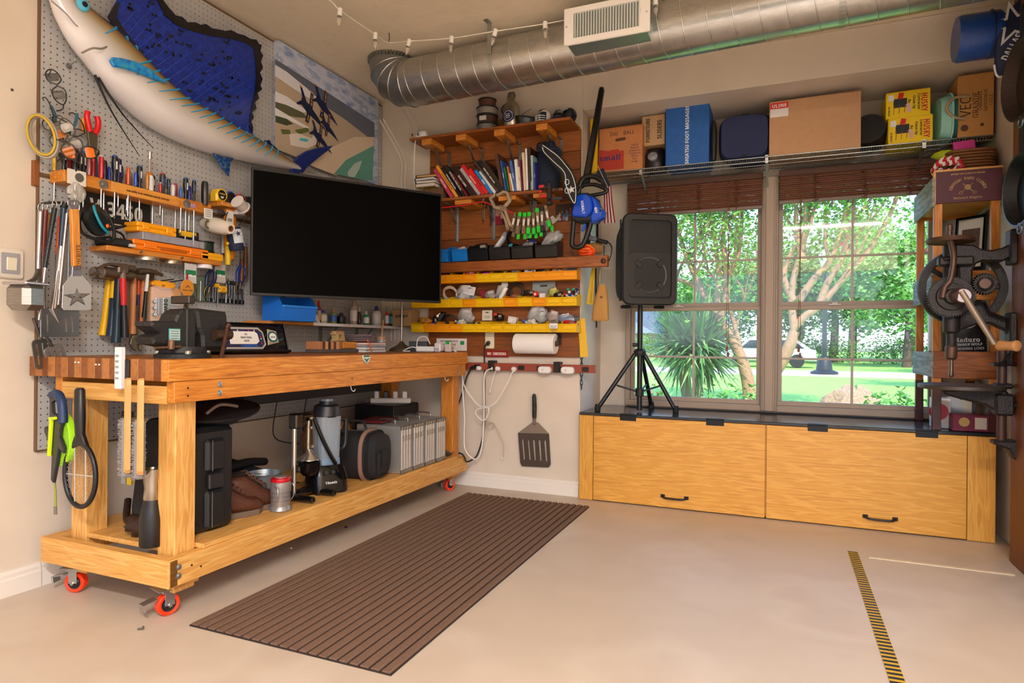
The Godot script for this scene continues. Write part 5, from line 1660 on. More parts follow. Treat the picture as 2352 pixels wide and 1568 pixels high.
func specs(label: String,p: Vector3,r: Vector3,frame: String,lens: String,alpha: float) -> void:
	var o := T("safety_glasses",label,"glasses",p,r)
	var f := M(frame,0.35)
	for s in [-1.0,1.0]:
		var g := func(u: float,v: float) -> Vector3:
			var a := (u - 0.5) * 0.9
			return V(s * 0.034 + sin(a) * 0.036,(v - 0.5) * 0.046 * (1.0 - 0.5 * absf(u - 0.5)),0.02 * cos(a) - 0.01 * absf(s * 0.034 + sin(a) * 0.036) * 20)
		P(o,"lens",sheet(g,6,4,V(0,0,-0.002)),clear(lens,alpha,0.06))
		P(o,"rim",W(cr([V(s * 0.002,0.004,0.02),V(s * 0.02,0.024,0.019),V(s * 0.05,0.02,0.012),V(s * 0.068,0.004,-0.004),V(s * 0.05,-0.018,0.01),V(s * 0.02,-0.02,0.018),V(s * 0.002,0.004,0.02)]),0.0024,6),f)
		P(o,"temple",W(cr([V(s * 0.068,0.006,-0.004),V(s * 0.07,0.006,-0.06),V(s * 0.062,-0.012,-0.115),V(s * 0.058,-0.03,-0.125)]),0.0026,6),f)


func eyewear() -> void:
	var o := T("peg_hook","long wire peg hook holding the black safety glasses","hook",V(0.02,2.128,2.264))
	P(o,"wire",W(cr([V(0,0,0),V(0.06,-0.004,0.02),V(0.12,-0.02,0.05),V(0.125,-0.01,0.055)]),0.003,6),M("b8b7b2",0.3,0.9))
	P(o,"screw_base",C(0.012,0.004,12),M("8a8a8a",0.4,0.8),V(0,0,0),V(0,0,-90))
	specs("black framed safety glasses hanging alone below the fish head",V(0.1,1.993,2.364),V(0,62,-72),"151517","2a2c30",0.5)
	# a bunch of eyewear on one peg
	specs("clear safety glasses at the front of the hanging bunch",V(0.17,1.795,2.35),V(20,70,-60),"4a4238","c8c4bc",0.35)
	specs("amber lens shooting glasses at the bottom of the bunch",V(0.16,1.74,2.306),V(10,60,12),"22201e","f07a10",0.75)
	specs("smoke grey glasses in the middle of the hanging bunch",V(0.13,1.783,2.361),V(10,50,-75),"35302a","8a857c",0.45)
	specs("scratched clear glasses behind the bunch",V(0.1,1.8,2.372),V(-10,60,-70),"3c3a38","b4b0a8",0.4)
	specs("thin wire glasses sticking up over the bunch",V(0.12,1.847,2.325),V(60,80,-20),"20201f","d8d4cc",0.2)
	specs("orange tinted glasses between the grey ones",V(0.15,1.765,2.357),V(0,45,-65),"3a2c18","c86c14",0.55)
	O("blue_strap","teal blue strap hanging above the eyewear bunch","strap",W(cr([V(0.05,1.928,2.35),V(0.08,1.891,2.354),V(0.1,1.846,2.363),V(0.12,1.803,2.355),V(0.12,1.853,2.305),V(0.1,1.914,2.279)]),0.006,6),M("2f5f78",0.6))
	var r := T("ear_band","white and yellow rimmed round band hanging at the left end","ear muffs",V(0.1,1.785,2.411),V(0,35,16))
	P(r,"rim",W(ring_pts(V0,V(0.05,0,0),V(0,0.085,0),28),0.0055,8,-1.0,true),M("a49a8c",0.5))
	P(r,"yellow_band",W(ring_pts(V(0,0,0.01),V(0.045,0,0),V(0,0.078,0),28),0.005,8,-1.0,true),M("c0a028",0.5))
	P(r,"pad",W(ring_pts(V(0,0,-0.012),V(0.047,0,0),V(0,0.082,0),28),0.008,8,-1.0,true),M("a8a098",0.8))
	# wire strippers with red grips
	o = T("wire_strippers","wire strippers with red dipped grips standing in the rack","pliers",V(0.06,1.877,2.194),LW)
	P(o,"grip",W(cr([V(-0.022,0.072,0.01),V(-0.026,0.05,0.01),V(-0.02,0.02,0.01),V(-0.012,-0.01,0.01)]),0.0115,8),M("d8121c",0.3))
	P(o,"grip",W(cr([V(0.016,0.064,0.01),V(0.022,0.045,0.01),V(0.02,0.015,0.01),V(0.008,-0.014,0.01)]),0.0115,8),M("d8121c",0.3))
	P(o,"jaws",X(pv([-24,-6,20,-10,18,-60,14,-100,-14,-100,-18,-60]),0.008,0.002),M("6b6250",0.4,0.7),V(0,0,0.006))
	P(o,"second_handle",W([V(-0.034,0.04,-0.004),V(-0.03,-0.02,-0.004)],0.009,8),M("d08a18",0.4))


func driver(label: String,p: Vector3,r: float,h: float,hex: String,cap: String,shaft: float,kind: int) -> void:
	var o := T("screwdriver",label,"screwdriver",p,V0,"screwdrivers in the wooden rack")
	var prof := [0.0,0.0,r * 0.62,0.0,r * 0.7,h * 0.12,r * 0.55,h * 0.26,r * 0.85,h * 0.4,r,h * 0.6,r * 0.95,h * 0.88,r * 0.9,h * 0.92]
	if kind == 1:
		prof = [0.0,0.0,r * 0.8,0.0,r * 0.85,h * 0.1,r,h * 0.3,r,h * 0.85,r * 0.9,h * 0.92]
	P(o,"handle",L(prof + [0.0,h * 0.92],8 if kind == 1 else 14),M(hex,0.32))
	P(o,"end_cap",L([0.0,h * 0.9,r * 0.88,h * 0.9,r * 0.85,h * 0.96,r * 0.5,h,0.0,h],14),M(cap,0.35))
	if kind == 0:
		P(o,"grip_stripe",B(r * 0.5,h * 0.3,0.002,0.0005),M(["d9d9dc","2f55a8"][int(p.z * 1000) % 2],0.4),V(r * 0.93,h * 0.6,0),LW)
	if shaft > 0.0:
		P(o,"shaft",W([V(0,0,0),V(0,-shaft,0)],0.0036,8),M("c9ccce",0.2,0.95))
		P(o,"tip",C(0.0036,0.012,8,0.0015),M("5d5c58",0.3,0.9),V(0,-shaft,0),V(180,0,0))


func screwdriver_rack() -> void:
	var o := T("screwdriver_rack","wooden screwdriver rack with an engraved saying on its front","tool rack",V0)
	# board: front face at x = .11,end near the room corner
	P(o,"board",BS([[0.066,1.65,1.978,0.09,0.048,0.715]],0.002),wood("fir","z",0.5))
	P(o,"engraved_plate",BS([[0.112,1.65,1.975,0.003,0.044,0.33]],0.0006),N("rackplate",["c9802f","dd9a44","d08a38"],V(5,5,0.5),0.5,0.02,7))
	TX(o,"some ability to use would have been the worst tool",0.0125,"2e1a0c",V(0.1142,1.648,1.968),LW,0.66,"Droid Serif")
	for z in [2.125,1.825]:
		for y in [1.635,1.665]:
			P(o,"pin",L([0,0,0.004,0,0.003,0.003,0,0.004],10),M("dcdcdc",0.2,0.8),V(0.1135,y,z),V(0,0,-90))
	for z in [2.175,1.765]:
		P(o,"carriage_bolt",L([0,0,0.02,0,0.02,0.002,0.009,0.003,0.008,0.009,0,0.01],20),M("a9a9a4",0.3,0.9),V(0.112,1.65,z),V(0,0,-90))
	O("flag_sticker","small striped flag button stuck on the rack","button",X(rrect(0.03,0.022,0.008),0.003,0.001),M("b08aa8",0.4),V(0.112,1.648,1.73),LW)
	# drivers: z along the board,height and colours read off the photograph
	var d := [
		[2.228,0.011,0.085,"c8a018","d8222a",0.09,1,"yellow and red clear handled screwdriver at the rack left end"],
		[2.205,0.017,0.105,"15171d","15171d",0.0,0,"thick black handled screwdriver near the left end"],
		[2.172,0.016,0.115,"1c2028","20242c",0.11,0,"black screwdriver with white writing near the left end"],
		[2.145,0.012,0.1,"8c1830","a02038",0.0,1,"maroon clear handled screwdriver"],
		[2.118,0.015,0.105,"1b1d24","1f4a9c",0.1,0,"black and navy screwdriver by the maroon one"],
		[2.095,0.01,0.09,"a06868","b07070",0.0,1,"dusty pink thin screwdriver"],
		[2.07,0.018,0.12,"1e2430","2a5fae",0.1,0,"tall blue capped black screwdriver below the wire strippers"],
		[2.045,0.014,0.1,"b0101e","b0101e",0.0,1,"red hexagonal screwdriver left of a clear red one"],
		[2.025,0.013,0.105,"c81826","c0c0c8",0.08,1,"clear red screwdriver with white core"],
		[2.0,0.01,0.105,"22607c","2a6c88",0.0,1,"slim teal screwdriver beside the clear red one"],
		[1.98,0.017,0.095,"101218","101218",0.12,1,"square black screwdriver with a steel line"],
		[1.945,0.018,0.122,"181c28","1f4f9a",0.1,0,"tall navy blue capped screwdriver left of centre"],
		[1.92,0.009,0.08,"2438c8","2438c8",0.0,1,"thin bright blue screwdriver"],
		[1.893,0.019,0.12,"1a1850","14151c",0.05,0,"deep indigo screwdriver with a dark cap"],
		[1.862,0.011,0.082,"c0501c","c8601f",0.09,1,"orange amber clear screwdriver"],
		[1.848,0.015,0.1,"20242c","1f4a86",0.0,0,"blue capped screwdriver behind the amber one"],
		[1.838,0.009,0.06,"d01a20","d01a20",0.06,1,"short red screwdriver beside the amber one"],
		[1.815,0.009,0.068,"1f48c0","1f48c0",0.0,1,"short blue screwdriver beside the short red one"],
		[1.785,0.01,0.08,"7a6c58","7a6c58",0.13,1,"dull tan nut driver"],
		[1.757,0.018,0.115,"1c1f26","2a4f80",0.09,0,"tall charcoal screwdriver right of the tan one"],
		[1.738,0.011,0.08,"b07018","b07018",0.0,1,"amber handled awl behind the charcoal one"],
		[1.635,0.016,0.095,"171a20","1c5080",0.11,0,"black screwdriver with blue cap right of the white tool"],
		[1.615,0.009,0.06,"c81c22","c8ccd2",0.05,1,"small red and clear screwdriver"],
		[1.59,0.012,0.08,"16211f","1c5080",0.0,0,"blue topped black screwdriver behind the grey one"],
		[1.565,0.019,0.12,"343a44","a81c28",0.13,0,"large grey ratchet handle with a red end ring"],
		[1.525,0.016,0.065,"d8d6d8","cfcfd0",0.0,1,"stubby white handled tool"],
		[1.5,0.009,0.05,"1f58b8","1f58b8",0.12,1,"small sky blue screwdriver"],
		[1.47,0.012,0.085,"9c1a30","a82038",0.1,1,"crimson and grey clear screwdriver"],
		[1.428,0.018,0.12,"171b24","1d5aa0",0.17,0,"tall black screwdriver with bright blue cap at right"],
		[1.4,0.014,0.11,"141820","1c5aa0",0.17,0,"second tall black screwdriver at right"],
		[1.365,0.015,0.09,"1d2a9a","2036a8",0.09,1,"blue and purple clear screwdriver at the right end"],
	]
	for i in d.size():
		var k: Array = d[i]
		driver(k[7],V(0.05 + 0.035 * (i % 3) * 0.9,1.674,1.7 + (k[0] - 1.365) * 0.736),k[1] * 0.72,k[2] * 0.92,k[3],k[4],0.0,k[6])
		if k[5] > 0.0:
			var s: Node3D = get_child(get_child_count() - 1)
			P(s,"shaft",W([V(0,-0.048,0),V(0,-0.048 - k[5],0)],0.0036,8),M("c9ccce",0.2,0.95))
			P(s,"tip",C(0.0036,0.014,8,0.0018),M("5d5c58",0.3,0.9),V(0,-0.048 - k[5],0),V(180,0,0))
	# white flexible-shaft driver with a socket on top
	o = T("socket_driver","white handled driver with a long shaft and socket on top","screwdriver",V(0.09,1.674,1.945))
	P(o,"handle",L([0,0,0.015,0,0.017,0.01,0.017,0.06,0.013,0.072,0,0.072],16),M("e6e4e2",0.35))
	P(o,"collar",L([0.014,0.07,0.014,0.074,0.01,0.085,0,0.085],14),M("c06c14",0.35))
	P(o,"shaft",W([V(0,0.085,0),V(0,0.15,0)],0.003,8),M("b09a88",0.3,0.7))
	P(o,"socket",L([0,0.145,0.0075,0.145,0.0075,0.178,0,0.178],12),M("d8d4d0",0.15,0.95))
	# bag of screws pinned on the rack
	o = T("screw_packet","clear packet of screws with a white header hanging on the rack","packet",V(0.118,1.64,2.29),LW)
	P(o,"header_card",B(0.075,0.06,0.002,0.0005),M("dcd6cc",0.5),V(0,0.01,0))
	P(o,"printed_coin",X(circ(0.018,24,Vector2(0.01,0.012)),0.0012),M("5a5854",0.5),V(0,0,0.001))
	P(o,"pouch",blob(V(0.075,0.075,0.02),0.15,5,8),clear("e0dcd6",0.4,0.15),V(0,-0.05,0))
	var st := begin()
	for i in 14:
		var a := rng.randf() * TAU
		var c := V(rng.randf_range(-0.024,0.024),rng.randf_range(-0.075,-0.045),rng.randf_range(-0.004,0.006))
		add_tube(st,[c,c + V(cos(a),sin(a),0) * 0.018],0.003,5)
	P(o,"screws",done(st),M("a8a298",0.3,0.9))
	o = T("price_packet","white price ticket and coin packet hanging at the rack right end","packet",V(0.118,1.615,1.645),LW)
	P(o,"ticket",B(0.052,0.05,0.0015,0.0004),M("dcdad6",0.5),V(0,0.01,0))
	for i in 4:
		P(o,"printed_line",B(0.036,0.003,0.001,0),M("7c7a78"),V(0,0.026 - i * 0.01,0.0008))
	P(o,"coin",L([0.012,0,0.021,0,0.021,0.004,0.012,0.004],24),M("857a58",0.3,0.9),V(0,-0.045,0),V(90,0,0))
	# licence plate behind the shafts
	o = T("licence_plate","old black licence plate with pale raised numerals","licence plate",V(0.02,1.58,2.052),LW)
	P(o,"plate",X(rrect(0.33,0.158,0.02),0.004,0.001),M("141414",0.45))
	P(o,"lower_edge",B(0.31,0.005,0.003,0.001),M("d0ccc4",0.4),V(0,-0.074,0.004))
	TX(o,"V-3450",0.095,"c9c9c4",V(-0.0,-0.012,0.005),V0,0.82,"Droid Sans",true,0.002)
	TX(o,"TEXAS  68",0.02,"8d8c88",V(0.03,0.06,0.005))


func rod_tool(n: String,label: String,cat: String,a: Vector3,b: Vector3,r: float,hex: String,met := 0.0) -> Node3D:
	var o := T(n,label,cat,a)
	P(o,"handle",W([V0,b - a],r,8,r * 0.85),M(hex,0.4 if met == 0.0 else 0.25,met))
	P(o,"hanging_loop",W(ring_pts(V(0,0.014,0),V(0,0,0.009),V(0,0.016,0),12),0.0022,5,-1.0,true),M("b9b9b6",0.3,0.9))
	return o


func grill_tools() -> void:
	var steel := M("b4b2b0",0.22,0.92)
	O("hook_rail","bent wire hook rail from which the grill tools hang","hook rail",W(cr([V(0.02,1.516,2.381),V(0.06,1.524,2.395),V(0.1,1.529,2.39),V(0.1,1.542,2.324),V(0.06,1.541,2.272)]),0.005,6),M("3a3a3a",0.4,0.6))
	var o := rod_tool("serving_ladle","bent steel scoop with a wide square basin at the far left","scoop",V(0.1,1.489,2.416),V(0.1,1.262,2.421),0.0085,"c9c7c8",0.9)
	P(o,"neck",W(cr([V(0.1,1.262,2.421) - V(0.1,1.489,2.416),V(0.12,1.225,2.446) - V(0.1,1.489,2.416),V(0.15,1.204,2.491) - V(0.1,1.489,2.416)]),0.009,8),M("6d6660",0.3,0.8))
	P(o,"basin",BS([[0,0,0,0.11,0.1,0.09]],0.02),N("basin",["8b8680","a5a09a"],V(3,30,3),0.3,0.02,4,false,0,0.85),V(0.14,1.152,2.488) - V(0.1,1.489,2.416),V(0,10,0))
	P(o,"basin_rim",BS([[0,0.05,0,0.115,0.012,0.095]],0.004),M("c4c2c4",0.2,0.9),V(0.14,1.152,2.488) - V(0.1,1.489,2.416),V(0,10,0))
	o = rod_tool("grill_fork","grill tool with a long reddish brown wooden handle","grill fork",V(0.09,1.501,2.393),V(0.09,1.23,2.403),0.011,"6b2420")
	P(o,"head",X(pv([-13,92,15,100,22,53,10,-51,-6,-55,-19,33]),0.004,0.001),steel,V(0.09,1.145,2.409) - V(0.09,1.501,2.393),LW)
	o = rod_tool("grill_fork","grill tool with a slim tan wooden handle behind black ones","grill fork",V(0.07,1.49,2.368),V(0.07,1.351,2.376),0.007,"c08c4c")
	P(o,"tines",W([V(0.07,1.351,2.376) - V(0.07,1.49,2.368),V(0.07,1.061,2.381) - V(0.07,1.49,2.368)],0.004,6),steel)
	o = rod_tool("black_spatula","long black wrapped handle leaning across to a wide slotted steel turner","spatula",V(0.12,1.509,2.376),V(0.13,1.27,2.415),0.0095,"141a20")
	for i in 9:
		P(o,"wrap_band",W(ring_pts(V0.lerp(V(0.13,1.27,2.415) - V(0.12,1.509,2.376),0.08 + i * 0.1),V(0.0102,0,0),V(0,0,0.0102),10),0.0012,4,-1.0,true),M("2c4660",0.4))
	P(o,"neck",W([V(0.13,1.27,2.415) - V(0.12,1.509,2.376),V(0.14,1.067,2.441) - V(0.12,1.509,2.376)],0.0075,8,0.005),steel)
	o = T("slotted_turner","wide bright steel turner with three slots","turner",V(0.14,1.061,2.368),LW)
	P(o,"blade",X(pv([-69,51,77,59,78,-54,-68,-59]),0.003,0.0008,[pv([-49,29,-44,29,-40,-38,-45,-38]),pv([20,18,25,18,29,-37,23,-37]),pv([45,24,50,24,54,-37,49,-37])]),steel)
	P(o,"stem",W([V(0.14,1.001,2.387) * 0,V(-0.03,0.05,0.01),V(-0.02,0.2,0.02)],0.005,6),steel)
	o = rod_tool("brush_tool","tool with a bright orange grip between black handles","grill brush",V(0.08,1.483,2.331),V(0.08,1.333,2.34),0.008,"e04812")
	P(o,"stem",W([V(0.08,1.333,2.34) - V(0.08,1.483,2.331),V(0.08,1.097,2.351) - V(0.08,1.483,2.331)],0.006,6),M("2c2c30",0.4))
	o = rod_tool("tongs","tongs with dark blue grip and grey arms","tongs",V(0.11,1.518,2.336),V(0.11,1.364,2.345),0.011,"20384c")
	P(o,"arm",W([V(0.11,1.364,2.345) - V(0.11,1.518,2.336),V(0.11,1.103,2.366) - V(0.11,1.518,2.336)],0.012,8,0.016),M("aaa49e",0.25,0.85))
	P(o,"second_arm",W([V(0.125,1.497,2.332) - V(0.11,1.518,2.336),V(0.125,1.13,2.362) - V(0.11,1.518,2.336)],0.006,8),M("d6d3d4",0.18,0.9))
	P(o,"end_knob",W([V(0.11,1.537,2.33) - V(0.11,1.518,2.336),V(0.11,1.518,2.336) - V(0.11,1.518,2.336)],0.013,10),M("18191b",0.4))
	o = rod_tool("skewer","thin steel skewer behind the wooden handled spatula","skewer",V(0.06,1.466,2.281),V(0.06,1.135,2.286),0.005,"9fb0c4",0.8)
	P(o,"point",W([V(0.06,1.135,2.286) - V(0.06,1.466,2.281),V(0.06,1.064,2.289) - V(0.06,1.466,2.281)],0.005,6,0.001),steel)
	o = T("star_spatula","large wooden handled steel spatula with a cut out star","spatula",V(0.16,1.237,2.315),LW)
	P(o,"bottle_opener",X(pv([-38,302,-30,307,1,313,9,308,9,298,-1,285,1,273,-26,268,-28,278,-38,288]),0.004,0.001,[pv([-28,299,-1,306,-1,295,-26,289])]),M("b9b6c4",0.25,0.85))
	P(o,"handle",X(pv([-29,271,3,277,13,52,-19,47]),0.016,0.003),N("grillhandle",["c9782a","dd9440","d08636"],V(8,1,8),0.45,0.02,5,false),V(0,0,-0.004))
	P(o,"rivet",C(0.003,0.002,10),M("4a4a50",0.3,0.8),V(0,1.521,2.229) - V(0,1.251,2.212) + V0,V(90,0,0))
	TX(o,"COWBOYS",0.02,"5a3214",V(0.0,0.085,0.0125),V(0,0,92),0.95,"Droid Serif")
	P(o,"neck",X(pv([-17,48,13,52,19,12,-20,8]),0.004,0.001),M("b3b0b8",0.25,0.85))
	var stp := pv([0,-42,7,-59,47,-57,18,-75,30,-99,2,-85,-23,-106,-16,-78,-45,-68,-6,-61])
	P(o,"blade",X(pv([-22,12,21,16,60,-23,59,-119,48,-125,-48,-128,-56,-119,-53,-32]),0.003,0.001,[stp]),M("cfcbc6",0.3,0.55))
	var big := PackedVector2Array()
	for q in stp:
		big.append((q - Vector2(0,-0.065)) * 1.16 + Vector2(0,-0.065))
	P(o,"star_outline",X(big,0.0006,0.0,[stp]),M("3c3a3a",0.4),V(0,0,0.0028))
	# two dark perforated flippers at the bottom
	for q in [[V(0.11,0.958,2.41),8.0,"dark slotted flipper hanging at the bottom left"],[V(0.13,0.933,2.374),20.0,"grey slotted flipper reaching over the bench top end"]]:
		o = T("slotted_flipper",q[2],"flipper",q[0],V(0,90,q[1]))
		P(o,"blade",X(rrect(0.075,0.115,0.016),0.003,0.001,[rrect(0.006,0.085,0.002),pv([-24,-40,-18,-40,-18,40,-24,40]),pv([18,-40,24,-40,24,40,18,40])]),M("6b655e" if q[1] < 10 else "989088",0.35,0.75),V(0,-0.02,0))
		P(o,"stem",W([V(0,0.035,0.002),V(-0.02,0.12,0.004)],0.006,6),M("55504c",0.35,0.75))
	# black and teal swim mask
	o = T("dive_mask","black and teal mask with straps hanging by the licence plate","mask",V(0.1,1.483,2.221),LW)
	P(o,"skirt",LF([sring(V(0.01,0.03,0),V(0.05,0.02,0),V(-0.014,0.05,0),20),sring(V(0.0,0.0,0.04),V(0.055,0.01,0),V(-0.012,0.06,0),20),sring(V(-0.006,-0.01,0.06),V(0.042,0.005,0),V(-0.01,0.048,0),20)]),M("101315",0.3))
	P(o,"teal_trim",W(cr([V(-0.02,0.06,0.05),V(-0.024,0.03,0.066),V(0.0,-0.02,0.07),V(0.035,-0.045,0.062)]),0.006,6),M("0f8aa0",0.3))
	P(o,"orange_dot",blob(V(0.014,0.018,0.01),0.05,1,6),M("e0641c",0.4),V(0.03,-0.015,0.062))
	P(o,"strap",W(cr([V(0.045,0.06,0.02),V(0.075,0.0,0.03),V(0.085,-0.06,0.02),V(0.03,-0.075,0.03),V(-0.05,-0.05,0.02),V(-0.055,0.03,0.02)]),0.007,6),M("131416",0.5))
	P(o,"peg",W([V(0.04,0.085,-0.08),V(-0.01,0.07,0.05)],0.003,6),M("9a9384",0.3,0.9))
	# light switch beyond the pegboard
	o = T("light_switch","white rocker light switch on the wall left of the pegboard","light switch",V(0,1.286,2.47),LW)
	P(o,"plate",X(rrect(0.1,0.118,0.012),0.012,0.005),M("d8cfc0",0.4))
	P(o,"inset",X(rrect(0.066,0.08,0.004),0.003,0.001),M("9c9ba0",0.4),V(0,0,0.012))
	P(o,"rocker",X(rrect(0.036,0.05,0.003),0.005,0.002),M("ddd6bf",0.4),V(0.003,-0.002,0.014),V(4,0,0))
	O("wall_screw","small screw left in the wall above the light switch","screw",C(0.005,0.004,10),M("6d6258",0.4,0.6),V(0,1.959,2.464),V(0,0,-90))


func case_box(n: String,label: String,p: Vector3,s: Vector3,hex: String,r := V0) -> Node3D:
	var o := T(n,label,"case",p,r)
	P(o,"shell",BS([[0,s.y * 0.25,0,s.x,s.y * 0.48,s.z],[0,s.y * 0.75,0,s.x,s.y * 0.48,s.z]],0.004),M(hex,0.4))
	for z in [-0.3,0.3]:
		P(o,"latch",B(0.006,s.y * 0.5,s.z * 0.16,0.002),M(hex,0.35),V(s.x / 2 + 0.002,s.y * 0.5,z * s.z))
	return o


func small_shelf() -> void:
	var o := T("small_shelf","small wooden shelf on the pegboard holding orange cases","wall shelf",V0)
	P(o,"board",BS([[0.075,1.383,1.87,0.11,0.022,0.6]],0.002),wood("fir","z",0.5))
	for z in [2.02,1.81]:
		P(o,"screw_eye",W([V(0.13,1.381,z),V(0.145,1.386,z)],0.004,6),M("9c9c98",0.3,0.9))
	var y := 1.395
	o = case_box("tool_case","bright orange flat tool case at the bottom of the stack",V(0.08,y,1.85),V(0.1,0.046,0.4),"ef7d04")
	P(o,"handle_recess",BS([[0.052,0.018,0,0.004,0.014,0.14]],0.001),M("b45a02",0.5))
	o = T("parts_organizer","clear divided organizer box lying on the orange case","organizer",V(0.078,y + 0.048,1.84))
	P(o,"tray",BS([[0,0.018,0,0.1,0.034,0.33]],0.002),clear("c4c0cc",0.45,0.15))
	for i in 7:
		P(o,"divider",B(0.096,0.026,0.002,0),M("a09ca8",0.3),V(0,0.018,-0.13 + i * 0.043))
	for i in 5:
		P(o,"stored_bits",B(0.07,0.018,0.03,0.003),M(["20201e","3e5a3a","51545a","3a4a40","8c8c90"][i],0.5),V(0,0.014,-0.11 + i * 0.05))
	o = case_box("tool_case","shorter yellow orange tool case on top of the organizer",V(0.075,y + 0.084,1.925),V(0.09,0.044,0.2),"f5a406")
	o = case_box("bit_case","black bit case with a yellow label behind the organizer",V(0.052,y + 0.05,1.745),V(0.06,0.085,0.16),"1a1a1a")
	P(o,"yellow_label",B(0.002,0.026,0.1,0.0005),M("e8b410",0.4),V(0.032,0.066,-0.01))
	o = T("charger_coil","black charger with a coiled cord at the shelf left end","charger",V(0.08,y,2.105))
	P(o,"body",BS([[0,0.02,0,0.09,0.036,0.12]],0.008),M("1e2024",0.45))
	P(o,"cord",W(cr([V(0.0,0.04,-0.05),V(0.04,0.06,0.0),V(0.03,0.075,0.08),V(-0.02,0.07,0.09),V(-0.03,0.085,0.0),V(0.02,0.1,-0.04),V(0.05,0.07,0.04),V(0.02,0.06,0.1)]),0.0045,6),M("141416",0.45))
	P(o,"plug",B(0.02,0.014,0.03,0.003),M("cfccc8",0.4),V(0.045,0.012,-0.05))
	o = T("line_spool","black spool of dark green line on the shelf right side","spool",V(0.075,y + 0.04,1.635))
	P(o,"flange",L([0,0,0.052,0,0.052,0.004,0.046,0.006,0.046,0.048,0.052,0.05,0.052,0.054,0,0.054],28),M("15171a",0.4))
	P(o,"winding",L([0.046,0.007,0.0485,0.01,0.0485,0.044,0.046,0.047],28),N("green",["122420","1d3a32"],V(1,80,1),0.4,0.03,4,false))
	O("bit_tin","small yellow case under the green spool","case",BS([[0,0.018,0,0.08,0.036,0.13],[0,0.02,0,0.084,0.006,0.132]],0.003),M("f0aa10",0.4),V(0.09,y,1.625))
	# jar lids screwed under the shelf
	for q in [[1.96,0.05,"c9c4b8",0.85,"larger silver jar lid hanging under the shelf"],[1.83,0.042,"c0b49a",0.85,"smaller gold silver jar lid hanging under the shelf"],[1.65,0.04,"e4e0e4",0.0,"white plastic jar lid hanging under the shelf"]]:
		var l := T("jar_lid",q[4],"jar lid",V(0.095,1.371,q[0]))
		P(l,"lid",L([0,-0.02,q[1] - 0.003,-0.02,q[1],-0.016,q[1],-0.003,q[1] - 0.002,0,0,0],28),M(q[2],0.25,q[3]))
		P(l,"rolled_rim",W(ring_pts(V(0,-0.018,0),V(q[1],0,0),V(0,0,q[1]),28),0.0022,6,-1.0,true),M(q[2],0.25,q[3]))


func hammer(label: String,a: Vector3,b: Vector3,r: float,cols: Array,head: String) -> void:
	var o := T("hammer",label,"hammer",a,V0,"hammers on the pegboard")
	var d := b - a
	var f := frame_at(d)
	var prev := V0
	for i in cols.size():
		var e: Vector3 = d * cols[i][1]
		var g := []
		for k in 5:
			var t := lerpf(cols[i - 1][1] if i > 0 else 0.0,cols[i][1],k / 4.0)
			var w := r * (0.82 + 0.3 * t + 0.12 * sin(t * 7.0))
			g.append(sring(d * t,f.x * w,f.z * w * -0.75,14,2.6))
		P(o,"handle" if i == 0 else "grip",LF(g),M(cols[i][0],0.45))
		prev = e
	var m := M("6a5a4c",0.4,0.7)
	match head:
		"claw":
			P(o,"head",W([V(0,0.012,-0.02),V(0,0.012,-0.055)],0.015,10),m)
			P(o,"cheek",B(0.026,0.045,0.05,0.006),m,V(0,0.005,0))
			for s in [-0.006,0.006]:
				P(o,"claw",W(cr([V(s,0.015,0.015),V(s * 1.4,0.018,0.06),V(s * 1.6,-0.004,0.105)]),0.009,6,0.003),m)
		"ball":
			P(o,"head",W([V(0,0.01,-0.045),V(0,0.01,0.05)],0.017,12),m)
			P(o,"ball_peen",blob(V(0.034,0.034,0.034),0.0,1,8),m,V(0,0.01,0.058))
		"sledge":
			P(o,"head",W([V(0,0.012,-0.06),V(0,0.012,0.07)],0.026,8),m)
			P(o,"face",C(0.024,0.006,12),M("a09a90",0.3,0.8),V(0,0.012,0.07),V(90,0,0))
		"pick":
			P(o,"head",W(cr([V(0,0.004,-0.075),V(0,0.014,-0.03),V(0,0.014,0.02),V(0,0.008,0.05)]),0.008,6,0.014),m)


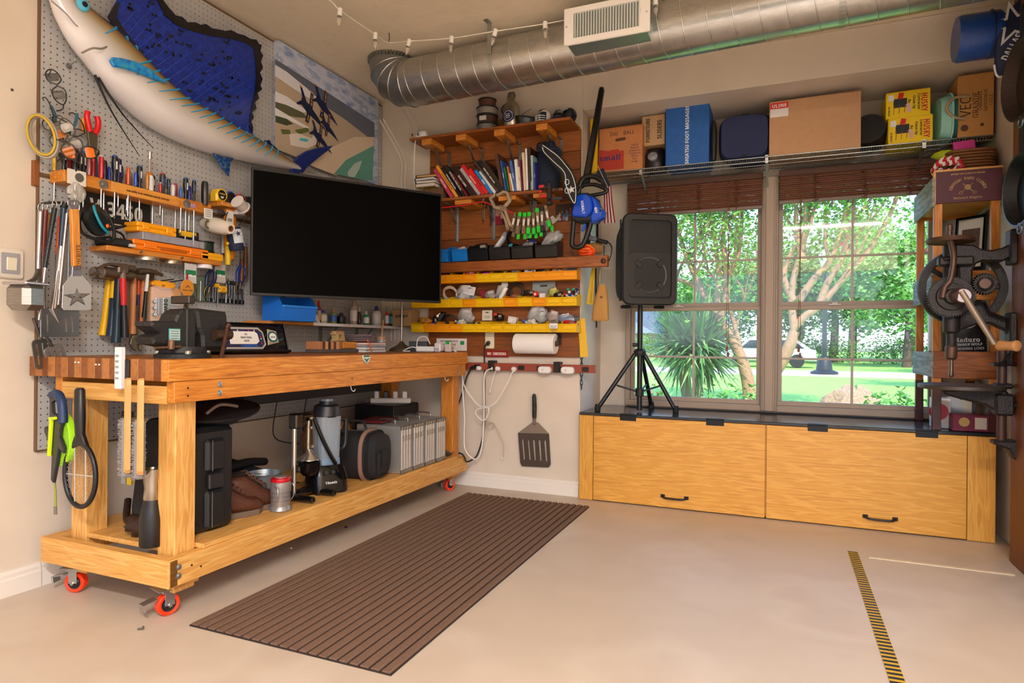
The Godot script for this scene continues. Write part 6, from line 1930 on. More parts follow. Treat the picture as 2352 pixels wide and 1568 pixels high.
func hammers_and_packs() -> void:
	hammer("yellow handled sledge hammer at the left of the hammer row",V(0.05,1.268,2.102),V(0.06,1.012,2.138),0.015,[["e2b008",1.0]],"sledge")
	hammer("yellow and navy grip hammer second in the row",V(0.09,1.266,2.105),V(0.09,1.009,2.124),0.017,[["eab80c",0.36],["14304e",1.0]],"claw")
	hammer("all navy rubber handled mallet longest in the row",V(0.11,1.266,2.105),V(0.12,0.981,2.121),0.018,[["10222f",0.5],["152e3e",1.0]],"sledge")
	hammer("red and black grip claw hammer at the front",V(0.13,1.295,2.102),V(0.13,1.004,2.089),0.0165,[["6e6052",0.12],["c41e22",0.52],["1d1d1f",1.0]],"claw")
	hammer("plain hickory handled hammer right of the red one",V(0.08,1.272,2.012),V(0.08,1.02,2.018),0.015,[["bf7d4e",0.85],["c78a5a",1.0]],"ball")
	hammer("slim blue grip hammer behind the hickory handles",V(0.06,1.272,1.974),V(0.06,1.064,1.979),0.009,[["c8502c",0.35],["122a6a",1.0]],"pick")
	hammer("orange brown wooden handled hammer",V(0.06,1.286,1.949),V(0.06,1.054,1.964),0.013,[["c0703a",1.0]],"ball")
	hammer("small tack hammer with white shaft and black grip",V(0.1,1.292,1.958),V(0.1,1.097,1.977),0.0085,[["d8d8dc",0.4],["15171a",1.0]],"pick")
	O("hammer_bar","dark steel bar on which the hammers hang","tool bar",W([V(0.03,1.273,2.127),V(0.04,1.308,1.901)],0.006,8),M("2c2a2a",0.4,0.7))
	# adjustable wrench
	var o := T("adjustable_wrench","old adjustable wrench hanging jaw down under the hammers","wrench",V(0.08,0.995,2.008),LW)
	P(o,"jaw",X(pv([-9,23,21,20,38,-4,30,-39,22,-51,19,-27,9,-20,5,-51,-12,-43,-25,-20,-21,4]),0.012,0.003,[pv([0,10,17,8,13,-6,-2,-4])]),M("7a6a50",0.35,0.8))
	P(o,"shank",X(pv([-6,23,17,24,20,157,1,156]),0.008,0.002),M("6a5a46",0.4,0.8))
	# clear blister pack with bits
	o = T("blister_pack","clear and yellow blister pack of drill bits and sockets","blister pack",V(0.06,1.171,1.845),LW)
	P(o,"tray",X(pv([-77,66,-60,75,85,71,90,58,81,-86,-76,-91]),0.012,0.003),M("eea214",0.4))
	P(o,"clear_cover",X(pv([-82,69,-60,79,89,75,95,54,86,-94,-85,-99]),0.03,0.006),clear("f4efe6",0.22,0.08))
	for i in 4:
		P(o,"drill_bit",W([V(-0.055 + i * 0.013,-0.06,0.02),V(-0.055 + i * 0.013,0.02,0.02)],0.004,8),M(["d8d8da","9aa8b0","2a2a2a","c9c9c9"][i],0.25,0.8))
	for i in 3:
		P(o,"socket",C(0.008,0.02,12),M("c9c6c0",0.25,0.9),V(-0.07,-0.06 + i * 0.03,0.018),V(90,0,0))
	P(o,"green_insert",B(0.03,0.09,0.004,0.001),M("3d6a34",0.5),V(0.012,-0.02,0.016))
	P(o,"dark_bits",BS([[0.05,-0.015,0.02,0.05,0.014,0.01],[0.055,0.012,0.02,0.035,0.012,0.01],[0.045,-0.045,0.02,0.03,0.01,0.01]],0.003),M("2c302c",0.4,0.5))
	TX(o,"DEWALT",0.026,"1a1a14",V(-0.012,-0.035,0.031),V(0,0,-90))
	o = T("laser_level","yellow tool holder with two black arms above the blister pack","tool",V(0.07,1.257,1.863),LW)
	P(o,"body",X(pv([-63,3,-45,14,14,14,56,9,61,-11,42,-21,-4,-25,-49,-12,-63,-9]),0.02,0.004,[pv([-14,-5,5,-6,5,-16,-14,-17])]),M("f0a40c",0.4))
	for k in 2:
		P(o,"arm",W([V(-0.02 + k * 0.05,0.012,0.015),V(0.04 + k * 0.05,0.026,0.03)],0.003,6),M("1c1c1c",0.4))
	O("coloured_strip","coral and teal striped plastic strip on the vise anvil","strip",BS([[0,0.004,0,0.09,0.006,0.03]],0.001),M("e0705a",0.4),V(0.42,1.065,2.156))
	# badges,tag,pliers
	for q in [[V(0.11,1.318,1.739),"clear badge holder with green print under the shelf"],[V(0.08,1.34,1.534),"second clear badge holder with green print at right"]]:
		o = T("badge_holder",q[1],"badge",q[0],LW)
		P(o,"sleeve",B(0.068,0.096,0.004,0.001),clear("e6e2e0",0.5,0.15))
		P(o,"card",B(0.06,0.088,0.001,0),M("d4cfcb",0.5))
		P(o,"green_print",B(0.058,0.022,0.001,0),M("1c7a4c",0.4),V(0,0.005,0.0025))
		P(o,"mountain_print",X(pv([-28,0,28,0,28,8,10,4,-2,12,-16,4,-28,8]),0.0006),M("eceae6",0.4),V(0,-0.016,0.003))
		P(o,"clip",W(cr([V(0,0.048,0),V(0.004,0.06,0.004),V(-0.004,0.07,0),V(0,0.075,-0.01)]),0.003,6),M("b01c24",0.5))
	o = T("wooden_medal","round wooden medal with burnt lettering on a red ribbon","medal",V(0.12,1.244,1.766),LW)
	P(o,"disc",X(circ(0.036,32,Vector2.ZERO,0.042),0.004,0.001),M("d58e2c",0.5))
	P(o,"ribbon",B(0.01,0.03,0.002,0),M("a81c22",0.6),V(0,0.054,0))
	P(o,"burnt_peak",X(pv([-14,0,0,14,14,0,8,0,0,8,-8,0]),0.0006),M("6a3c10",0.5),V(0,0.002,0.0042))
	TX(o,"TRAIL RUN",0.011,"6a3c10",V(0,-0.01,0.0042))
	for q in [[V(0.05,1.188,1.731),8.0,"8a7258","thin brass nippers hanging below the wooden medal"],[V(0.08,1.284,1.61),-20.0,"14204a","navy and orange handled pliers hanging jaws down"],[V(0.05,1.328,1.384),-14.0,"1c3a86","blue handled cutters hanging by the television edge"]]:
		o = T("pliers",q[3],"pliers",q[0],V(0,90,q[1]))
		for s in [-1.0,1.0]:
			P(o,"handle",W(cr([V(s * 0.01,0.07,0.01),V(s * 0.024,0.03,0.01),V(s * 0.012,-0.02,0.01)]),0.009,8),M(q[2],0.4))
			P(o,"jaw",W(cr([V(s * 0.008,-0.02,0.01),V(s * 0.013,-0.05,0.01),V(s * 0.003,-0.08,0.01)]),0.008,6,0.003),M("6b6050",0.35,0.8))
	# hex key sets and a green case along the lower edge
	for q in [[V(0.06,1.277,1.559),"e0b010","hex key set in a yellow holder"],[V(0.06,1.298,1.452),"2a2a2c","hex key set in a black holder"]]:
		o = T("hex_key_set",q[2],"hex keys",q[0],LW)
		P(o,"holder",B(0.05,0.022,0.02,0.004),M(q[1],0.45),V(0,0.0,0.01))
		for i in 6:
			P(o,"key",W([V(-0.02 + i * 0.008,0.02,0.01 + 0.004 * (i % 2)),V(-0.02 + i * 0.008,-0.06 - 0.008 * i,0.01)],0.0022,6),M("8d9096" if i % 2 else "2e2e30",0.3,0.85))
	o = case_box("square_tin","small yellow square case between the hex keys",V(0.07,1.242,1.515),V(0.03,0.035,0.05),"e4ac1c")
	o = T("magnetic_strip","black magnetic strip holding drill bits along the board","tool strip",V(0.02,1.204,1.494),LW)
	P(o,"bar",B(0.34,0.022,0.014,0.003),M("1c1f1e",0.5),V(0,0,0.007))
	for i in 12:
		P(o,"held_bit",W([V(-0.15 + i * 0.027,-0.01,0.018),V(-0.15 + i * 0.027,0.05 + 0.02 * ((i * 5) % 3),0.018)],0.004 + 0.001 * (i % 3),6),M(pick(["b0b2b4","3a3c3e","7d8084","2a2c2e"]),0.3,0.8))
	O("green_case","dark green soft case behind the badge holder","case",BS([[0,0,0,0.02,0.13,0.12]],0.008),M("6f7f6c",0.6),V(0.03,1.257,1.623))


func right_cluster() -> void:
	var o := T("tape_shelf","short wooden shelf with tape measures right of the rack","wall shelf",V0)
	P(o,"board",BS([[0.075,1.693,1.44,0.11,0.022,0.26]],0.002),wood("fir","z",0.5))
	P(o,"wire_bracket",W([V(0.02,1.64,1.53),V(0.12,1.68,1.53)],0.003,6),M("a0a09c",0.3,0.9))
	P(o,"wire_bracket",W([V(0.02,1.62,1.36),V(0.12,1.68,1.36)],0.003,6),M("a0a09c",0.3,0.9))
	for q in [[1.545,"f0c010","yellow tape measure with a black hub and 30 marking"],[1.485,"1e5fd0","blue tape measure beside the yellow one"],[1.42,"d8341c","red and yellow tape measure farther along the shelf"],[1.36,"181818","black tape measure next to the television"]]:
		var t := T("tape_measure",q[2],"tape measure",V(0.085,1.705,q[0]),LW)
		P(t,"body",X(pv([-38,0,38,0,40,40,24,62,0,70,-26,62,-40,36]),0.044,0.008),M(q[1],0.4),V(0,0,-0.022))
		P(t,"hub",X(circ(0.028,24),0.003,0.001),M("17181a" if q[1] != "181818" else "2c2c2c",0.4),V(-0.006,0.034,0.021))
		if q[0] > 1.5:
			P(t,"hub_ring",W(ring_pts(V(-0.006,0.034,0.024),V(0.028,0,0),V(0,0.028,0),24),0.002,6,-1.0,true),M("e8bc10",0.4))
			TX(t,"30'",0.016,"e8e8e4",V(-0.006,0.022,0.0245))
			TX(t,"STANLEY",0.009,"d8a810",V(-0.006,0.04,0.0245))
		P(t,"grip",BS([[0.026,0.016,0,0.03,0.03,0.047]],0.006),M("1b1b1c",0.6))
	driver("red and black file handle standing at the rack right end",V(0.11,1.664,1.66),0.017,0.12,"18181a","202022",0.0,1)
	o = T("white_spool","white thread spool lying on its side on a peg","spool",V(0.16,1.7,1.48),V(60,40,30))
	P(o,"flanges",BS([],0) if false else L([0,-0.03,0.036,-0.03,0.036,-0.026,0.022,-0.024,0.022,0.024,0.036,0.026,0.036,0.03,0,0.03],28),M("d4cfcc",0.4))
	P(o,"thread",L([0.022,-0.024,0.03,-0.022,0.03,0.022,0.022,0.024],24),M("b8aca4",0.7))
	for q in [[V(0.16,1.562,1.613),0.075,"cream twine roll lying in front on the pegs"],[V(0.1,1.581,1.593),0.07,"white twine roll behind the cream one"]]:
		o = T("twine_roll",q[2],"twine",q[0],V(0,0,80))
		P(o,"winding",L([0.014,-q[1],0.026,-q[1],0.034,-q[1] * 0.6,0.036,0,0.034,q[1] * 0.6,0.028,q[1],0.014,q[1]],24),N("twine",["cfc4b4","e4dccf","d8cebf"],V(20,60,20),0.9,0.05,4,false,0.1),V0,V(0,0,0))
		P(o,"cardboard_core",L([0.012,-q[1] - 0.002,0.0155,-q[1] - 0.002,0.0155,q[1] + 0.002,0.012,q[1] + 0.002],16),M("8a5a30",0.8))
	o = T("price_tag","white barcode tag hanging under the tape shelf","tag",V(0.14,1.625,1.53),LW)
	P(o,"tag",B(0.045,0.07,0.001,0),M("d8d5d2",0.5))
	for i in 7:
		P(o,"bar",B(0.0018,0.016,0.0008,0),M("2a2a2a"),V(-0.012 + i * 0.004,-0.012,0.0007))
	O("white_lid","white plastic lid screwed under the tape shelf","jar lid",L([0,-0.022,0.036,-0.022,0.038,-0.018,0.038,0,0,0],28),M("d8d4d4",0.4),V(0.09,1.681,1.43))
	O("orange_flag","rolled orange and yellow fabric flag tied with black cord","flag",LF([sring(V(0,-0.15,0),V(0.02,0,0),V(0,0,0.024)),sring(V(0,0.0,0),V(0.028,0,0),V(0,0,0.036)),sring(V(0,0.07,0),V(0.026,0,0),V(0,0,0.034)),sring(V(0,0.085,0),V(0.014,0,0),V(0,0,0.018)),sring(V(0,0.11,0),V(0.024,0,0),V(0,0,0.05))]),M("f08c08",0.7),V(0.08,1.57,1.474))
	o = T("can_cooler","black navy and white foam can cooler hanging from a cord","can cooler",V(0.17,1.516,1.525),V(0,70,12))
	P(o,"sleeve",L([0,-0.06,0.034,-0.06,0.038,-0.05,0.038,0.05,0.035,0.056,0,0.056],28),N("cooler",["0d1120","16244a","10182e"],V(4,4,4),0.7,0.02,4,false))
	P(o,"white_panel",sheet(func(u: float,v: float) -> Vector3: return V(sin((u - 0.4) * 1.5) * 0.0388,(v - 0.5) * 0.07 + 0.01,cos((u - 0.4) * 1.5) * 0.0388),8,4),M("c4ccd6",0.7))
	P(o,"navy_star",X(star(0.016),0.001),M("16244a",0.6),V(0.004,0.022,0.0388),V(0,6,8))
	TX(o,"COWBOYS",0.015,"e8e8ea",V(0.03,-0.008,0.026),V(0,50,90))
	P(o,"cord",W(cr([V(0,0.05,0.0),V(-0.03,0.09,0),V(0,0.14,-0.02)]),0.0025,5),M("151515"))
	P(o,"yellow_clip",B(0.03,0.014,0.01,0.003),M("e4b412",0.4),V(-0.034,-0.02,0))
	O("yellow_file","yellow handled tool hanging below the can cooler","file",L([0.004,-0.06,0.014,-0.06,0.016,-0.02,0.014,0.04,0.008,0.05,0,0.05],12),M("e8bc14",0.4),V(0.09,1.448,1.494))
	for q in [[V(0.06,1.376,1.37),"6a3a22",0.12,"brown wooden file handle beside the television edge"],[V(0.06,1.426,1.346),"7a4a2a",0.16,"second brown wooden handle beside the television edge"],[V(0.05,1.501,1.488),"b4b4b4",0.1,"bent steel rod hanging left of the can cooler"]]:
		var t := T("file_tool",q[3],"file",q[0])
		P(t,"handle",W([V(0,q[2] / 2,0),V(0,-q[2] / 2,0)],0.009,8,0.011),M(q[1],0.45))
		P(t,"tang",W([V(0,q[2] / 2,0),V(0,q[2] / 2 + 0.05,0)],0.004,6),M("8d8d8a",0.3,0.9))



func bench_stuff() -> void:
	var iron := N("castiron",["1c1c1d","2b2a2a","222122"],V(9,9,9),0.55,0.04,3,false,0.15,0.2)
	# vise,jaws along the bench
	var o := T("bench_vise","big black cast iron vise with a swinging handle on the bench corner","vise",V(0.62,0.926,2.204),LW)
	P(o,"swivel_base",L([0,0,0.1,0,0.1,0.016,0.086,0.022,0.08,0.045,0,0.045],32),iron)
	for a in 4:
		P(o,"base_bolt",C(0.012,0.014,6),M("b8b4a6",0.3,0.8),V(0.088 * cos(a * PI / 2 + 0.5),0.016,0.088 * sin(a * PI / 2 + 0.5)))
	P(o,"fixed_body",X(pv([-157,54,-166,78,-127,94,-166,120,-166,136,-70,143,-59,166,-37,184,18,193,26,160,23,37,15,27,-76,28,-91,44,-148,54]),0.09,0.008),iron,V(0,0,-0.045))
	P(o,"moving_jaw",X(pv([26,187,38,194,175,187,182,166,183,36,59,37,55,88,38,119,30,160]),0.08,0.01),iron,V(0,0,-0.04))
	P(o,"jaw_plate",BS([[-0.002,0.225,0,0.03,0.03,0.1]],0.003),M("4a4038",0.45,0.6))
	P(o,"slide_bar",B(0.12,0.05,0.05,0.006),iron,V(0.0,0.12,0))
	P(o,"rib",B(0.014,0.15,0.1,0.004),iron,V(-0.018,0.115,0))
	P(o,"data_plate",B(0.05,0.046,0.002,0.0005),M("1f8f88",0.35),V(-0.075,0.09,0.046))
	P(o,"data_panel",B(0.044,0.04,0.002,0),M("b9c4c2",0.35),V(-0.075,0.09,0.0468))
	for i in 4:
		P(o,"data_line",B(0.034,0.003,0.001,0),M("3f8f8c"),V(-0.075,0.103 - i * 0.009,0.048))
	P(o,"lock_pin",W([V(-0.17,0.04,0.06),V(-0.06,0.046,0.06)],0.005,8),M("7d5f48",0.4,0.6))
	P(o,"lock_boss",C(0.012,0.035,12),M("7d5f48",0.4,0.6),V(-0.1,0.035,0.06))
	P(o,"screw_boss",W([V(0.1,0.09,0.05),V(0.18,0.095,0.05)],0.022,12),M("4c3a2c",0.45,0.5))
	P(o,"handle",W([V(0,1.025,1.454) - V(0,0.905,1.687) + V(0,0,0),V0],0.001,4) if false else W([V(0.155,0.12,0.062),V(0.06,-0.09,0.11)],0.0085,10),M("5a3a2c",0.3,0.5))
	P(o,"handle_end",L([0,0,0.013,0,0.014,0.004,0.012,0.024,0,0.024],12),M("4a3028",0.35,0.5),V(0.055,-0.098,0.112),V(0,0,-24))
	P(o,"handle_end",L([0,0,0.012,0,0.012,0.02,0,0.02],12),M("4a3028",0.35,0.5),V(0.155,0.118,0.062),V(0,0,-24))
	# champion belt in a satin lined box
	o = T("award_belt","champion belt plates in an open black satin case behind the vise","award",V(0.3,0.928,1.58),V(-18,78,0))
	P(o,"case",BS([[0,0.08,-0.012,0.5,0.16,0.02],[0,0.006,0.01,0.5,0.012,0.05],[0,0.158,0.0,0.5,0.006,0.03],[0.248,0.08,0.0,0.006,0.16,0.03]],0.003),M("0c0b0e",0.3))
	P(o,"satin",sheet(func(u: float,v: float) -> Vector3: return V((u - 0.5) * 0.48,0.012 + v * 0.142,0.004 * sin(u * 23.0 + 4.0 * sin(v * 7.0)) + 0.004),30,14),N("satin",["0d0b10","17141c"],V(3,3,3),0.2,0.02,3,false))
	var pl := P(o,"main_plate",X(pv([-120,20,96,20,120,44,112,112,88,136,-120,136]),0.006,0.003),M("d9d4cc",0.3,0.5),V(0.0,0,0.012))
	P(pl,"navy_band",X(pv([-112,30,92,30,108,48,102,106,82,124,-112,124]),0.001),M("2a2c4c",0.35),V(0,0,0.006))
	P(pl,"white_field",X(pv([-80,46,62,46,80,60,76,100,62,112,-80,112]),0.001),M("eceae8",0.4),V(0,0,0.007))
	for i in 9:
		P(pl,"jewel",blob(V(0.008,0.008,0.004),0.0,1,5),M(["d82430","2a4ad0","eceae8"][i % 3],0.2),V(0.092 if i < 5 else 0.06 - (i - 5) * 0.03,0.05 + i * 0.012 if i < 5 else 0.117,0.008))
	TX(pl,"CHAMPION",0.017,"2a6ad8",V(0.02,0.037,0.0085))
	TX(pl,"10\nMASTERS\n2025",0.014,"22242c",V(0.01,0.08,0.0085))
	pl = P(o,"side_plate",X(pv([128,40,196,56,190,118,140,128]),0.006,0.002),M("c8bfa4",0.3,0.6),V(0.0,0,0.012))
	P(pl,"teal_ring",X(circ(0.029,28,Vector2(0.163,0.086)),0.001),M("1c6a72",0.3,0.3),V(0,0,0.006))
	P(pl,"white_disc",X(circ(0.02,28,Vector2(0.163,0.086)),0.001),M("ececea",0.4),V(0,0,0.007))
	TX(pl,"2025",0.013,"14161a",V(0.163,0.084,0.0082))
	# white remote holder and black tab on the end grain
	o = T("white_remote","white slim remote with rows of dots on the bench end","remote",V(0.573,0.894,2.425))
	P(o,"body",BS([[0,0,0,0.034,0.15,0.02]],0.003),M("e2e2e6",0.35))
	for i in 5:
		TX(o,"oo",0.016,"6a6c74",V(-0.002,0.045 - i * 0.02,0.0102))
	O("black_tab","small black square stuck on the bench end beside the remote","tab",BS([[0,0,0,0.024,0.07,0.008]],0.002),M("141416",0.5),V(0.596,0.889,2.415))
	for u in [V(0.322,0.909,2.415),V(0.437,0.903,2.415)]:
		O("wire_clip","small white wire clip pinned to the bench end, %s one" % ("left" if u.x < 0.36 else "right"),"clip",BS([[-0.008,0,0,0.008,0.006,0.006],[0.01,0,0,0.008,0.006,0.006]],0.002),M("e4e0da",0.4),u)
	# bottle shelf on the pegboard below the television
	o = T("bottle_shelf","thin white fronted shelf of glue bottles under the television","wall shelf",V0)
	P(o,"board",BS([[0.11,1.095,0.62,0.18,0.016,1.4]],0.001),wood("fir","z"))
	P(o,"white_edge",BS([[0.2005,1.095,0.44,0.002,0.018,1.04]],0),M("dcdad8",0.4))
	for z in [1.24,0.68,0.3]:
		P(o,"bracket",BS([[0.022,0.99,z,0.008,0.19,0.024],[0.1,1.084,z,0.16,0.004,0.024]],0.001),M("6f7672",0.4,0.6))
		P(o,"brace",W([V(0.03,0.93,z),V(0.15,1.08,z)],0.006,6),M("6f7672",0.4,0.6))
	var ys := 1.104
	o = T("blue_tray","bright blue plastic tray full of hand tools on the shelf","tray",V(0.14,ys,1.17),V(0,84,0))
	P(o,"tub",bin_mesh(0.24,0.14,0.075,0.16),M("1670d8",0.4))
	P(o,"rim",BS([[0,0.078,0.165,0.25,0.014,0.014]],0.004),M("2a86ec",0.4))
	for i in 5:
		var t := T("tray_tool",["blue gripped tool sticking out of the blue tray","dark blue pliers lying in the blue tray","thin steel tool leaning in the blue tray","brown paper sleeve poking from the blue tray","pale handled cutter behind the blue tray"][i],"tool",V(0.12,ys + 0.15,1.2 - i * 0.05),V(0,0,0))
		P(t,"shank",W([V(0,-0.05,0.02),V(0.03,0.04,-0.06)],0.007,6),M(["1c50c8","1c2c6c","9a9ca0","9c7858","b8b4b0"][i],0.4))
		P(t,"grip",W([V(0.03,0.04,-0.06),V(0.045,0.06,-0.1)],0.009,6),M(["2a68e8","14204c","3a3c40","a88868","8d2020"][i],0.4))
	var bt := [
		[0.95,"2e3238",0.034,0.13,"2a2d33","dark grey round canister","canister"],
		[0.86,"d8d4b8",0.019,0.075,"1f58c8","cream jar with a blue lid left of centre","jar"],
		[0.79,"c8d0b0",0.026,0.085,"2458c0","squat jar of petroleum jelly with a blue lid","jar"],
		[0.83,"8a3c20",0.016,0.14,"d8201c","brown bottle with a bright red cap","bottle"],
		[0.69,"8f9c58",0.022,0.1,"c09468","green glue bottle with a blue band and tan cap","bottle"],
		[0.61,"23262c",0.03,0.075,"23262c","low dark tin in the shadow","tin"],
		[0.48,"b4a494",0.024,0.17,"a08c78","tall tan glue bottle with a nozzle and printed label","bottle"],
		[0.42,"4a3a38",0.016,0.12,"c8c4c0","slim dark bottle with silver cap","bottle"],
		[0.34,"2c8c5c",0.02,0.1,"d8d4d0","green and white bottle with a grey cap","bottle"],
		[0.22,"c8c4c4",0.032,0.14,"2a3a70","large white spray can with a navy cap","spray can"],
		[0.09,"c8362c",0.014,0.14,"8d8d8d","narrow red and white bottle","bottle"],
		[-0.02,"3a6a28",0.036,0.13,"b0aca0","green glue can with a metal top","can"],
	]
	for i in bt.size():
		var k: Array = bt[i]
		var z: float = maxf(k[0],0.06 + 0.0 * i)
		var b := T("shelf_" + k[6].replace(" ","_"),k[5] + " on the shelf under the television",k[6],V(0.13 if k[0] > 0.05 else 0.15,ys,z if k[0] > -0.01 else 0.028 + 0.01))
		var r: float = k[2]
		var h: float = k[3]
		P(b,"body",L([0,0,r - 0.002,0,r,0.003,r,h * 0.62,r * 0.8,h * 0.7,r * 0.45,h * 0.76,0,h * 0.76],20),M(k[1],0.35))
		P(b,"cap",L([0,h * 0.75,r * 0.5,h * 0.75,r * 0.46,h * 0.9,r * 0.2,h,0,h],14),M(k[4],0.4))
		P(b,"label_band",L([r + 0.0004,h * 0.15,r + 0.0006,h * 0.16,r + 0.0006,h * 0.55,r + 0.0004,h * 0.56],20),M(["3a3e44","e4e0d0","dfe3d4","c0a080","3a6ac0","1c1e22","e2dcd6","2a2624","e8eae6","d6d2d2","ece8e6","78b8c8"][i],0.4))
	TX(get_child(get_child_count() - 1),"Dulux",0.02,"dff0c8",V(0.036,0.02,0.008),LW)
	o = T("caulk_tube","white squeeze tube leaning on the bottle shelf","tube",V(0.15,ys + 0.045,0.9),V(50,0,0))
	P(o,"tube",LF([sring(V(0,-0.05,0),V(0.014,0,0),V(0,0,0.014)),sring(V(0,0.02,0),V(0.016,0,0),V(0,0,0.012)),sring(V(0,0.07,0),V(0.018,0,0),V(0,0,0.002))]),M("d9d9dc",0.35))
	P(o,"tube_cap",C(0.008,0.02,10),M("e6e4e0",0.4),V(0,-0.07,0))
	# things lying on the bench by the pegboard
	var yb := 0.928
	o = T("striped_block","cutting block glued from light and dark wood strips","wood block",V(0.3,yb + 0.018,0.98))
	for i in 8:
		P(o,"wood_strip",B(0.1,0.045,0.024,0.001),M(["b87a52","5c3420","d09a70","4a2c1c","c48a60","6a3c26","cf9c78","a86c40"][i],0.5),V(0,0.024,0.09 - i * 0.0245))
	O("wood_plank","orange brown offcut board lying right of the striped block","wood block",BS([[0,0.024,0,0.09,0.04,0.13]],0.002),wood("fir","z"),V(0.3,yb + 0.02,0.8))
	O("grey_slab","thin dark grey slab under the wood blocks","slab",BS([[0,0.01,0,0.11,0.02,0.36]],0.002),M("58504e",0.6),V(0.3,yb,0.9))
	o = T("hand_plane","small wooden hand plane on top of the blocks","hand plane",V(0.3,yb + 0.067,0.86),LW)
	P(o,"body",X(pv([-40,0,50,0,40,44,36,50,-44,48,-46,40,-36,36,-28,14]),0.04,0.004,[pv([-12,14,20,14,16,38,-12,38])]),M("b89a6a",0.5),V(0,0,-0.02))
	P(o,"top_grip",BS([[0,0.052,0,0.09,0.016,0.036]],0.006),M("bd8c62",0.5))
	for i in 4:
		var p := T("grey_dish",["lowest grey dish of the stack","second grey dish of the stack","third grey dish of the stack","top grey dish of the stack"][i] + " behind the notebooks","dish",V(0.25,yb + 0.062 + i * 0.011,0.58))
		P(p,"dish",L([0,0,0.06,0,0.092,0.008,0.094,0.013,0.088,0.012,0.058,0.005,0,0.005],32),M("9d8f92",0.35))
		P(p,"foot_ring",W(ring_pts(V0,V(0.05,0,0),V(0,0,0.05),24),0.002,5,-1.0,true),M("8d8084",0.4))
	for q in [[0.0,0.014,"c9c9d4","white spiral notebook at the bottom"],[0.015,0.018,"1f3a58","navy bound book in the middle"],[0.034,0.01,"2c6a8c","thin teal edged book"],[0.045,0.014,"d8521c","orange covered book on top"]]:
		var n := T("notebook",q[3] + " of the stack on the bench","notebook",V(0.34,yb + q[0],0.62),V(0,4.0 * sin(q[0] * 900),0))
		P(n,"covers",BS([[0,0.001,0,0.14,0.002,0.22],[0,q[1] - 0.001,0,0.14,0.002,0.22]],0.0006),M(q[2],0.4))
		P(n,"pages",BS([[0,q[1] / 2,0,0.134,q[1] - 0.004,0.214]],0),M("dedad6",0.8))
	O("orange_pencil","orange pencil leaning on the notebook stack","pencil",W([V(0,0,0),V(-0.02,0.075,0.025)],0.004,6),M("d85a20",0.5),V(0.42,yb + 0.004,0.68))
	o = T("glass_jar","small glass jar of grey grit with a wooden stick standing in it","jar",V(0.24,yb,0.32))
	P(o,"grit",L([0,0,0.031,0,0.031,0.07,0,0.07],20),N("grit",["55585a","8d9092","3a3c3e","a4a6a8"],V(30,30,30),0.6,0.08,4,false))
	P(o,"glass",L([0.0,-0.0,0.033,0,0.033,0.082,0.031,0.082,0.0315,0.001,0,0.001],20),clear("eef2f2",0.15,0.05))
	P(o,"wood_collar",L([0.03,0.08,0.033,0.08,0.033,0.1,0.03,0.1],20),M("b98a68",0.5))
	P(o,"stick",B(0.012,0.17,0.004,0.001),M("d6a878",0.6),V(0.0,0.13,-0.01),V(-8,0,0))
	o = T("lamp_base","pewter desk lamp on a domed base, its shade behind the television","lamp",V(0.3,yb,0.16))
	P(o,"base",L([0,0,0.088,0,0.09,0.006,0.08,0.018,0.05,0.032,0.025,0.048,0.012,0.066,0.009,0.07,0,0.07],36),M("8a7c68",0.35,0.8))
	P(o,"stem",C(0.0065,0.36,12),M("b4aca4",0.25,0.85),V(0,0.06,0))
	P(o,"collar",L([0,0.39,0.016,0.39,0.02,0.4,0.02,0.415,0.0,0.415],16),M("8a7c68",0.35,0.8))
	O("cardboard_box","tan lidded cardboard box on the shelf in the corner with KENNEY on it","box",BS([[0,0.05,0,0.15,0.1,0.12],[0,0.104,0,0.155,0.02,0.124]],0.002),M("a8865c",0.7),V(0.285,1.104,0.08))
	TX(get_child(get_child_count() - 1),"KENNEY",0.03,"1c1a18",V(0.0,0.07,0.0605),V0,0.9)
	o = T("power_hub","white power hub with plugs at the bench far end","power hub",V(0.52,yb,0.2),V(0,20,0))
	P(o,"body",BS([[0,0.018,0,0.13,0.036,0.05]],0.006),M("e6e4e2",0.35))
	P(o,"black_box",BS([[-0.06,0.035,-0.06,0.13,0.07,0.05]],0.003),M("1b1b1d",0.4))
	P(o,"looped_lead",W(cr([V(-0.05,0.02,0.03),V(-0.09,0.03,0.03),V(-0.15,0.004,0.03),V(-0.1,0.004,0.04)]),0.0035,6),M("ece9e6",0.4))
	P(o,"looped_lead",W(cr([V(-0.06,0.03,0.02),V(-0.05,0.09,0.01),V(0.0,0.1,0.0),V(0.03,0.05,0.0)]),0.0035,6),M("ece9e6",0.4))
	o = T("usb_charger","white cube charger feeding the long white cables","charger",V(0.62,yb,0.2))
	P(o,"body",B(0.05,0.06,0.05,0.008),M("e4dfe0",0.35),V(0,0.03,0))
	P(o,"port",B(0.03,0.012,0.004,0.001),M("b8b4b4",0.4),V(0,0.018,0.026))
	o = T("green_dispenser","small clear dispenser with a green cap beside the charger","dispenser",V(0.69,yb,0.19))
	P(o,"body",B(0.045,0.07,0.03,0.004),M("cfc4c0",0.3),V(0,0.035,0))
	P(o,"green_cap",B(0.034,0.026,0.032,0.004),M("0fa04c",0.4),V(0,0.062,0))


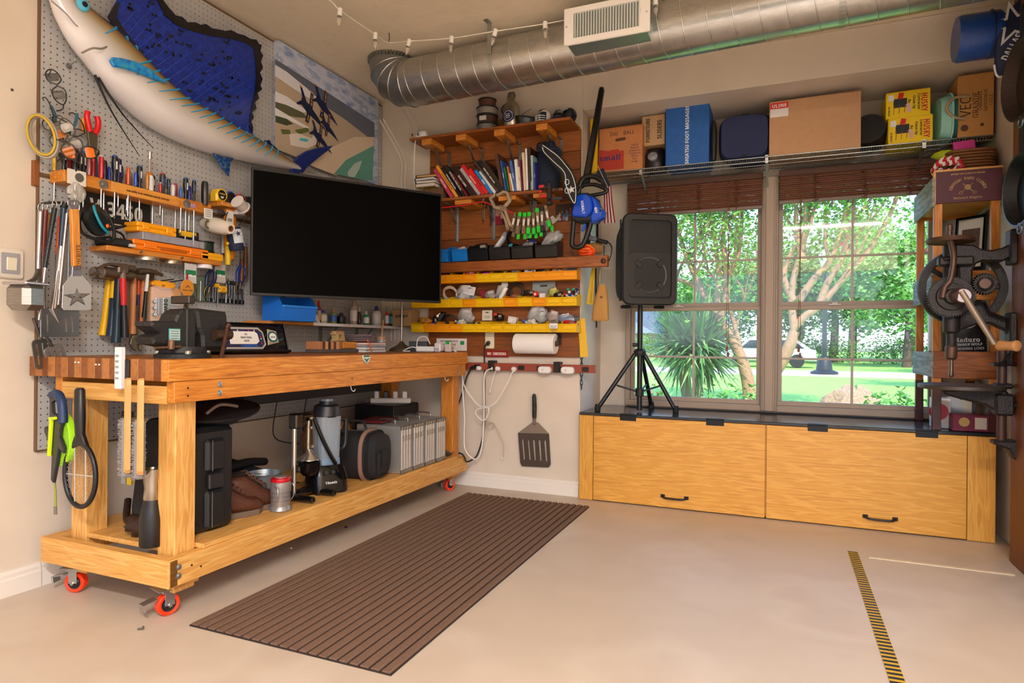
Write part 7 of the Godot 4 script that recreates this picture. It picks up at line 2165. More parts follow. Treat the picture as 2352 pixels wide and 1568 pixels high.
func under_bench() -> void:
	var y := 0.2455
	var blk := M("131315",0.45)
	var o := T("tool_case","black plastic tool case standing upright behind the bench leg","case",V(0.64,y,2.12),V(0,-4,0))
	P(o,"shell",BS([[-0.02,0.205,0,0.16,0.41,0.2]],0.02),blk)
	P(o,"second_half",BS([[-0.11,0.2,-0.02,0.03,0.4,0.22]],0.006),M("0c0c0d",0.4))
	P(o,"door_ridge",BS([[0.062,0.3,0.0,0.03,0.13,0.09],[0.062,0.09,0.0,0.03,0.15,0.09]],0.012),blk)
	P(o,"latch",BS([[0.07,0.2,0.0,0.02,0.06,0.07]],0.005),M("1d1d20",0.4))
	P(o,"seam_line",BS([[0.078,0.3,0.02,0.002,0.12,0.002],[0.078,0.09,0.02,0.002,0.14,0.002]],0),M("6a6a6e",0.4))
	P(o,"raised_panel",X(pv([-90,60,-60,30,-60,330,-90,330]),0.004,0.002),blk,V(0.06,0,0),LW)
	o = T("black_hat","flat black hat with a tan strap resting on the tool case","hat",V(0.6,y + 0.445,2.02),V(8,0,-6))
	P(o,"brim",L([0,0,0.15,0.004,0.165,0.012,0.168,0.02,0.15,0.016,0.08,0.02,0,0.02],36),M("0d0e12",0.6))
	P(o,"crown",L([0.09,0.012,0.085,-0.03,0.06,-0.036,0,-0.036],28),M("15161a",0.6))
	P(o,"strap",W(cr([V(0.03,0.025,0.08),V(0.04,0.05,0.02),V(0.05,0.026,-0.06)]),0.007,6),M("8d7868",0.7))
	o = T("dark_jacket","dark folded jacket heaped at the back of the lower shelf","jacket",V(0.28,y,1.62))
	P(o,"folds",sheet(func(u: float,v: float) -> Vector3: return V((v - 0.5) * 0.3,0.17 * pow(sin(u * PI),0.8) * (1.0 - 0.6 * v) + 0.02 * sin(u * 14 + v * 5) * sin(u * PI) + 0.002,(u - 0.5) * 0.6),34,16,V(0,-0.001,0)),N("jacket",["15161a","24252b","1b1c20"],V(12,12,12),0.85,0.05,3,false,0.1))
	P(o,"collar",W(cr([V(0.0,0.12,-0.2),V(0.05,0.15,0.0),V(0.02,0.12,0.16)]),0.02,8),M("101115",0.8))
	# boots
	var bootm := N("leather",["3a1c10","542c1a","44220f"],V(9,9,9),0.5,0.04,6,false,0.1)
	for q in [[V(0.6,y,1.95),"brown leather lace up boot, the one nearer the tool case"],[V(0.6,y,1.815),"brown leather lace up boot, the one nearer the bucket"]]:
		o = T("work_boot",q[1],"boot",q[0],V(0,68,0),"pair of brown boots")
		P(o,"sole",X(pv([-125,-42,-60,-46,40,-50,110,-44,138,-10,132,24,100,44,30,42,-50,36,-110,38,-136,0]),0.022,0.004),M("6a5a4c",0.7),V(0.0,0.0,0),V(-90,0,0))
		var rg := []
		for k in [[-0.128,0.022,0.13,0.036],[-0.1,0.022,0.15,0.043],[-0.05,0.022,0.15,0.045],[-0.01,0.022,0.12,0.045],[0.03,0.022,0.085,0.046],[0.075,0.022,0.062,0.047],[0.11,0.022,0.056,0.042],[0.132,0.022,0.04,0.026]]:
			rg.append(sring(V(k[0],k[1] + k[2] / 2 - 0.008,0),V(0,k[2] / 2,0),V(0,0,-k[3]),18,2.7))
		P(o,"upper",LF(rg),bootm)
		P(o,"toe_cap",blob(V(0.1,0.06,0.086),0.0,1,10),M("4e2012",0.35),V(0.082,0.042,0))
		P(o,"opening",blob(V(0.1,0.02,0.06),0.0,3,8),M("1c0f0a",0.9),V(-0.075,0.166,0))
		for i in 6:
			var x := 0.045 - i * 0.017
			var yy := 0.096 + i * 0.0135
			P(o,"lace",W(cr([V(x,yy,-0.03),V(x + 0.006,yy + 0.012,0),V(x - 0.008,yy + 0.006,0.03)]),0.0028,5),M("6a4434",0.7))
			P(o,"lace",W(cr([V(x,yy,0.03),V(x + 0.006,yy + 0.014,0),V(x - 0.008,yy + 0.006,-0.03)]),0.0028,5),M("6a4434",0.7))
	o = T("galvanised_bucket","small galvanised bucket behind the boots","bucket",V(0.53,y,1.685))
	var galv := N("galv",["7f8d96","a4b2ba","8d9ca6","b4c0c6"],V(18,18,18),0.35,0.06,2,false,0,0.75)
	P(o,"pail",L([0,0,0.056,0,0.06,0.008,0.07,0.07,0.072,0.074,0.071,0.078,0.08,0.128,0.084,0.132,0.08,0.134,0.066,0.06,0.055,0.008,0,0.008],32),galv)
	P(o,"bail",W(cr([V(-0.08,0.125,0),V(-0.05,0.14,0.05),V(0.0,0.142,0.068),V(0.05,0.14,0.05),V(0.08,0.125,0)]),0.0022,6),M("b4bcc0",0.3,0.9))
	o = T("camp_lantern","silver collapsible lantern with a red top ring","lantern",V(0.71,y,1.77))
	P(o,"body",L([0,0,0.046,0,0.048,0.004,0.044,0.016,0.04,0.022,0.042,0.03,0.042,0.09,0.044,0.1,0.044,0.125,0.04,0.13,0,0.13],28),M("a8a4a2",0.3,0.6))
	P(o,"red_ring",L([0.0,0.127,0.042,0.127,0.044,0.132,0.042,0.142,0.03,0.145,0,0.145],28),M("c0101c",0.3))
	P(o,"vent_cap",L([0,0.144,0.026,0.144,0.028,0.15,0,0.152],24),M("c4c2c2",0.3,0.7))
	for s in [-1.0,1.0]:
		P(o,"side_handle",W(cr([V(0.01,0.115,s * 0.046),V(0.03,0.1,s * 0.05),V(0.03,0.06,s * 0.05),V(0.012,0.03,s * 0.045)]),0.0028,6),M("cfcdca",0.25,0.85))
	for i in 3:
		P(o,"rib",W(ring_pts(V(0,0.045 + i * 0.018,0),V(0.0425,0,0),V(0,0,0.0425),24),0.0014,5,-1.0,true),M("86827e",0.35,0.7))
	# citrus press
	o = T("citrus_press","black cast iron citrus press with a long lever","juicer",V(0.68,y,1.57),LW)
	var gb := M("0b0b0c",0.18)
	P(o,"foot",BS([[-0.06,0.018,0.0,0.03,0.026,0.2],[0.09,0.018,0.0,0.03,0.026,0.2],[0.015,0.03,-0.03,0.17,0.026,0.05]],0.008),gb)
	P(o,"post",C(0.011,0.34,14),M("c9c6c2",0.12,0.95),V(-0.06,0.03,-0.02))
	P(o,"top_block",BS([[-0.05,0.375,-0.02,0.05,0.07,0.05],[0.0,0.385,-0.02,0.1,0.035,0.04]],0.006),gb)
	P(o,"rack_rod",C(0.008,0.17,10),M("b8b0a4",0.2,0.9),V(0.025,0.2,-0.01))
	P(o,"cone",L([0,0.235,0.012,0.235,0.02,0.215,0.05,0.19,0.052,0.184,0,0.184],24),M("b8b4ae",0.2,0.9),V(0.02,0.0,0.0))
	P(o,"cup",L([0,0.11,0.03,0.11,0.045,0.13,0.052,0.17,0.056,0.176,0.048,0.176,0.03,0.13,0,0.125],24),gb,V(0.02,0,0))
	P(o,"cup_arm",BS([[-0.025,0.15,-0.01,0.06,0.03,0.03]],0.005),gb)
	P(o,"lever",W(cr([V(0.03,0.38,0.02),V(0.06,0.29,0.04),V(0.1,0.2,0.06),V(0.13,0.15,0.07)]),0.01,8),gb)
	P(o,"lever_grip",L([0,0,0.014,0.004,0.016,0.05,0.013,0.09,0,0.095],14),gb,V(0.18,0.07,0.085),V(8,0,32))
	for p in [V(0.0,0.385,0.02),V(0.0,0.34,0.02),V(0.045,0.35,0.02),V(0.01,0.25,0.02)]:
		P(o,"bolt",C(0.008,0.012,8),M("b4aa98",0.3,0.9),p,V(90,0,0))
	# blender
	o = T("blender","countertop blender with a clear pitcher and black base","blender",V(0.66,y,1.4),V(0,62,0))
	o.scale = Vector3.ONE * 0.82
	P(o,"base",LF([sring(V(0,0.01,0),V(0.11,0,0),V(0,0,0.1),28,5),sring(V(0,0.1,0),V(0.108,0,0),V(0,0,0.098),28,5),sring(V(0,0.15,-0.004),V(0.1,0,0),V(0,0,0.088),28,5),sring(V(0,0.17,-0.004),V(0.09,0,0),V(0,0,0.076),28,4)]),M("0f0f10",0.25))
	P(o,"control_panel",BS([[0,0.128,0.088,0.15,0.05,0.012]],0.004),M("18191b",0.4),V0,V(-8,0,0))
	for i in 3:
		P(o,"dial",C(0.013,0.016,14),M("252628",0.4),V(-0.045 + i * 0.045,0.132,0.094),V(82,0,0))
	TX(o,"Vitamix",0.02,"e6e6e6",V(-0.01,0.07,0.1005),V0,0.9,"Droid Serif")
	for x in [-0.08,0.08]:
		P(o,"foot",C(0.014,0.014,12),M("0a0a0a"),V(x,0,0.07))
	P(o,"pitcher",LF([sring(V(0,0.18,0),V(0.062,0,0),V(0,0,0.062),24,5),sring(V(0,0.22,0),V(0.066,0,0),V(0,0,0.066),24,5),sring(V(0,0.46,0),V(0.078,0,0),V(0,0,0.078),24,3.4)],false),clear("b4c4d4",0.4,0.12))
	P(o,"pitcher_foot",LF([sring(V(0,0.17,0),V(0.07,0,0),V(0,0,0.07),24,5),sring(V(0,0.21,0),V(0.068,0,0),V(0,0,0.068),24,5)]),clear("8fb4d4",0.55,0.1))
	for a in 4:
		P(o,"pitcher_rib",W([V(0.06 * cos(a * PI / 2 + 0.8),0.22,0.06 * sin(a * PI / 2 + 0.8)),V(0.075 * cos(a * PI / 2 + 0.8),0.44,0.075 * sin(a * PI / 2 + 0.8))],0.004,6),clear("8a9aa8",0.6,0.1))
	P(o,"blade_hub",C(0.012,0.03,10),M("b4b8bc",0.2,0.9),V(0,0.21,0))
	P(o,"lid",L([0,0.455,0.08,0.455,0.084,0.462,0.082,0.475,0.075,0.52,0.06,0.53,0.045,0.53,0.044,0.55,0,0.552],28),M("1a1c20",0.4))
	P(o,"lid_plug",C(0.04,0.02,20),clear("8fa4b8",0.6,0.1),V(0,0.545,0))
	P(o,"handle",W(cr([V(0.07,0.43,0),V(0.12,0.43,0.0),V(0.125,0.38,0),V(0.12,0.28,0),V(0.1,0.25,0),V(0.068,0.26,0)]),0.014,10),M("16171a",0.4))
	# duffel bag
	o = T("duffel_bag","black and tan duffel bag with an end pocket","bag",V(0.57,y,1.06),V(0,8,0))
	o.scale = Vector3.ONE * 0.84
	var rg := []
	for k in [[-0.2,0.9],[-0.17,1.0],[0.0,1.04],[0.17,1.0],[0.215,0.9]]:
		rg.append(sring(V(k[0],0.15,0),V(0,0.15 * k[1],0),V(0,0,0.13 * k[1]),24,2.8))
	P(o,"body",LF(rg),N("bagcloth",["141416","202024","19191c"],V(20,20,20),0.8,0.06,3,false,0.1))
	for x in [0.12,0.165]:
		var rr := []
		for p in sring(V(x,0.15,0),V(0,0.158,0),V(0,0,0.138),28,2.8):
			rr.append(p)
		P(o,"tan_band" if x < 0.15 else "piping",W(rr,0.016 if x < 0.15 else 0.007,6,-1.0,true),M("8a6a5c" if x < 0.15 else "0c0c0d",0.8))
	P(o,"end_pocket",BS([[0.222,0.11,0.02,0.024,0.15,0.15]],0.01),M("131315",0.8))
	P(o,"pocket_flap",BS([[0.238,0.14,0.02,0.008,0.1,0.06]],0.004),M("1d1d20",0.8))
	P(o,"carry_handle",W(cr([V(-0.06,0.28,0.05),V(-0.03,0.36,0.03),V(0.08,0.365,0.02),V(0.12,0.28,0.04)]),0.009,8),M("121214",0.6))
	P(o,"top_zip",W([V(-0.16,0.305,0.0),V(0.17,0.3,0.0)],0.006,6),M("5c5c60",0.5))
	O("paper_sack","crumpled brown paper sack behind the duffel bag","bag",blob(V(0.26,0.34,0.3),0.2,12,12),N("kraft",["8a5c34","a87446","966638"],V(6,6,6),0.8,0.03,4,false,0.1),V(0.33,y + 0.16,0.98))
	# speaker box with power bricks on it
	o = T("subwoofer","black box speaker at the back of the lower shelf","speaker",V(0.36,y,0.42))
	P(o,"cabinet",B(0.3,0.34,0.3,0.004),M("111112",0.6),V(0,0.17,0))
	P(o,"top_panel",B(0.29,0.004,0.29,0.001),M("1d1d1f",0.4),V(0,0.342,0))
	o = T("power_bar","white power bar with several adapters on the black speaker","power bar",V(0.4,y + 0.345,0.44),V(0,30,0))
	P(o,"bar",B(0.26,0.035,0.05,0.006),M("d4cfc8",0.4),V(0,0.018,0))
	for i in 4:
		P(o,"adapter",B(0.03,0.05,0.036,0.005),M(["e0dedc","1d1d1f","dcd8d2","e4e2e0"][i],0.4),V(-0.09 + i * 0.06,0.055,0))
	o = case_box("yellow_case","yellow flat case behind the aluminium cases",V(0.5,y + 0.17,0.6),V(0.18,0.05,0.22),"e8b80a",V(0,90,0))
	P(o,"stripe",B(0.182,0.012,0.2,0.001),M("1c1a10"),V(0,0.04,0))
	# aluminium cases: each ribbed,with corner caps
	for i in 4:
		var c := T("aluminium_case","silver ribbed aluminium case, %s from the duffel bag" % ["first","second","third","fourth"][i],"case",V(0.63,y,0.85 - i * 0.135),V(0,3,0),"aluminium cases on the lower shelf")
		for k in 4:
			P(c,"panel",B(0.3,0.27,0.026,0.004),N("alu",["b8b6b2","cbcac8","c0bfbc"],V(1,30,30),0.32,0.03,5,false,0,0.7),V(0,0.135,0.046 - k * 0.031))
			for yy in [0.012,0.258]:
				P(c,"corner_cap",B(0.018,0.024,0.028,0.004),M("8f8a82",0.35,0.8),V(0.145,yy,0.046 - k * 0.031))
			P(c,"latch",B(0.006,0.03,0.016,0.002),M("a8a49c",0.3,0.9),V(0.152,0.2,0.046 - k * 0.031))
		P(c,"top_handle",W(cr([V(0.06,0.27,-0.02),V(0.05,0.295,-0.02),V(-0.03,0.295,-0.02),V(-0.04,0.27,-0.02)]),0.005,6),M("9c9892",0.3,0.9))
	O("red_folder","dark red folder lying on the aluminium cases","folder",BS([[0,0.006,0,0.16,0.012,0.24]],0.003),M("5c1018",0.5),V(0.54,y + 0.276,0.78),V(0,10,0))
	o = T("parts_dish","shallow metal dish of small parts at the shelf far end","dish",V(0.7,y,0.27))
	P(o,"dish",L([0,0,0.05,0,0.07,0.02,0.072,0.024,0.066,0.022,0.048,0.005,0,0.005],28),M("6a6c6a",0.35,0.8))
	P(o,"parts",blob(V(0.09,0.03,0.09),0.4,9,8),M("8d8f90",0.3,0.8),V(0,0.018,0))
	O("sound_bar","long black bar mounted under the bench top at the back","sound bar",BS([[0.3,0.706,1.05,0.1,0.06,1.15]],0.004),M("0c0c0d",0.5))
	for q in [[1.22,0.015],[0.98,0.03]]:
		O("thin_cable","thin black cable drooping under the bench by the %s" % ("press" if q[0] > 1.1 else "blender"),"cable",W(cr([V(0.2,0.74,q[0]),V(0.16,0.6,q[0]),V(0.14,0.45,q[0] - 0.02),V(0.2,0.4,q[0] - 0.15)]),0.003,6),M("1c1b1a",0.5))
	# near end of the lower shelf
	O("black_board","black rounded board leaning at the near end under the bench","board",X(rrect(0.3,0.42,0.06),0.03,0.008),M("0d0d0e",0.6),V(0.48,y + 0.22,2.12),V(-10,18,0))
	o = T("leather_holster","dark brown leather holster with a drill lying on the shelf","holster",V(0.5,y + 0.035,2.27))
	P(o,"pouch",blob(V(0.2,0.07,0.1),0.25,4,10),M("2c1a14",0.5))
	P(o,"belt",W(cr([V(-0.2,0.06,-0.08),V(-0.12,0.0,-0.02),V(0.0,0.035,0.0),V(0.1,0.01,0.03)]),0.014,8),M("241410",0.5))
	o = T("heat_gun","black bottle shaped heat gun with a chrome nozzle standing up","heat gun",V(0.64,y,2.345))
	P(o,"body",L([0,0,0.04,0,0.042,0.004,0.042,0.1,0.036,0.13,0.028,0.17,0,0.17],24),M("121213",0.45))
	P(o,"nozzle",L([0.028,0.168,0.03,0.172,0.026,0.21,0.034,0.28,0.03,0.28,0,0.2],24),M("a89c8c",0.2,0.9))
	# things hung on the end apron
	var zf := 2.41
	o = T("tape_reel","lime green long measuring tape reel hanging on the bench end","tape reel",V(0.27,0.62,zf + 0.02),V(0,-14,6))
	P(o,"tape_coil",L([0.03,-0.012,0.098,-0.012,0.1,-0.01,0.1,0.01,0.098,0.012,0.03,0.012],40),N("lime",["8ad010","a8e428","98da1c"],V(4,4,4),0.35,0.03,3,false),V0,V(90,0,0))
	for i in 5:
		P(o,"coil_edge",W(ring_pts(V(0,0,0.0125),V(0.05 + i * 0.01,0,0),V(0,0.05 + i * 0.01,0),32),0.0008,4,-1.0,true),M("6aa010",0.4))
	P(o,"frame",X(pv([-45,160,-10,170,30,160,62,130,70,60,50,40,40,10,78,-30,70,-50,30,-30,-10,-110,-40,-160,-58,-150,-40,-60,-90,10,-112,30,-108,50,-60,40,-50,90]),0.012,0.003,[pv([-25,140,10,148,38,132,46,80,20,92,-20,100])]),M("26282c",0.45),V(0,0,0.014))
	P(o,"grip",W(cr([V(-0.03,0.168,0.02),V(0.02,0.17,0.02),V(0.06,0.14,0.02),V(0.07,0.06,0.02)]),0.016,8),M("16325c",0.5))
	P(o,"crank",X(pv([-52,-60,-36,-60,0,72,36,76,34,86,-28,86,-20,70]),0.01,0.003),M("c8e400",0.35),V(0.0,0,0.028))
	P(o,"tape_end",W(cr([V(-0.05,-0.155,0.015),V(-0.046,-0.2,0.015),V(-0.048,-0.25,0.015)]),0.004,6),M("8d9a40",0.5))
	P(o,"end_hook",B(0.022,0.03,0.006,0.001),M("8d8a84",0.3,0.8),V(-0.05,-0.265,0.015))
	o = T("bug_racket","black electric bug racket hanging on the bench end","racket",V(0.4,0.5,zf + 0.04),V(0,0,1))
	P(o,"rim",W(ring_pts(V0,V(0.085,0,0),V(0,0.115,0),40),0.009,8,-1.0,true),M("141518",0.4))
	P(o,"throat",X(pv([-52,84,-24,140,-18,150,18,150,24,140,52,84,30,104,0,112,-30,104]),0.016,0.004),M("141518",0.4),V(0,0,-0.008))
	P(o,"handle",LF([sring(V(0,0.14,0),V(0.018,0,0),V(0,0,0.014)),sring(V(0,0.2,0),V(0.021,0,0),V(0,0,0.017)),sring(V(0,0.31,0),V(0.02,0,0),V(0,0,0.016)),sring(V(0,0.318,0),V(0.014,0,0),V(0,0,0.01))]),M("141518",0.4))
	var st := begin()
	for i in 22:
		var c := -0.105 + i * 0.01
		for s in [-1.0,1.0]:
			var pts := []
			for t in 2:
				pts.append(V0)
			# diagonal strings clipped to the oval
			var n := 40
			var a := V0
			var b := V0
			var inside := false
			for t in n + 1:
				var q := V(-0.09 + 0.18 * t / n,c * 1.6 + s * (-0.09 + 0.18 * t / n) * 0.9,0)
				if pow(q.x / 0.084,2) + pow(q.y / 0.114,2) < 1.0:
					if not inside:
						a = q
					inside = true
					b = q
			if inside and a != b:
				add_tube(st,[a,b],0.0006,3)
	P(o,"wire_mesh",done(st),M("b8b0a8",0.35,0.5)).set_meta("kind","stuff")
	P(o,"cross_bar",BS([[-0.03,0,0,0.005,0.2,0.003],[0.03,0,0,0.005,0.2,0.003],[0,0.0,0,0.16,0.004,0.003]],0.001),M("b8b4ac",0.4))
	# bench brushes
	for q in [[0.635,-3.0,"grey bristled bench brush, the left of two"],[0.7,-2.0,"grey bristled bench brush, the right of two"]]:
		o = T("bench_brush",q[2] + " on the bench end","brush",V(q[0],0.69,zf + 0.03),V(0,-35,q[1]),"bench brushes")
		P(o,"wooden_handle",X(pv([-14,150,-10,166,0,172,10,166,14,150,14,30,18,0,18,-150,8,-165,-8,-165,-12,-150,-12,20]),0.02,0.006),M("d29a5a",0.45),V(0,0,-0.01))
		P(o,"bristle_block",BS([[-0.035,-0.08,0,0.055,0.21,0.034]],0.008),M("8a8684",0.95))
		st = begin()
		rng.seed = 5
		for i in 420:
			var p := V(-0.06,rng.randf_range(-0.185,0.025),rng.randf_range(-0.018,0.018))
			add_tube(st,[p + V(0.04,0,0),p + V(rng.randf_range(-0.014,0.0),rng.randf_range(-0.012,0.008),rng.randf_range(-0.012,0.012))],0.0022,3,0.001)
		for i in 300:
			var p := V(rng.randf_range(-0.06,-0.012),rng.randf_range(-0.18,0.02),0.012)
			add_tube(st,[p,p + V(-0.012,rng.randf_range(-0.012,0.004),rng.randf_range(0.006,0.018))],0.002,3,0.001)
		P(o,"bristles",done(st),M("a09a98",0.95)).set_meta("kind","stuff")
	for q in [[0.5,"d8b40c","yellow folding rule hanging behind the racket"],[0.47,"8d8f8c","grey straightedge hanging beside the yellow rule"]]:
		o = T("level_rule",q[2],"rule",V(q[0],0.58,2.33))
		P(o,"blade",B(0.024,0.26,0.012,0.002),M(q[1],0.4))
		P(o,"end_cap",B(0.026,0.03,0.016,0.004),M("16171a",0.4),V(0,0.13,0))
		P(o,"slot",B(0.01,0.08,0.013,0.001),M("c4ccd8",0.3),V(0,-0.04,0.001))



func carton(n: String,label: String,x0: float,x1: float,y1: float,d: float,hex: String,z := -0.18,y0 := 2.137,r := 0.0) -> Node3D:
	var o := T(n,label,"box",V((x0 + x1) / 2,y0,z - d / 2),V(0,r,0))
	var s := V(x1 - x0,y1 - y0,d)
	P(o,"carton",B(s.x,s.y,s.z,0.003),N("cart" + hex,[hex,Color(hex).lightened(0.06).to_html(false)],V(3,3,3),0.7,0.02,3,false),V(0,s.y / 2,0))
	P(o,"top_flap",B(s.x - 0.004,0.003,s.z - 0.004,0.001),M(hex,0.7),V(0,s.y + 0.001,0),V(0,0,0.6))
	return o


func alcove() -> void:
	var chrome := M("b9bdbf",0.25,0.9)
	# ventilated wire shelf on struts
	var o := T("wire_shelf","long ventilated wire shelf across the window head loaded with boxes","wire shelf",V0)
	var st := begin()
	for i in 165:
		var x := 1.6 + i * 0.0132
		add_tube(st,[V(x,2.133,-0.49),V(x,2.133,-0.18),V(x,2.112,-0.177)],0.0016,4)
	P(o,"cross_wires",done(st),chrome).set_meta("kind","stuff")
	for q in [[2.131,-0.49],[2.136,-0.18],[2.108,-0.176],[2.129,-0.34],[2.129,-0.26]]:
		P(o,"long_rod",W([V(1.59,q[0],q[1]),V(3.8,q[0],q[1])],0.0034,8),chrome)
	for x in [1.9,2.665,3.48]:
		P(o,"strut",BS([[0,0,0,0.016,0.004,0.4]],0.001),chrome,V(x,2.04,-0.34),V(-29,0,0))
		P(o,"strut_foot",BS([[x,1.945,-0.488,0.022,0.06,0.006],[x,2.122,-0.176,0.02,0.05,0.004]],0.001),chrome)
	o = carton("moving_box","kraft moving box with red print and hand lettering",V(1.621,2.143,-0.18).x,V(1.913,2.115,-0.18).x,2.425,0.26,"c07a45",-0.17)
	P(o,"red_print",X(pv([-150,-140,20,-140,20,-20,-10,-20,-14,-8,-60,-8,-80,-14,-150,0]),0.0006),M("b23a2c",0.7),V(0.003,0.15,0.1305))
	TX(o,"small",0.05,"3a2a6a",V(-0.07,0.09,0.1318),V0,1.1)
	TX(o,"Disi    BALL",0.034,"2a2018",V(0.01,0.245,0.1308),V0,1.0,"Droid Sans",false)
	P(o,"hand_hole",X(rrect(0.07,0.02,0.01),0.0008),M("5a3418"),V(0.0,0.205,0.1302),V(0,0,4))
	TX(o,"FRAGILE\nBedroom\nFamily Room\nDining Room\nKitchen\nBath\nGarage",0.015,"4a3a6a",V(0.095,0.105,0.1308),V0,0.9,"Droid Sans",false)
	o = carton("slider_box","small brown box marked FURNITURE SLIDERS standing on end",V(1.897,2.4,-0.22).x,V(2.047,2.382,-0.22).x,2.49,0.2,"b8946a",-0.22,2.295)
	TX(o,"FURNITURE",0.036,"1c1814",V(-0.035,0.1,0.101),V(0,0,90),0.8)
	TX(o,"SLIDERS",0.04,"1c1814",V(0.04,0.1,0.101),V(0,0,90),0.8)
	o = T("dark_jug","dark round jug under the small brown box","jug",V(1.975,2.136,-0.3))
	P(o,"body",L([0,0,0.075,0,0.08,0.01,0.078,0.1,0.05,0.145,0,0.15],24),M("1b1d20",0.4))
	P(o,"spout",L([0,0,0.03,0,0.032,0.02,0.012,0.03,0.01,0.04,0,0.04],16),M("8d9094",0.4),V(-0.005,0.08,0.07),V(70,0,0))
	o = carton("massager_box","tall glossy blue box with white lettering for a foot massager",V(2.058,2.2,-0.18).x,V(2.328,2.171,-0.18).x,2.55,0.24,"1c5cae")
	TX(o,"SHIATSU FOOT MASSAGER",0.032,"eef2f6",V(0.0,0.19,0.121),V(0,0,90),0.95)
	O("black_umbrella","narrow black folded umbrella beside the blue box","umbrella",L([0,0,0.014,0.01,0.018,0.06,0.02,0.18,0.013,0.24,0.008,0.26,0,0.26],12),M("141416",0.5),V(2.355,2.14,-0.2))
	o = T("cooler_bag","navy blue soft cooler bag with a dark zip edge","bag",V(2.535,2.14,-0.32))
	P(o,"body",LF([sring(V(0.02,0.13,-0.13),V(0.135,0,0),V(0,0.125,0),32,4),sring(V(0,0.14,0.08),V(0.15,0,0),V(0,0.14,0),32,4.5),sring(V(0,0.14,0.13),V(0.135,0,0),V(0,0.128,0),32,5)]),N("navy",["1b2448","26315c","202a52"],V(30,30,30),0.7,0.06,3,false,0.08))
	P(o,"zip",W(sring(V(0.006,0.14,0.07),V(0.153,0,0),V(0,0.143,0),36,4.5),0.007,6,-1.0,true),M("0f1220",0.5))
	P(o,"tab",B(0.05,0.022,0.012,0.004),M("0f1018",0.6),V(0.0,0.286,0.06))
	P(o,"front_tag",B(0.04,0.012,0.004,0.001),M("0f1018"),V(0.0,0.02,0.134))
	o = carton("shipping_box","largest plain cardboard shipping box with a red and white label",V(2.678,2.161,-0.18).x,V(3.169,2.108,-0.18).x,2.465,0.26,"bd9168")
	P(o,"label",B(0.1,0.085,0.001,0),M("e6e2de",0.5),V(-0.19,0.275,0.1305))
	P(o,"red_band",B(0.1,0.036,0.001,0),M("d83020",0.5),V(-0.19,0.3,0.131))
	TX(o,"ULINE",0.028,"f4f0ec",V(-0.19,0.299,0.132))
	O("black_pot","round black pot lying beside the shipping box","pot",L([0,0,0.085,0,0.09,0.008,0.09,0.14,0,0.14],32),N("pot",["101113","1e2023"],V(3,3,3),0.5,0.03,3,false),V(3.235,2.225,-0.36),V(78,-10,0))
	for i in 2:
		o = carton("bag_carton",["yellow contractor bag carton at the bottom of the pair","yellow contractor bag carton on top of the pair"][i],3.31 - 0.012 * i,3.525 - 0.012 * i,2.283 + 0.147 * i,0.24,"ecc808",-0.18,2.137 + 0.147 * i,-2.0)
		TX(o,"HUSKY",0.044,"c41c24",V(0.078,0.072,0.121),V(0,0,-90),0.75)
		TX(o,"Contractor\nClean Up\nBags",0.019,"1a1814",V(0.03,0.078,0.121),V(0,0,-90),0.9)
		TX(o,"50 BAGS",0.014,"1a1814",V(-0.092,0.04,0.121),V(0,0,-90))
		P(o,"barcode",B(0.028,0.034,0.001,0),M("e8e6e2"),V(-0.082,0.115,0.1205))
		for k in 3:
			P(o,"pictured_worker",W([V(-0.07 + k * 0.026,0.02 + 0.004 * k,0.1205),V(-0.066 + k * 0.026,0.07,0.1205)],0.0018,4),M("b0703c"))
			P(o,"pictured_bag",B(0.022,0.05,0.001,0),M("23262a"),V(-0.06 + k * 0.022,0.082,0.1205))
		P(o,"red_flash",B(0.026,0.034,0.001,0),M("d0202c"),V(-0.035,0.122,0.121),V(0,0,-12))
		P(o,"value_tag",B(0.02,0.05,0.001,0),M("d8b0a8"),V(0.004,0.05,0.121),V(0,0,10))
	o = T("teal_tubs","pale aqua food tub with a teal lid standing on edge","tub",V(3.585,2.265,-0.26),V(0,8,0))
	P(o,"tub",LF([sring(V(-0.04,0,0),V(0,0.11,0),V(0,0,0.09),28,4),sring(V(0.01,0,0),V(0,0.125,0),V(0,0,0.1),28,4)]),M("8cc4b4",0.4))
	P(o,"rim",W(sring(V(0.012,0,0),V(0,0.13,0),V(0,0,0.105),32,4),0.006,6,-1.0,true),M("a0d4c6",0.4))
	P(o,"lid",LF([sring(V(0.02,0,0),V(0,0.128,0),V(0,0,0.104),28,4),sring(V(0.034,0,0),V(0,0.126,0),V(0,0,0.102),28,4)]),M("14686a",0.4))
	o = carton("wine_crate","wooden wine crate with a rope handle and dark stencilled lettering",3.635,3.8,2.475,0.24,"c08848")
	P(o,"rope_handle",W(cr([V(-0.045,0.1,0.122),V(-0.1,0.11,0.14),V(-0.14,0.16,0.15),V(-0.1,0.215,0.14),V(-0.03,0.22,0.122)]),0.008,8),M("b09a7c",0.9))
	TX(o,"VEO",0.066,"3a2414",V(-0.045,0.17,0.121),V(0,0,90),1.0,"Droid Sans",false)
	TX(o,"GRANDE",0.034,"3a2414",V(0.0,0.17,0.121),V(0,0,90),1.0,"Droid Serif",false)
	TX(o,"CABERNET\nSAUVIGNON\nCHILE",0.02,"3a2414",V(0.045,0.19,0.121),V(0,0,90),1.0,"Droid Serif",false)
	P(o,"grape_print",X(circ(0.018,16),0.0006),M("5a3a2a"),V(-0.05,0.05,0.1205))
	P(o,"knot",X(circ(0.009,14),0.0006),M("6a3418"),V(0.03,0.06,0.1205))
	# loudspeaker on a tripod
	o = T("loudspeaker","black plastic loudspeaker cabinet on a tripod by the window","speaker",V(1.945,1.235,-0.1),V(0,30,0))
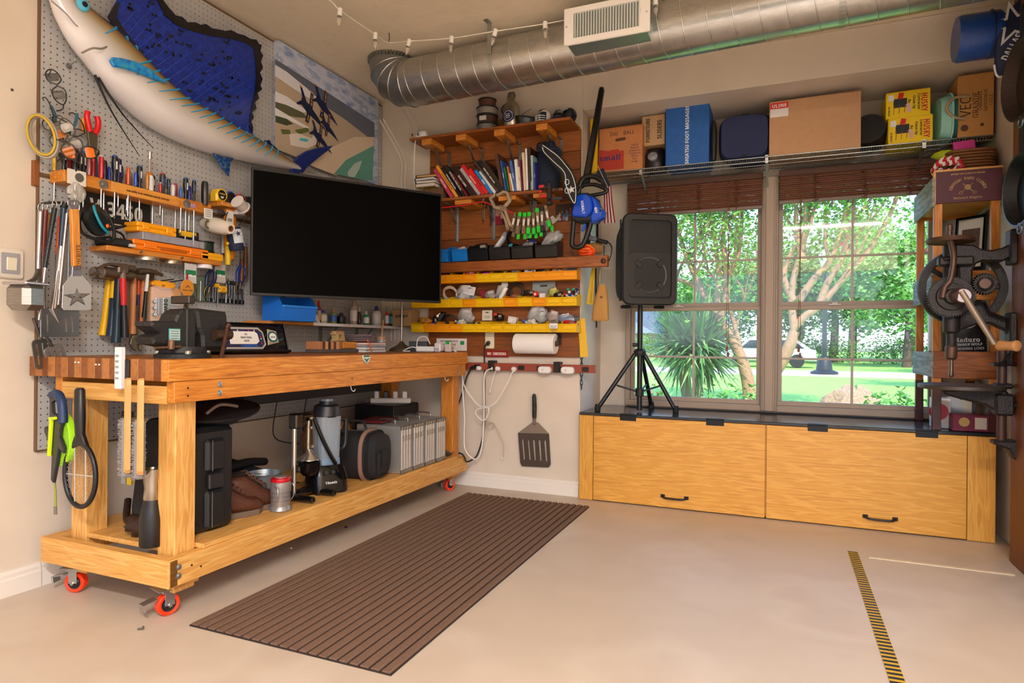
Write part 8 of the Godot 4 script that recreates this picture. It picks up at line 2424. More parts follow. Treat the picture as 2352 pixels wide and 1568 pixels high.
	P(o,"cabinet",LF([sring(V(0,0.285,-0.2),V(0.13,0,0),V(0,0.24,0),36,6),sring(V(0,0.285,0.08),V(0.178,0,0),V(0,0.285,0),36,7),sring(V(0,0.285,0.1),V(0.172,0,0),V(0,0.28,0),36,7)]),N("speak",["161618","1f1f22"],V(12,12,12),0.6,0.06,3,false,0.1))
	P(o,"front_rim",X(rrect(0.355,0.57,0.05),0.02,0.008,[rrect(0.275,0.49,0.03)]),M("18181a",0.5),V(0,0.285,0.095))
	P(o,"horn",sheet(func(u: float,v: float) -> Vector3:
		var x := (u - 0.5) * 2.0
		var y := (v - 0.5) * 2.0
		return V(x * 0.135,0.44 + y * 0.09,0.1 - 0.07 * (1.0 - maxf(absf(x),absf(y))) * (1.0 - 0.3 * absf(x))),16,12),M("1a1b1d",0.45))
	P(o,"horn_throat",B(0.02,0.03,0.004,0.001),M("060606"),V(0,0.44,0.032))
	P(o,"baffle",X(rrect(0.275,0.28,0.03),0.006,0.002,[circ(0.112,36,Vector2(0,0))]),M("1b1b1d",0.55),V(0,0.19,0.098))
	P(o,"woofer_cone",L([0,0.012,0.04,0.008,0.05,0,0.108,0.026,0.114,0.026],36),N("grillem",["3a3b3d","4c4d50"],V(60,60,60),0.45,0.08,3,false,0,0.4),V(0,0.19,0.076),V(90,0,0))
	for a in [0.8,2.4,3.9,5.5]:
		P(o,"woofer_clip",B(0.034,0.05,0.012,0.003),M("141415",0.5),V(0.1 * cos(a),0.19 + 0.1 * sin(a),0.1),V(0,0,rad_to_deg(a) - 90))
	for i in 8:
		P(o,"side_ridge",B(0.006,0.05,0.02,0.002),M("1c1c1e",0.5),V(-0.176,0.05 + i * 0.066,0.06))
	for x in [-0.12,0.1]:
		P(o,"rubber_foot",B(0.06,0.02,0.05,0.006),M("0d0d0e",0.7),V(x,-0.006,0.0))
	o = T("speaker_stand","black tripod stand carrying the loudspeaker on the window bench","speaker stand",V(1.915,0.557,-0.13))
	P(o,"pole",C(0.0175,0.69,16),M("131315",0.35),V(0,0.01,0))
	P(o,"collar",L([0,0,0.036,0,0.04,0.01,0.04,0.03,0.026,0.045,0,0.045],20),M("18181a",0.5),V(0,0.36,0))
	P(o,"clamp_knob",W([V(-0.015,0.43,0.02),V(-0.04,0.43,0.03)],0.012,8),M("18181a",0.5))
	P(o,"lower_hub",C(0.028,0.05,14),M("18181a",0.5),V(0,0.1,0))
	for f in [V(-0.25,0.015,0.1),V(0.225,0.015,-0.03),V(0.03,0.015,-0.25)]:
		P(o,"leg",W([V(0,0.37,0) + V(f.x,0,f.z) * 0.12,f],0.014,10),M("17171a",0.35))
		P(o,"leg_foot",L([0,-0.015,0.018,-0.015,0.02,0,0.016,0.03,0,0.03],12),M("0c0c0d",0.7),f)
		P(o,"brace",W([V(0,0.125,0),f * 0.55 + V(0,0.16,0)],0.006,6),M("1a1a1c",0.4))
	# chainsaw hung on the beam,bar up
	var k := [-49,80,13,83,47,61,59,-4,48,-36,15,-61,-65,-50,-73,-33]
	o = T("chainsaw","blue and black cordless chainsaw hanging with its covered bar upwards","chainsaw",V(1.626,1.83,0.15))
	P(o,"side_cover",X(pv(k),0.03,0.008),M("1450d4",0.25),V(0,0,0.03))
	P(o,"body",X(pv([-66,98,19,96,75,59,86,-6,76,-86,-42,-84,-93,-64,-82,6]),0.09,0.012),M("232426",0.5),V(0,0,-0.06))
	P(o,"battery_cover",X(pv([41,75,78,48,103,-2,125,-25,123,-63,76,-86,48,-95,37,-57,59,-4]),0.07,0.01),M("1650d0",0.25),V(0,0,-0.03))
	P(o,"latch",B(0.018,0.05,0.02,0.005),M("5a6a80",0.4),V(0.105,-0.03,0.03))
	P(o,"bar_cover",X(pv([-32,133,18,167,107,730,102,750,80,753,74,738,-27,171]),0.026,0.008),M("101012",0.3),V(0,0,-0.03))
	P(o,"front_guard",W(cr([V(1.583,1.975,0.15) - V(1.626,1.83,0.15),V(1.616,2.026,0.15) - V(1.626,1.83,0.15),V(1.683,2.026,0.15) - V(1.626,1.83,0.15),V(1.733,1.994,0.15) - V(1.626,1.83,0.15)]),0.016,8),M("17181a",0.45))
	P(o,"front_handle",W(cr([V(1.578,1.926,0.15) - V(1.626,1.83,0.15),V(1.6,1.974,0.15) - V(1.626,1.83,0.15),V(1.681,1.977,0.15) - V(1.626,1.83,0.15),V(1.761,1.938,0.15) - V(1.626,1.83,0.15),V(1.734,1.919,0.15) - V(1.626,1.83,0.15),V(1.645,1.91,0.15) - V(1.626,1.83,0.15)]),0.012,8),M("131416",0.35))
	P(o,"rear_handle",W(cr([V(1.551,1.767,0.15) - V(1.626,1.83,0.15),V(1.543,1.672,0.15) - V(1.626,1.83,0.15),V(1.541,1.612,0.15) - V(1.626,1.83,0.15),V(1.575,1.594,0.15) - V(1.626,1.83,0.15),V(1.614,1.614,0.15) - V(1.626,1.83,0.15),V(1.647,1.693,0.15) - V(1.626,1.83,0.15),V(1.663,1.752,0.15) - V(1.626,1.83,0.15)]),0.016,8),M("1b1c1e",0.45))
	P(o,"trigger",B(0.014,0.05,0.016,0.004),M("1c58d8",0.4),V(-0.01,-0.115,0.0),V(0,0,-25))
	TX(o,"KOBALT",0.024,"e8ecf4",V(0.0,0.0,0.061),V(0,0,-82),0.9)
	TX(o,"40V",0.024,"e8ecf4",V(0.078,-0.02,0.041),V(0,0,-78))
	# black foam stick with white outline
	o = T("foam_stick","black foam stick with white outline drawing leaning from shelf to chainsaw","foam stick",V(1.508,2.029,0.27))
	P(o,"foam",X(pv([-144,203,-121,203,-1,107,55,37,89,-35,104,-115,91,-194,52,-169,18,-108,0,0,-51,53,-126,147,-150,177]),0.03,0.008),M("17181a",0.7))
	P(o,"white_outline",W(cr([V(1.393,2.211,0.302),V(1.484,2.14,0.302),V(1.54,2.076,0.302),V(1.585,2.009,0.302),V(1.608,1.923,0.302),V(1.603,1.839,0.302),V(1.575,1.878,0.302),V(1.547,1.951,0.302),V(1.535,2.029,0.302),V(1.462,2.105,0.302),V(1.405,2.165,0.302),V(1.393,2.198,0.302)]),0.0028,5),M("e6e6e6",0.6),V(1.508,2.029,0.27) * -1.0)
	P(o,"white_star",X(star(0.026),0.001),M("d8d8d8",0.6),V(1.581,1.921,0.27) - V(1.508,2.029,0.27) + V(0,0,0.03),V(0,0,12))
	for q in [[1306,425],[1308,440]]:
		P(o,"white_ring",W(ring_pts(V(0,0,0),V(0.013,0,0),V(0,0.016,0),16),0.0026,5,-1.0,true),M("d8d8d8",0.6),V(1.553,1.945,0.27) - V(1.508,2.029,0.27) + V(0,(432 - q[1]) * 0.0034,0.031))
	# small flag
	o = T("small_flag","small striped flag on a stick hanging beside the chainsaw","flag",V(1.672,2.123,0.05))
	P(o,"stick",W([V0,V(1.741,1.979,0.05) - V(1.672,2.123,0.05)],0.003,6),M("c0a070",0.5))
	P(o,"star_field",B(0.05,0.13,0.002,0),M("1a2038",0.8),V(0.04,-0.09,0),V(0,0,22))
	for i in 7:
		P(o,"stripe",W(cr([V(0.045 + i * 0.007,-0.14,0),V(0.05 + i * 0.008,-0.25,0.005),V(0.05 + i * 0.011,-0.37,0)]),0.0042,5),M("8c1826" if i % 2 == 0 else "d8d0cc",0.8))
	O("yellow_level","yellow and black box level standing behind the chainsaw bar","level",BS([[0,0,0,0.05,0.36,0.03]],0.006),M("dcb400",0.4),V(1.606,2.297,-0.1))
	o = T("framed_print","black framed print on the alcove side wall behind the chainsaw","picture frame",V(1.567,1.78,-0.2),V(0,90,0))
	P(o,"frame",X(rrect(0.22,0.3,0.004),0.018,0.004,[rrect(0.18,0.26,0.002)]),M("1f221e",0.4))
	P(o,"mat_board",B(0.18,0.26,0.004,0),M("c8ccc0",0.6),V(0,0,0.004))
	# small things on the beam end
	o = T("orange_cord_ball","ball of bright orange cord on the beam end","cord",V(1.62,1.575,0.1))
	P(o,"core",blob(V(0.09,0.06,0.07),0.05,3,8),M("b83a0c",0.7))
	for i in 14:
		P(o,"strand",W(ring_pts(V0,V(0.056 - 0.001 * i,0,0.0),V(0.0,0.036 * cos(i * 0.45),0.045 * sin(i * 0.45 + 0.3)),22),0.0042,5,-1.0,true),M(["f0500c","ff7a1c","e84408"][i % 3],0.5),V(0,0.002 * sin(i * 2.0),0.004 * cos(i * 1.0)),V(0,0,-8 + i * 1.4))
	O("jute_roll","roll of brown jute twine behind the orange cord","twine",L([0.014,-0.04,0.034,-0.04,0.038,0,0.034,0.04,0.014,0.04],20),N("jute",["8a6236","b4864e"],V(60,10,10),0.9,0.05,4,false,0.1),V(1.66,1.6,0.03),V(0,20,90))
	o = T("torch","black torch with a looped strap lying on the beam end","torch",V(1.7,1.64,0.08),V(0,0,-18))
	P(o,"head",W([V(-0.07,0,0),V(-0.02,0,0)],0.016,12),M("6a6c72",0.3))
	P(o,"barrel",W([V(-0.02,0,0),V(0.05,0,0)],0.013,12),M("131314",0.5))
	P(o,"strap",W(cr([V(0.04,0.01,0),V(0.09,-0.02,0.01),V(0.1,-0.1,0.01),V(0.07,-0.12,0),V(0.04,-0.02,0.01)]),0.004,6),M("131314",0.5))
	# hung on the jamb below the beam
	o = T("speed_square","yellow triangular layout square hanging below the beam","square",V(1.613,1.37,-0.02))
	P(o,"plate",X(pv([8,110,31,109,19,-127,-25,-121]),0.003,0.001,[pv([11,42,20,42,12,-57,0,-56])]),M("d8b008",0.35))
	P(o,"fence",BS([[0.032,0,0.005,0.008,0.22,0.016]],0.001),M("caa408",0.35),V(-0.02,0.0,0),V(0,0,-4))
	o = T("canvas_pouch","tan canvas drawstring pouch hanging under the beam end","pouch",V(1.694,1.267,0.03))
	P(o,"pouch",LF([sring(V(0,-0.13,0),V(0.045,0,0),V(0,0,0.018),20,3),sring(V(0,-0.12,0),V(0.056,0,0),V(0,0,0.026),20,3),sring(V(0.004,-0.02,0),V(0.048,0,0),V(0,0,0.028),20,2.6),sring(V(0.01,0.07,0),V(0.03,0,0),V(0,0,0.02),20,2.4),sring(V(0.01,0.1,0),V(0.024,0,0),V(0,0,0.012),20,2)]),N("canvas",["a87838","bf9050","b48444"],V(14,14,14),0.85,0.05,3,false,0.1))
	P(o,"draw_cord",W(cr([V(0.0,0.09,0.01),V(-0.005,0.16,0),V(0.005,0.23,-0.01)]),0.003,5),M("c8b890",0.8))
	P(o,"eyelet",W(ring_pts(V(0.012,0.02,0.026),V(0.006,0,0),V(0,0.006,0),12),0.002,5,-1.0,true),M("4a3a2a",0.4,0.6))
	O("pry_bar","thin black rod with a forked end hanging behind the pouch","pry bar",W(cr([V(1.638,1.483,-0.05),V(1.643,1.273,-0.05),V(1.648,1.097,-0.05)]),0.006,6),M("1a1a1b",0.4,0.5))
	o = T("yellow_strap","flat yellow strap with a hole hanging down the jamb","strap",V(1.575,1.03,0.02),V(0,0,4))
	P(o,"strap",X(pv([-24,125,24,125,30,-125,-22,-125]),0.004,0.001),M("e8b822",0.5))
	P(o,"printed_dots",BS([[0,0.08,0.0045,0.006,0.006,0.001],[0.0,0.068,0.0045,0.006,0.006,0.001]],0),M("f0e0b0"))
	o = T("steel_chain","short dark chain hanging on the wall corner","chain",V(1.568,1.02,0.012))
	for i in 12:
		P(o,"link",W(ring_pts(V(0,-i * 0.028,0),V(0.008,0,0) if i % 2 == 0 else V(0,0,0.008),V(0,0.018,0),12),0.0028,5,-1.0,true),M("4a4a48",0.35,0.8))
	string_lights()


func string_lights() -> void:
	var o := T("string_light_cord","white cord of a string of bulbs swagged under the ceiling","string lights",V0)
	var pts := []
	var sp := [V(0.62,2.7,1.75),V(0.67,2.69,1.425),V(0.696,2.66,1.369),V(0.711,2.66,1.088),V(0.679,2.7,0.911),V(0.819,2.68,0.918),V(1.077,2.66,0.899),V(1.337,2.655,0.89),V(1.61,2.655,0.866),V(1.882,2.66,0.855),V(2.18,2.66,0.877),V(2.1,2.67,1.3)]
	P(o,"cord",W(cr(sp,8),0.0032,6),M("e8e0d0",0.5))
	P(o,"ceiling_hook",W(cr([sp[4],sp[4] + V(0.004,0.03,0),sp[4] + V(0,0.06,0)]),0.003,6),M("3c3c3c",0.4))
	var k := 0
	for i in [2,3,5,6,7,8,9,10]:
		var b := T("string_bulb","clear unlit bulb in a white socket, %s along the string" % ["first","second","third","fourth","fifth","sixth","seventh","eighth"][k],"bulb",sp[i],V(0,0,[-6,0,-14,-4,-16,2,0,4][k]),"string light bulbs")
		P(b,"socket",L([0,-0.028,0.0125,-0.028,0.0125,0.008,0.009,0.012,0,0.012],16),M("ece8e2",0.4))
		P(b,"screw_base",C(0.01,0.008,12),M("8d8a84",0.3,0.8),V(0,-0.035,0))
		P(b,"glass",L([0,-0.078,0.003,-0.075,0.009,-0.06,0.0115,-0.048,0.009,-0.036,0.008,-0.034],16),clear("fff4e4",0.18,0.04))
		P(b,"filament",W([V(-0.003,-0.04,0),V(0,-0.055,0),V(0.003,-0.04,0)],0.0008,4),M("b0a898",0.3,0.8))
		k += 1



func right_side() -> void:
	var y0 := 0.557
	# open shelf unit knocked together from crate panels
	var o := T("crate_shelf","open shelf tower of wood posts and wine crate panels on the bench","shelf unit",V0)
	for q in [[3.507,0.03,"fir"],[3.507,-0.42,"fir"],[3.755,0.03,"fir"],[3.755,-0.42,"fir"]]:
		P(o,"post",B(0.038,1.34,0.03,0.002),wood(q[2],"y"),V(q[0],y0 + 0.67,q[1]))
		P(o,"post_foot",B(0.04,0.24,0.032,0.002),M("4a1e18",0.35),V(q[0],y0 + 0.12,q[1]))
	P(o,"front_panel",B(0.29,0.165,0.012,0.001),M("541f30",0.55),V(3.632,1.822,0.05))
	P(o,"panel_edge",BS([[3.632,1.908,0.045,0.296,0.01,0.03],[3.487,1.822,0.048,0.012,0.17,0.018]],0.001),wood("pine","x"))
	var gold := "c8a05c"
	for i in 19:
		var a := PI * (0.93 - 0.86 * i / 18.0)
		TX(o,"CHATEAU PAPE CLEMENT"[i],0.018,gold,V(3.632 + 0.075 * cos(a),1.795 + 0.066 * sin(a),0.0565),V(0,0,rad_to_deg(a) - 90),0.9,"Droid Serif")
	TX(o,"GRAND CRU CLASSE DE GRAVES",0.011,gold,V(3.632,1.886,0.0565),V0,0.9)
	TX(o,"Bernard Magrez",0.016,gold,V(3.632,1.762,0.0565),V0,1.0,"Droid Serif",false)
	P(o,"crest",X(circ(0.014,16),0.0008),M("a8844c",0.5),V(3.632,1.815,0.0562))
	for s in [-1.0,1.0]:
		P(o,"crossed_key",W([V(3.632 - s * 0.026,1.79,0.057),V(3.632 + s * 0.022,1.835,0.057)],0.0022,5),M("a8844c",0.5))
		P(o,"key_bow",W(ring_pts(V(3.632 - s * 0.03,1.787,0.057),V(0.007,0,0),V(0,0.007,0),12),0.0018,5,-1.0,true),M("a8844c",0.5))
	var grey := N("greyboard",["8a8a86","a4a6a4","767876","b4b4b0"],V(5,6,0.6),0.8,0.02,6,true,0.1)
	for q in [[1.8,0.15],[1.3,0.14],[0.9,0.13]]:
		P(o,"side_plank",B(0.012,q[1],0.5,0.002),grey,V(3.482,q[0],-0.19))
	P(o,"side_plank",B(0.012,0.14,0.46,0.002),grey,V(3.776,1.8,-0.19))
	P(o,"rear_panel",B(0.28,0.15,0.012,0.002),wood("fir","x"),V(3.632,1.81,-0.435))
	for q in [[1.31,0.15],[0.9,0.14]]:
		P(o,"front_plank",B(0.29,q[1],0.014,0.002),wood("stain" if q[0] < 1 else "fir","x"),V(3.632,q[0],0.05))
		P(o,"rear_plank",B(0.29,q[1] * 0.7,0.012,0.002),wood("fir","x"),V(3.632,q[0],-0.435))
		P(o,"shelf_board",B(0.27,0.012,0.46,0.002),wood("fir","x"),V(3.632,q[0] - 0.05,-0.19))
	P(o,"top_board",B(0.28,0.012,0.48,0.002),wood("fir","x"),V(3.632,1.755,-0.19))
	for x in [-0.06,0.08]:
		P(o,"knot_hole",C(0.004,0.002,8),M("2c1608"),V(3.632 + x,1.33,0.057),V(90,0,0))
	# kept in the tower
	o = T("wicker_basket","brown woven basket with bright odds and ends on the crate tower","basket",V(3.68,1.765,-0.2))
	var st := begin()
	for i in 9:
		add_tube(st,sring(V(0,0.14 + i * 0.016,0),V(0.1 + 0.002 * i,0,0),V(0,0,0.15),28,4).map(func(p): return p + V(0.003 * sin(p.x * 260 + p.z * 260 + i * PI),0,0)),0.0085,5,-1.0,true)
	P(o,"woven_wall",done(st),N("wicker",["5c3418","8a5a30","744522"],V(20,20,20),0.7,0.05,3,false))
	P(o,"bottom",B(0.19,0.14,0.28,0.01),M("5c3418",0.8),V(0,0.07,0))
	P(o,"pink_pouch",B(0.1,0.09,0.006,0.002),M("d8409a",0.5),V(-0.02,0.3,0.06),V(-12,0,4))
	P(o,"lime_gloves",blob(V(0.14,0.05,0.09),0.3,4,8),M("b8c81c",0.6),V(-0.1,0.27,0.06))
	P(o,"navy_cloth",blob(V(0.14,0.08,0.14),0.25,6,8),M("1c2a50",0.8),V(0.03,0.29,-0.02))
	o = T("striped_rope","bundle of red and white twisted rope on the crate tower","rope",V(3.56,1.93,-0.02))
	for i in 5:
		for c in 2:
			P(o,"strand",W(ring_pts(V(0,0.006 * i,0.004 * i),V(0.07 - i * 0.004,0,0),V(0,0.028,0.02),30).map(func(p): return p + V(0,0.007 * sin(p.x * 190 + c * PI + i),0.007 * cos(p.x * 190 + c * PI + i))),0.008,5,-1.0,true),M(["c01828","e4dcd8"][c],0.8))
	o = T("framed_photo","black framed photograph leaning inside the crate tower","picture frame",V(3.7,1.43,-0.2),V(-6,-40,0))
	P(o,"frame",X(rrect(0.16,0.3,0.003),0.02,0.004,[rrect(0.13,0.27,0.002)]),M("141414",0.4),V(0,0.13,0))
	P(o,"mat_board",B(0.13,0.27,0.003,0),M("d4d0c4",0.6),V(0,0.13,0.006))
	P(o,"printed_photo",B(0.09,0.18,0.002,0),N("photo",["3a2c28","6a564c","4a3a34"],V(9,9,9),0.5,0.03,8,false),V(0,0.12,0.008))
	o = T("dark_bag","black bag of charcoal with white lettering inside the tower","bag",V(3.66,0.97,-0.08))
	P(o,"sack",LF([sring(V(0,0,0),V(0.09,0,0),V(0,0,0.05),20,4),sring(V(0,0.12,0),V(0.085,0,0),V(0,0,0.055),20,3),sring(V(-0.01,0.26,0),V(0.075,0,0),V(0,0,0.04),20,3),sring(V(-0.01,0.3,0),V(0.07,0,0),V(0,0,0.01),20,3)]),M("131316",0.4))
	TX(o,"Maduro",0.03,"e6e6e6",V(-0.01,0.06,0.057),V(-4,0,2),1.0,"Droid Serif")
	TX(o,"TIMBER WOLF\nSMOKING LOGS",0.018,"e6e6e6",V(0.0,0.026,0.058),V(0,0,3))
	P(o,"pale_patch",X(circ(0.045,20,Vector2.ZERO,0.05),0.002),M("9c94a0",0.5),V(-0.005,0.17,0.056))
	o = T("white_canister","tall white printed canister at the tower's left side","canister",V(3.545,0.97,-0.2))
	P(o,"body",L([0,0,0.036,0,0.036,0.3,0.033,0.305,0,0.305],24),M("d4dcd8",0.4))
	P(o,"printed_vine",W(cr([V(-0.015,0.26,0.034),V(0.01,0.22,0.036),V(-0.008,0.18,0.037)]),0.003,5),M("8a4a2c"))
	P(o,"printed_ring",W(ring_pts(V(-0.005,0.13,0.0365),V(0.012,0,0),V(0,0.014,0),16),0.002,5,-1.0,true),M("c05a34"))
	for q in [[3.55,-0.1,0.08,0.16,"e4e2e0","white and red carton standing under the tower","c41c2c"],[3.665,-0.02,0.17,0.085,"7c1c3c","maroon printed carton under the tower","c8a860"],[3.645,-0.2,0.16,0.2,"4c4448","carton with a wheel picture at the back under the tower","c8ccd0"]]:
		o = T("small_carton",q[5],"carton",V(q[0],y0 + 0.001,q[1]))
		P(o,"carton",B(q[2],q[3],0.1,0.002),M(q[4],0.5),V(0,q[3] / 2,0))
		P(o,"printed_mark",X(circ(q[3] * 0.28,20),0.0008),M(q[6],0.4),V(-q[2] * 0.2,q[3] * 0.55,0.0505))
		P(o,"printed_panel",B(q[2] * 0.3,q[3] * 0.7,0.001,0),M("d8cfc0",0.5),V(q[2] * 0.22,q[3] * 0.5,0.0505))
	# timber board fixed to the wall end
	S("trim_2",BS([[3.78,1.37,0.72,0.08,2.74,0.74]],0.004),N("postwood",["5c3014","7c4620","6c3a1a","8a5228"],V(6,0.6,6),0.5,0.02,3,true,0.05))
	drill_press()
	# cast iron pans on the board
	var pan := N("panm",["17181a","222428"],V(6,6,6),0.4,0.04,3,false,0.08,0.5)
	for q in [[V(3.725,1.66,0.66),0.15,"black cast iron skillet hanging above the drill press"],[V(3.725,2.13,0.66),0.17,"rusty brown cast iron pan hanging high at the right edge"]]:
		o = T("iron_skillet",q[2],"skillet",q[0],V(0,6,90))
		var r: float = q[1]
		P(o,"pan",L([0,0,r * 0.8,0,r * 0.84,0.004,r,0.05,r + 0.004,0.052,r - 0.004,0.052,r * 0.8,0.008,0,0.008],40),pan if r < 0.16 else N("rustpan",["2a1c16","3c2a22"],V(6,6,6),0.6,0.04,3,false,0.1,0.4))
		P(o,"handle",BS([[r + 0.07,0.04,0,0.15,0.014,0.03]],0.006),pan)
		P(o,"helper_ring",W(ring_pts(V(-r - 0.012,0.044,0),V(0.022,0,0),V(0,0,0.02),16),0.005,6,-1.0,true),M("6a7a88",0.35,0.7))
	O("red_cloth","small red cloth corner behind the skillet","cloth",blob(V(0.05,0.06,0.03),0.2,3,6),M("c4142c",0.8),V(3.71,1.6,0.5))
	# navy fan sign with a star
	o = T("star_sign","navy sign with a white bordered star and pale lettering up high","sign",V(3.708,2.402,0.42))
	P(o,"panel",X(pv([50,189,-33,106,-57,-10,-60,-110,-51,-155,-32,-166,-2,-149,25,-64,52,11]),0.02,0.004),M("1a2140",0.6))
	P(o,"white_border",W(cr([V(3.643,2.285,0.441),V(3.652,2.239,0.441),V(3.671,2.228,0.441),V(3.701,2.246,0.441),V(3.727,2.33,0.441),V(3.754,2.404,0.441)]),0.005,6),M("c8c8c4",0.5),V(3.708,2.402,0.42) * -1.0)
	P(o,"star_outline",X(star(0.105,0.042),0.003,0,[star(0.078,0.03)]),M("d4d4d0",0.5),V(0.005,0.06,0.021),V(0,0,10))
	TX(o,"DALLAS",0.05,"d8d8d2",V(3.691,2.305,0.42) - V(3.708,2.402,0.42) + V(0.02,0.05,0.021),V(0,0,62),0.7)
	P(o,"blue_drum",L([0,0,0.098,0,0.106,0.012,0.106,0.16,0.1,0.175,0,0.175],32),N("drum",["12306e","1c4a9c","173c80"],V(20,20,20),0.2,0.05,3,false,0.1),V(3.659,2.467,0.42) - V(3.708,2.402,0.42) + V(0.03,0,-0.08),V(0,0,90))
	P(o,"tie_cord",W(ring_pts(V(3.649,2.469,0.42) - V(3.708,2.402,0.42) + V(0,0,-0.08),V(0,0.108,0),V(0,0,0.108),28),0.0025,5,-1.0,true),M("16181c"))


func drill_press() -> void:
	var z := 0.4
	var ir := N("pressiron",["232022","35302e","2a2628"],V(10,10,10),0.5,0.04,5,false,0.1,0.5)
	var rust := M("5c4438",0.45,0.5)
	var o := T("hand_drill_press","antique hand cranked drill press of dark iron fixed to the board","drill press",V(3.512,1.274,0.4))
	var f := V(3.512,1.274,0.4)
	P(o,"upper_arm",X(pv([-10,204,64,196,96,174,134,168,176,178,212,199,225,202,225,138,212,135,176,114,96,117,74,106,61,76,62,-83,9,-82,3,123,-9,124]),0.045,0.008),ir,V(0,0,-0.022))
	P(o,"lower_arm",X(pv([-8,-82,64,-63,114,-68,130,-112,161,-129,214,-151,227,-141,228,-265,215,-255,191,-205,130,-171,78,-175,10,-205,-38,-210,-39,-127]),0.045,0.008),ir,V(0,0,-0.022))
	for q in [568,758]:
		P(o,"mount_plate",B(0.03,0.16,0.08,0.006),ir,V(3.734,1.069,0.4) * 0.0 + V(3.725,1.0,z) - f + V(0,V(3.732,1.452,0.4).y - 1.0 if q == 568 else V(3.734,1.073,0.4).y - 1.0,0))
	P(o,"flywheel",L([0.15,-0.016,0.182,-0.016,0.186,0,0.182,0.016,0.15,0.016,0.146,0,0.15,-0.016],48),ir,V(3.556,1.281,0.3) - f,V(90,0,0))
	for a in 5:
		P(o,"wheel_spoke",B(0.15,0.024,0.014,0.004),ir,V(3.556,1.281,0.3) - f + V(cos(a * TAU / 5),sin(a * TAU / 5),0) * 0.08,V(0,0,a * 72.0))
	for g in [[V(3.481,1.226,0.45),0.092,54,0.02],[V(3.607,1.282,0.45),0.045,26,0.03]]:
		var po := PackedVector2Array()
		for i in g[2] * 4:
			var r: float = g[1] + (0.005 if i % 4 < 2 else -0.003)
			po.append(Vector2(cos(TAU * i / (g[2] * 4)),sin(TAU * i / (g[2] * 4))) * r)
		P(o,"toothed_gear",X(po,g[3],0.001),ir,g[0] - f)
		P(o,"gear_hub",L([0,0,g[1] * 0.7,0,g[1] * 0.66,0.012,g[1] * 0.4,0.016,g[1] * 0.34,0.04,0,0.042],28),ir,g[0] - f + V(0,0,g[3]),V(90,0,0))
	P(o,"gear_shaft",W([V(3.596,1.281,0.48) - f,V(3.594,1.279,0.53) - f],0.022,14),rust)
	P(o,"crank_boss",W([V(3.487,1.228,0.48) - f,V(3.508,1.225,0.55) - f],0.034,20),rust)
	P(o,"boss_face",C(0.03,0.004,20),M("a09498",0.35,0.6),V(3.508,1.225,0.552) - f,V(90,0,0))
	P(o,"crank_arm",W([V(3.498,1.247,0.55) - f,V(3.627,1.008,0.55) - f],0.0155,8,0.012),M("a09080",0.35,0.6))
	P(o,"crank_handle",L([0,0,0.022,0,0.024,0.01,0.02,0.05,0.024,0.085,0.016,0.09,0,0.09],18),M("c89058",0.5),V(3.646,1.001,0.54) - f,V(90,30,0))
	P(o,"feed_lever",W(cr([V(3.469,1.553,0.47) - f,V(3.472,1.496,0.47) - f,V(3.481,1.407,0.5) - f,V(3.47,1.307,0.5) - f,V(3.448,1.268,0.5) - f,V(3.439,1.22,0.5) - f]),0.0125,8),rust)
	P(o,"lever_knob",L([0,0,0.01,0,0.014,0.012,0.012,0.03,0.006,0.036,0,0.036],14),rust,V(3.471,1.528,0.47) - f)
	P(o,"feed_wheel",L([0,0,0.02,0,0.03,0.006,0.085,0.004,0.098,0.0,0.104,0.01,0.1,0.02,0.084,0.016,0.02,0.02,0,0.02],36),rust,V(3.491,1.487,0.4) - f)
	P(o,"spindle_sleeve",C(0.03,0.26,18),ir,V(3.488,1.213,0.4) - f)
	P(o,"ratchet_block",BS([[0,0,0.03,0.14,0.045,0.05],[-0.03,0.01,0.05,0.05,0.02,0.03]],0.008),ir,V(3.502,1.394,0.4) - f)
	P(o,"quill",L([0,0,0.02,0,0.021,0.02,0.021,0.07,0.034,0.08,0.036,0.15,0.03,0.165,0,0.165],20),ir,V(3.495,0.986,0.4) - f)
	P(o,"chuck",L([0,0,0.016,0,0.024,0.01,0.026,0.06,0.018,0.07,0,0.07],18),rust,V(3.495,0.933,0.4) - f)
	P(o,"drill_bit",L([0,0,0.009,0.004,0.012,0.012,0.009,0.03,0.009,0.09,0,0.09],10),M("6a5c50",0.3,0.7),V(3.496,0.848,0.4) - f)
	P(o,"table",L([0,0,0.165,0,0.17,0.004,0.17,0.018,0.166,0.022,0,0.022],44),M("4a4440",0.45,0.5),V(3.532,0.796,0.4) - f)
	P(o,"table_bracket",X(pv([-61,-481,180,-472,200,-485,210,-585,164,-583,114,-549,12,-523,-43,-507]),0.05,0.01),ir,V(0,0,-0.025))
	P(o,"table_clamp",BS([[0,0,0,0.075,0.1,0.08],[0,0.085,0,0.07,0.025,0.08],[0.05,0,0.03,0.03,0.03,0.03]],0.01),ir,V(3.696,0.732,0.4) - f)
	P(o,"column",C(0.019,0.44,18),M("4a342c",0.45,0.4),V(3.692,0.551,0.4) - f)
	for q in [[798,842,1],[1012,1058,-1]]:
		P(o,"column_bracket",X(pv([143,-367,212,-365,235,-369,234,-277,215,-285,199,-315,173,-346,143,-354]) if q[2] == 1 else pv([145,-709,237,-703,238,-799,218,-784,202,-745,145,-725]),0.07,0.008),ir,V(0,0,-0.035))



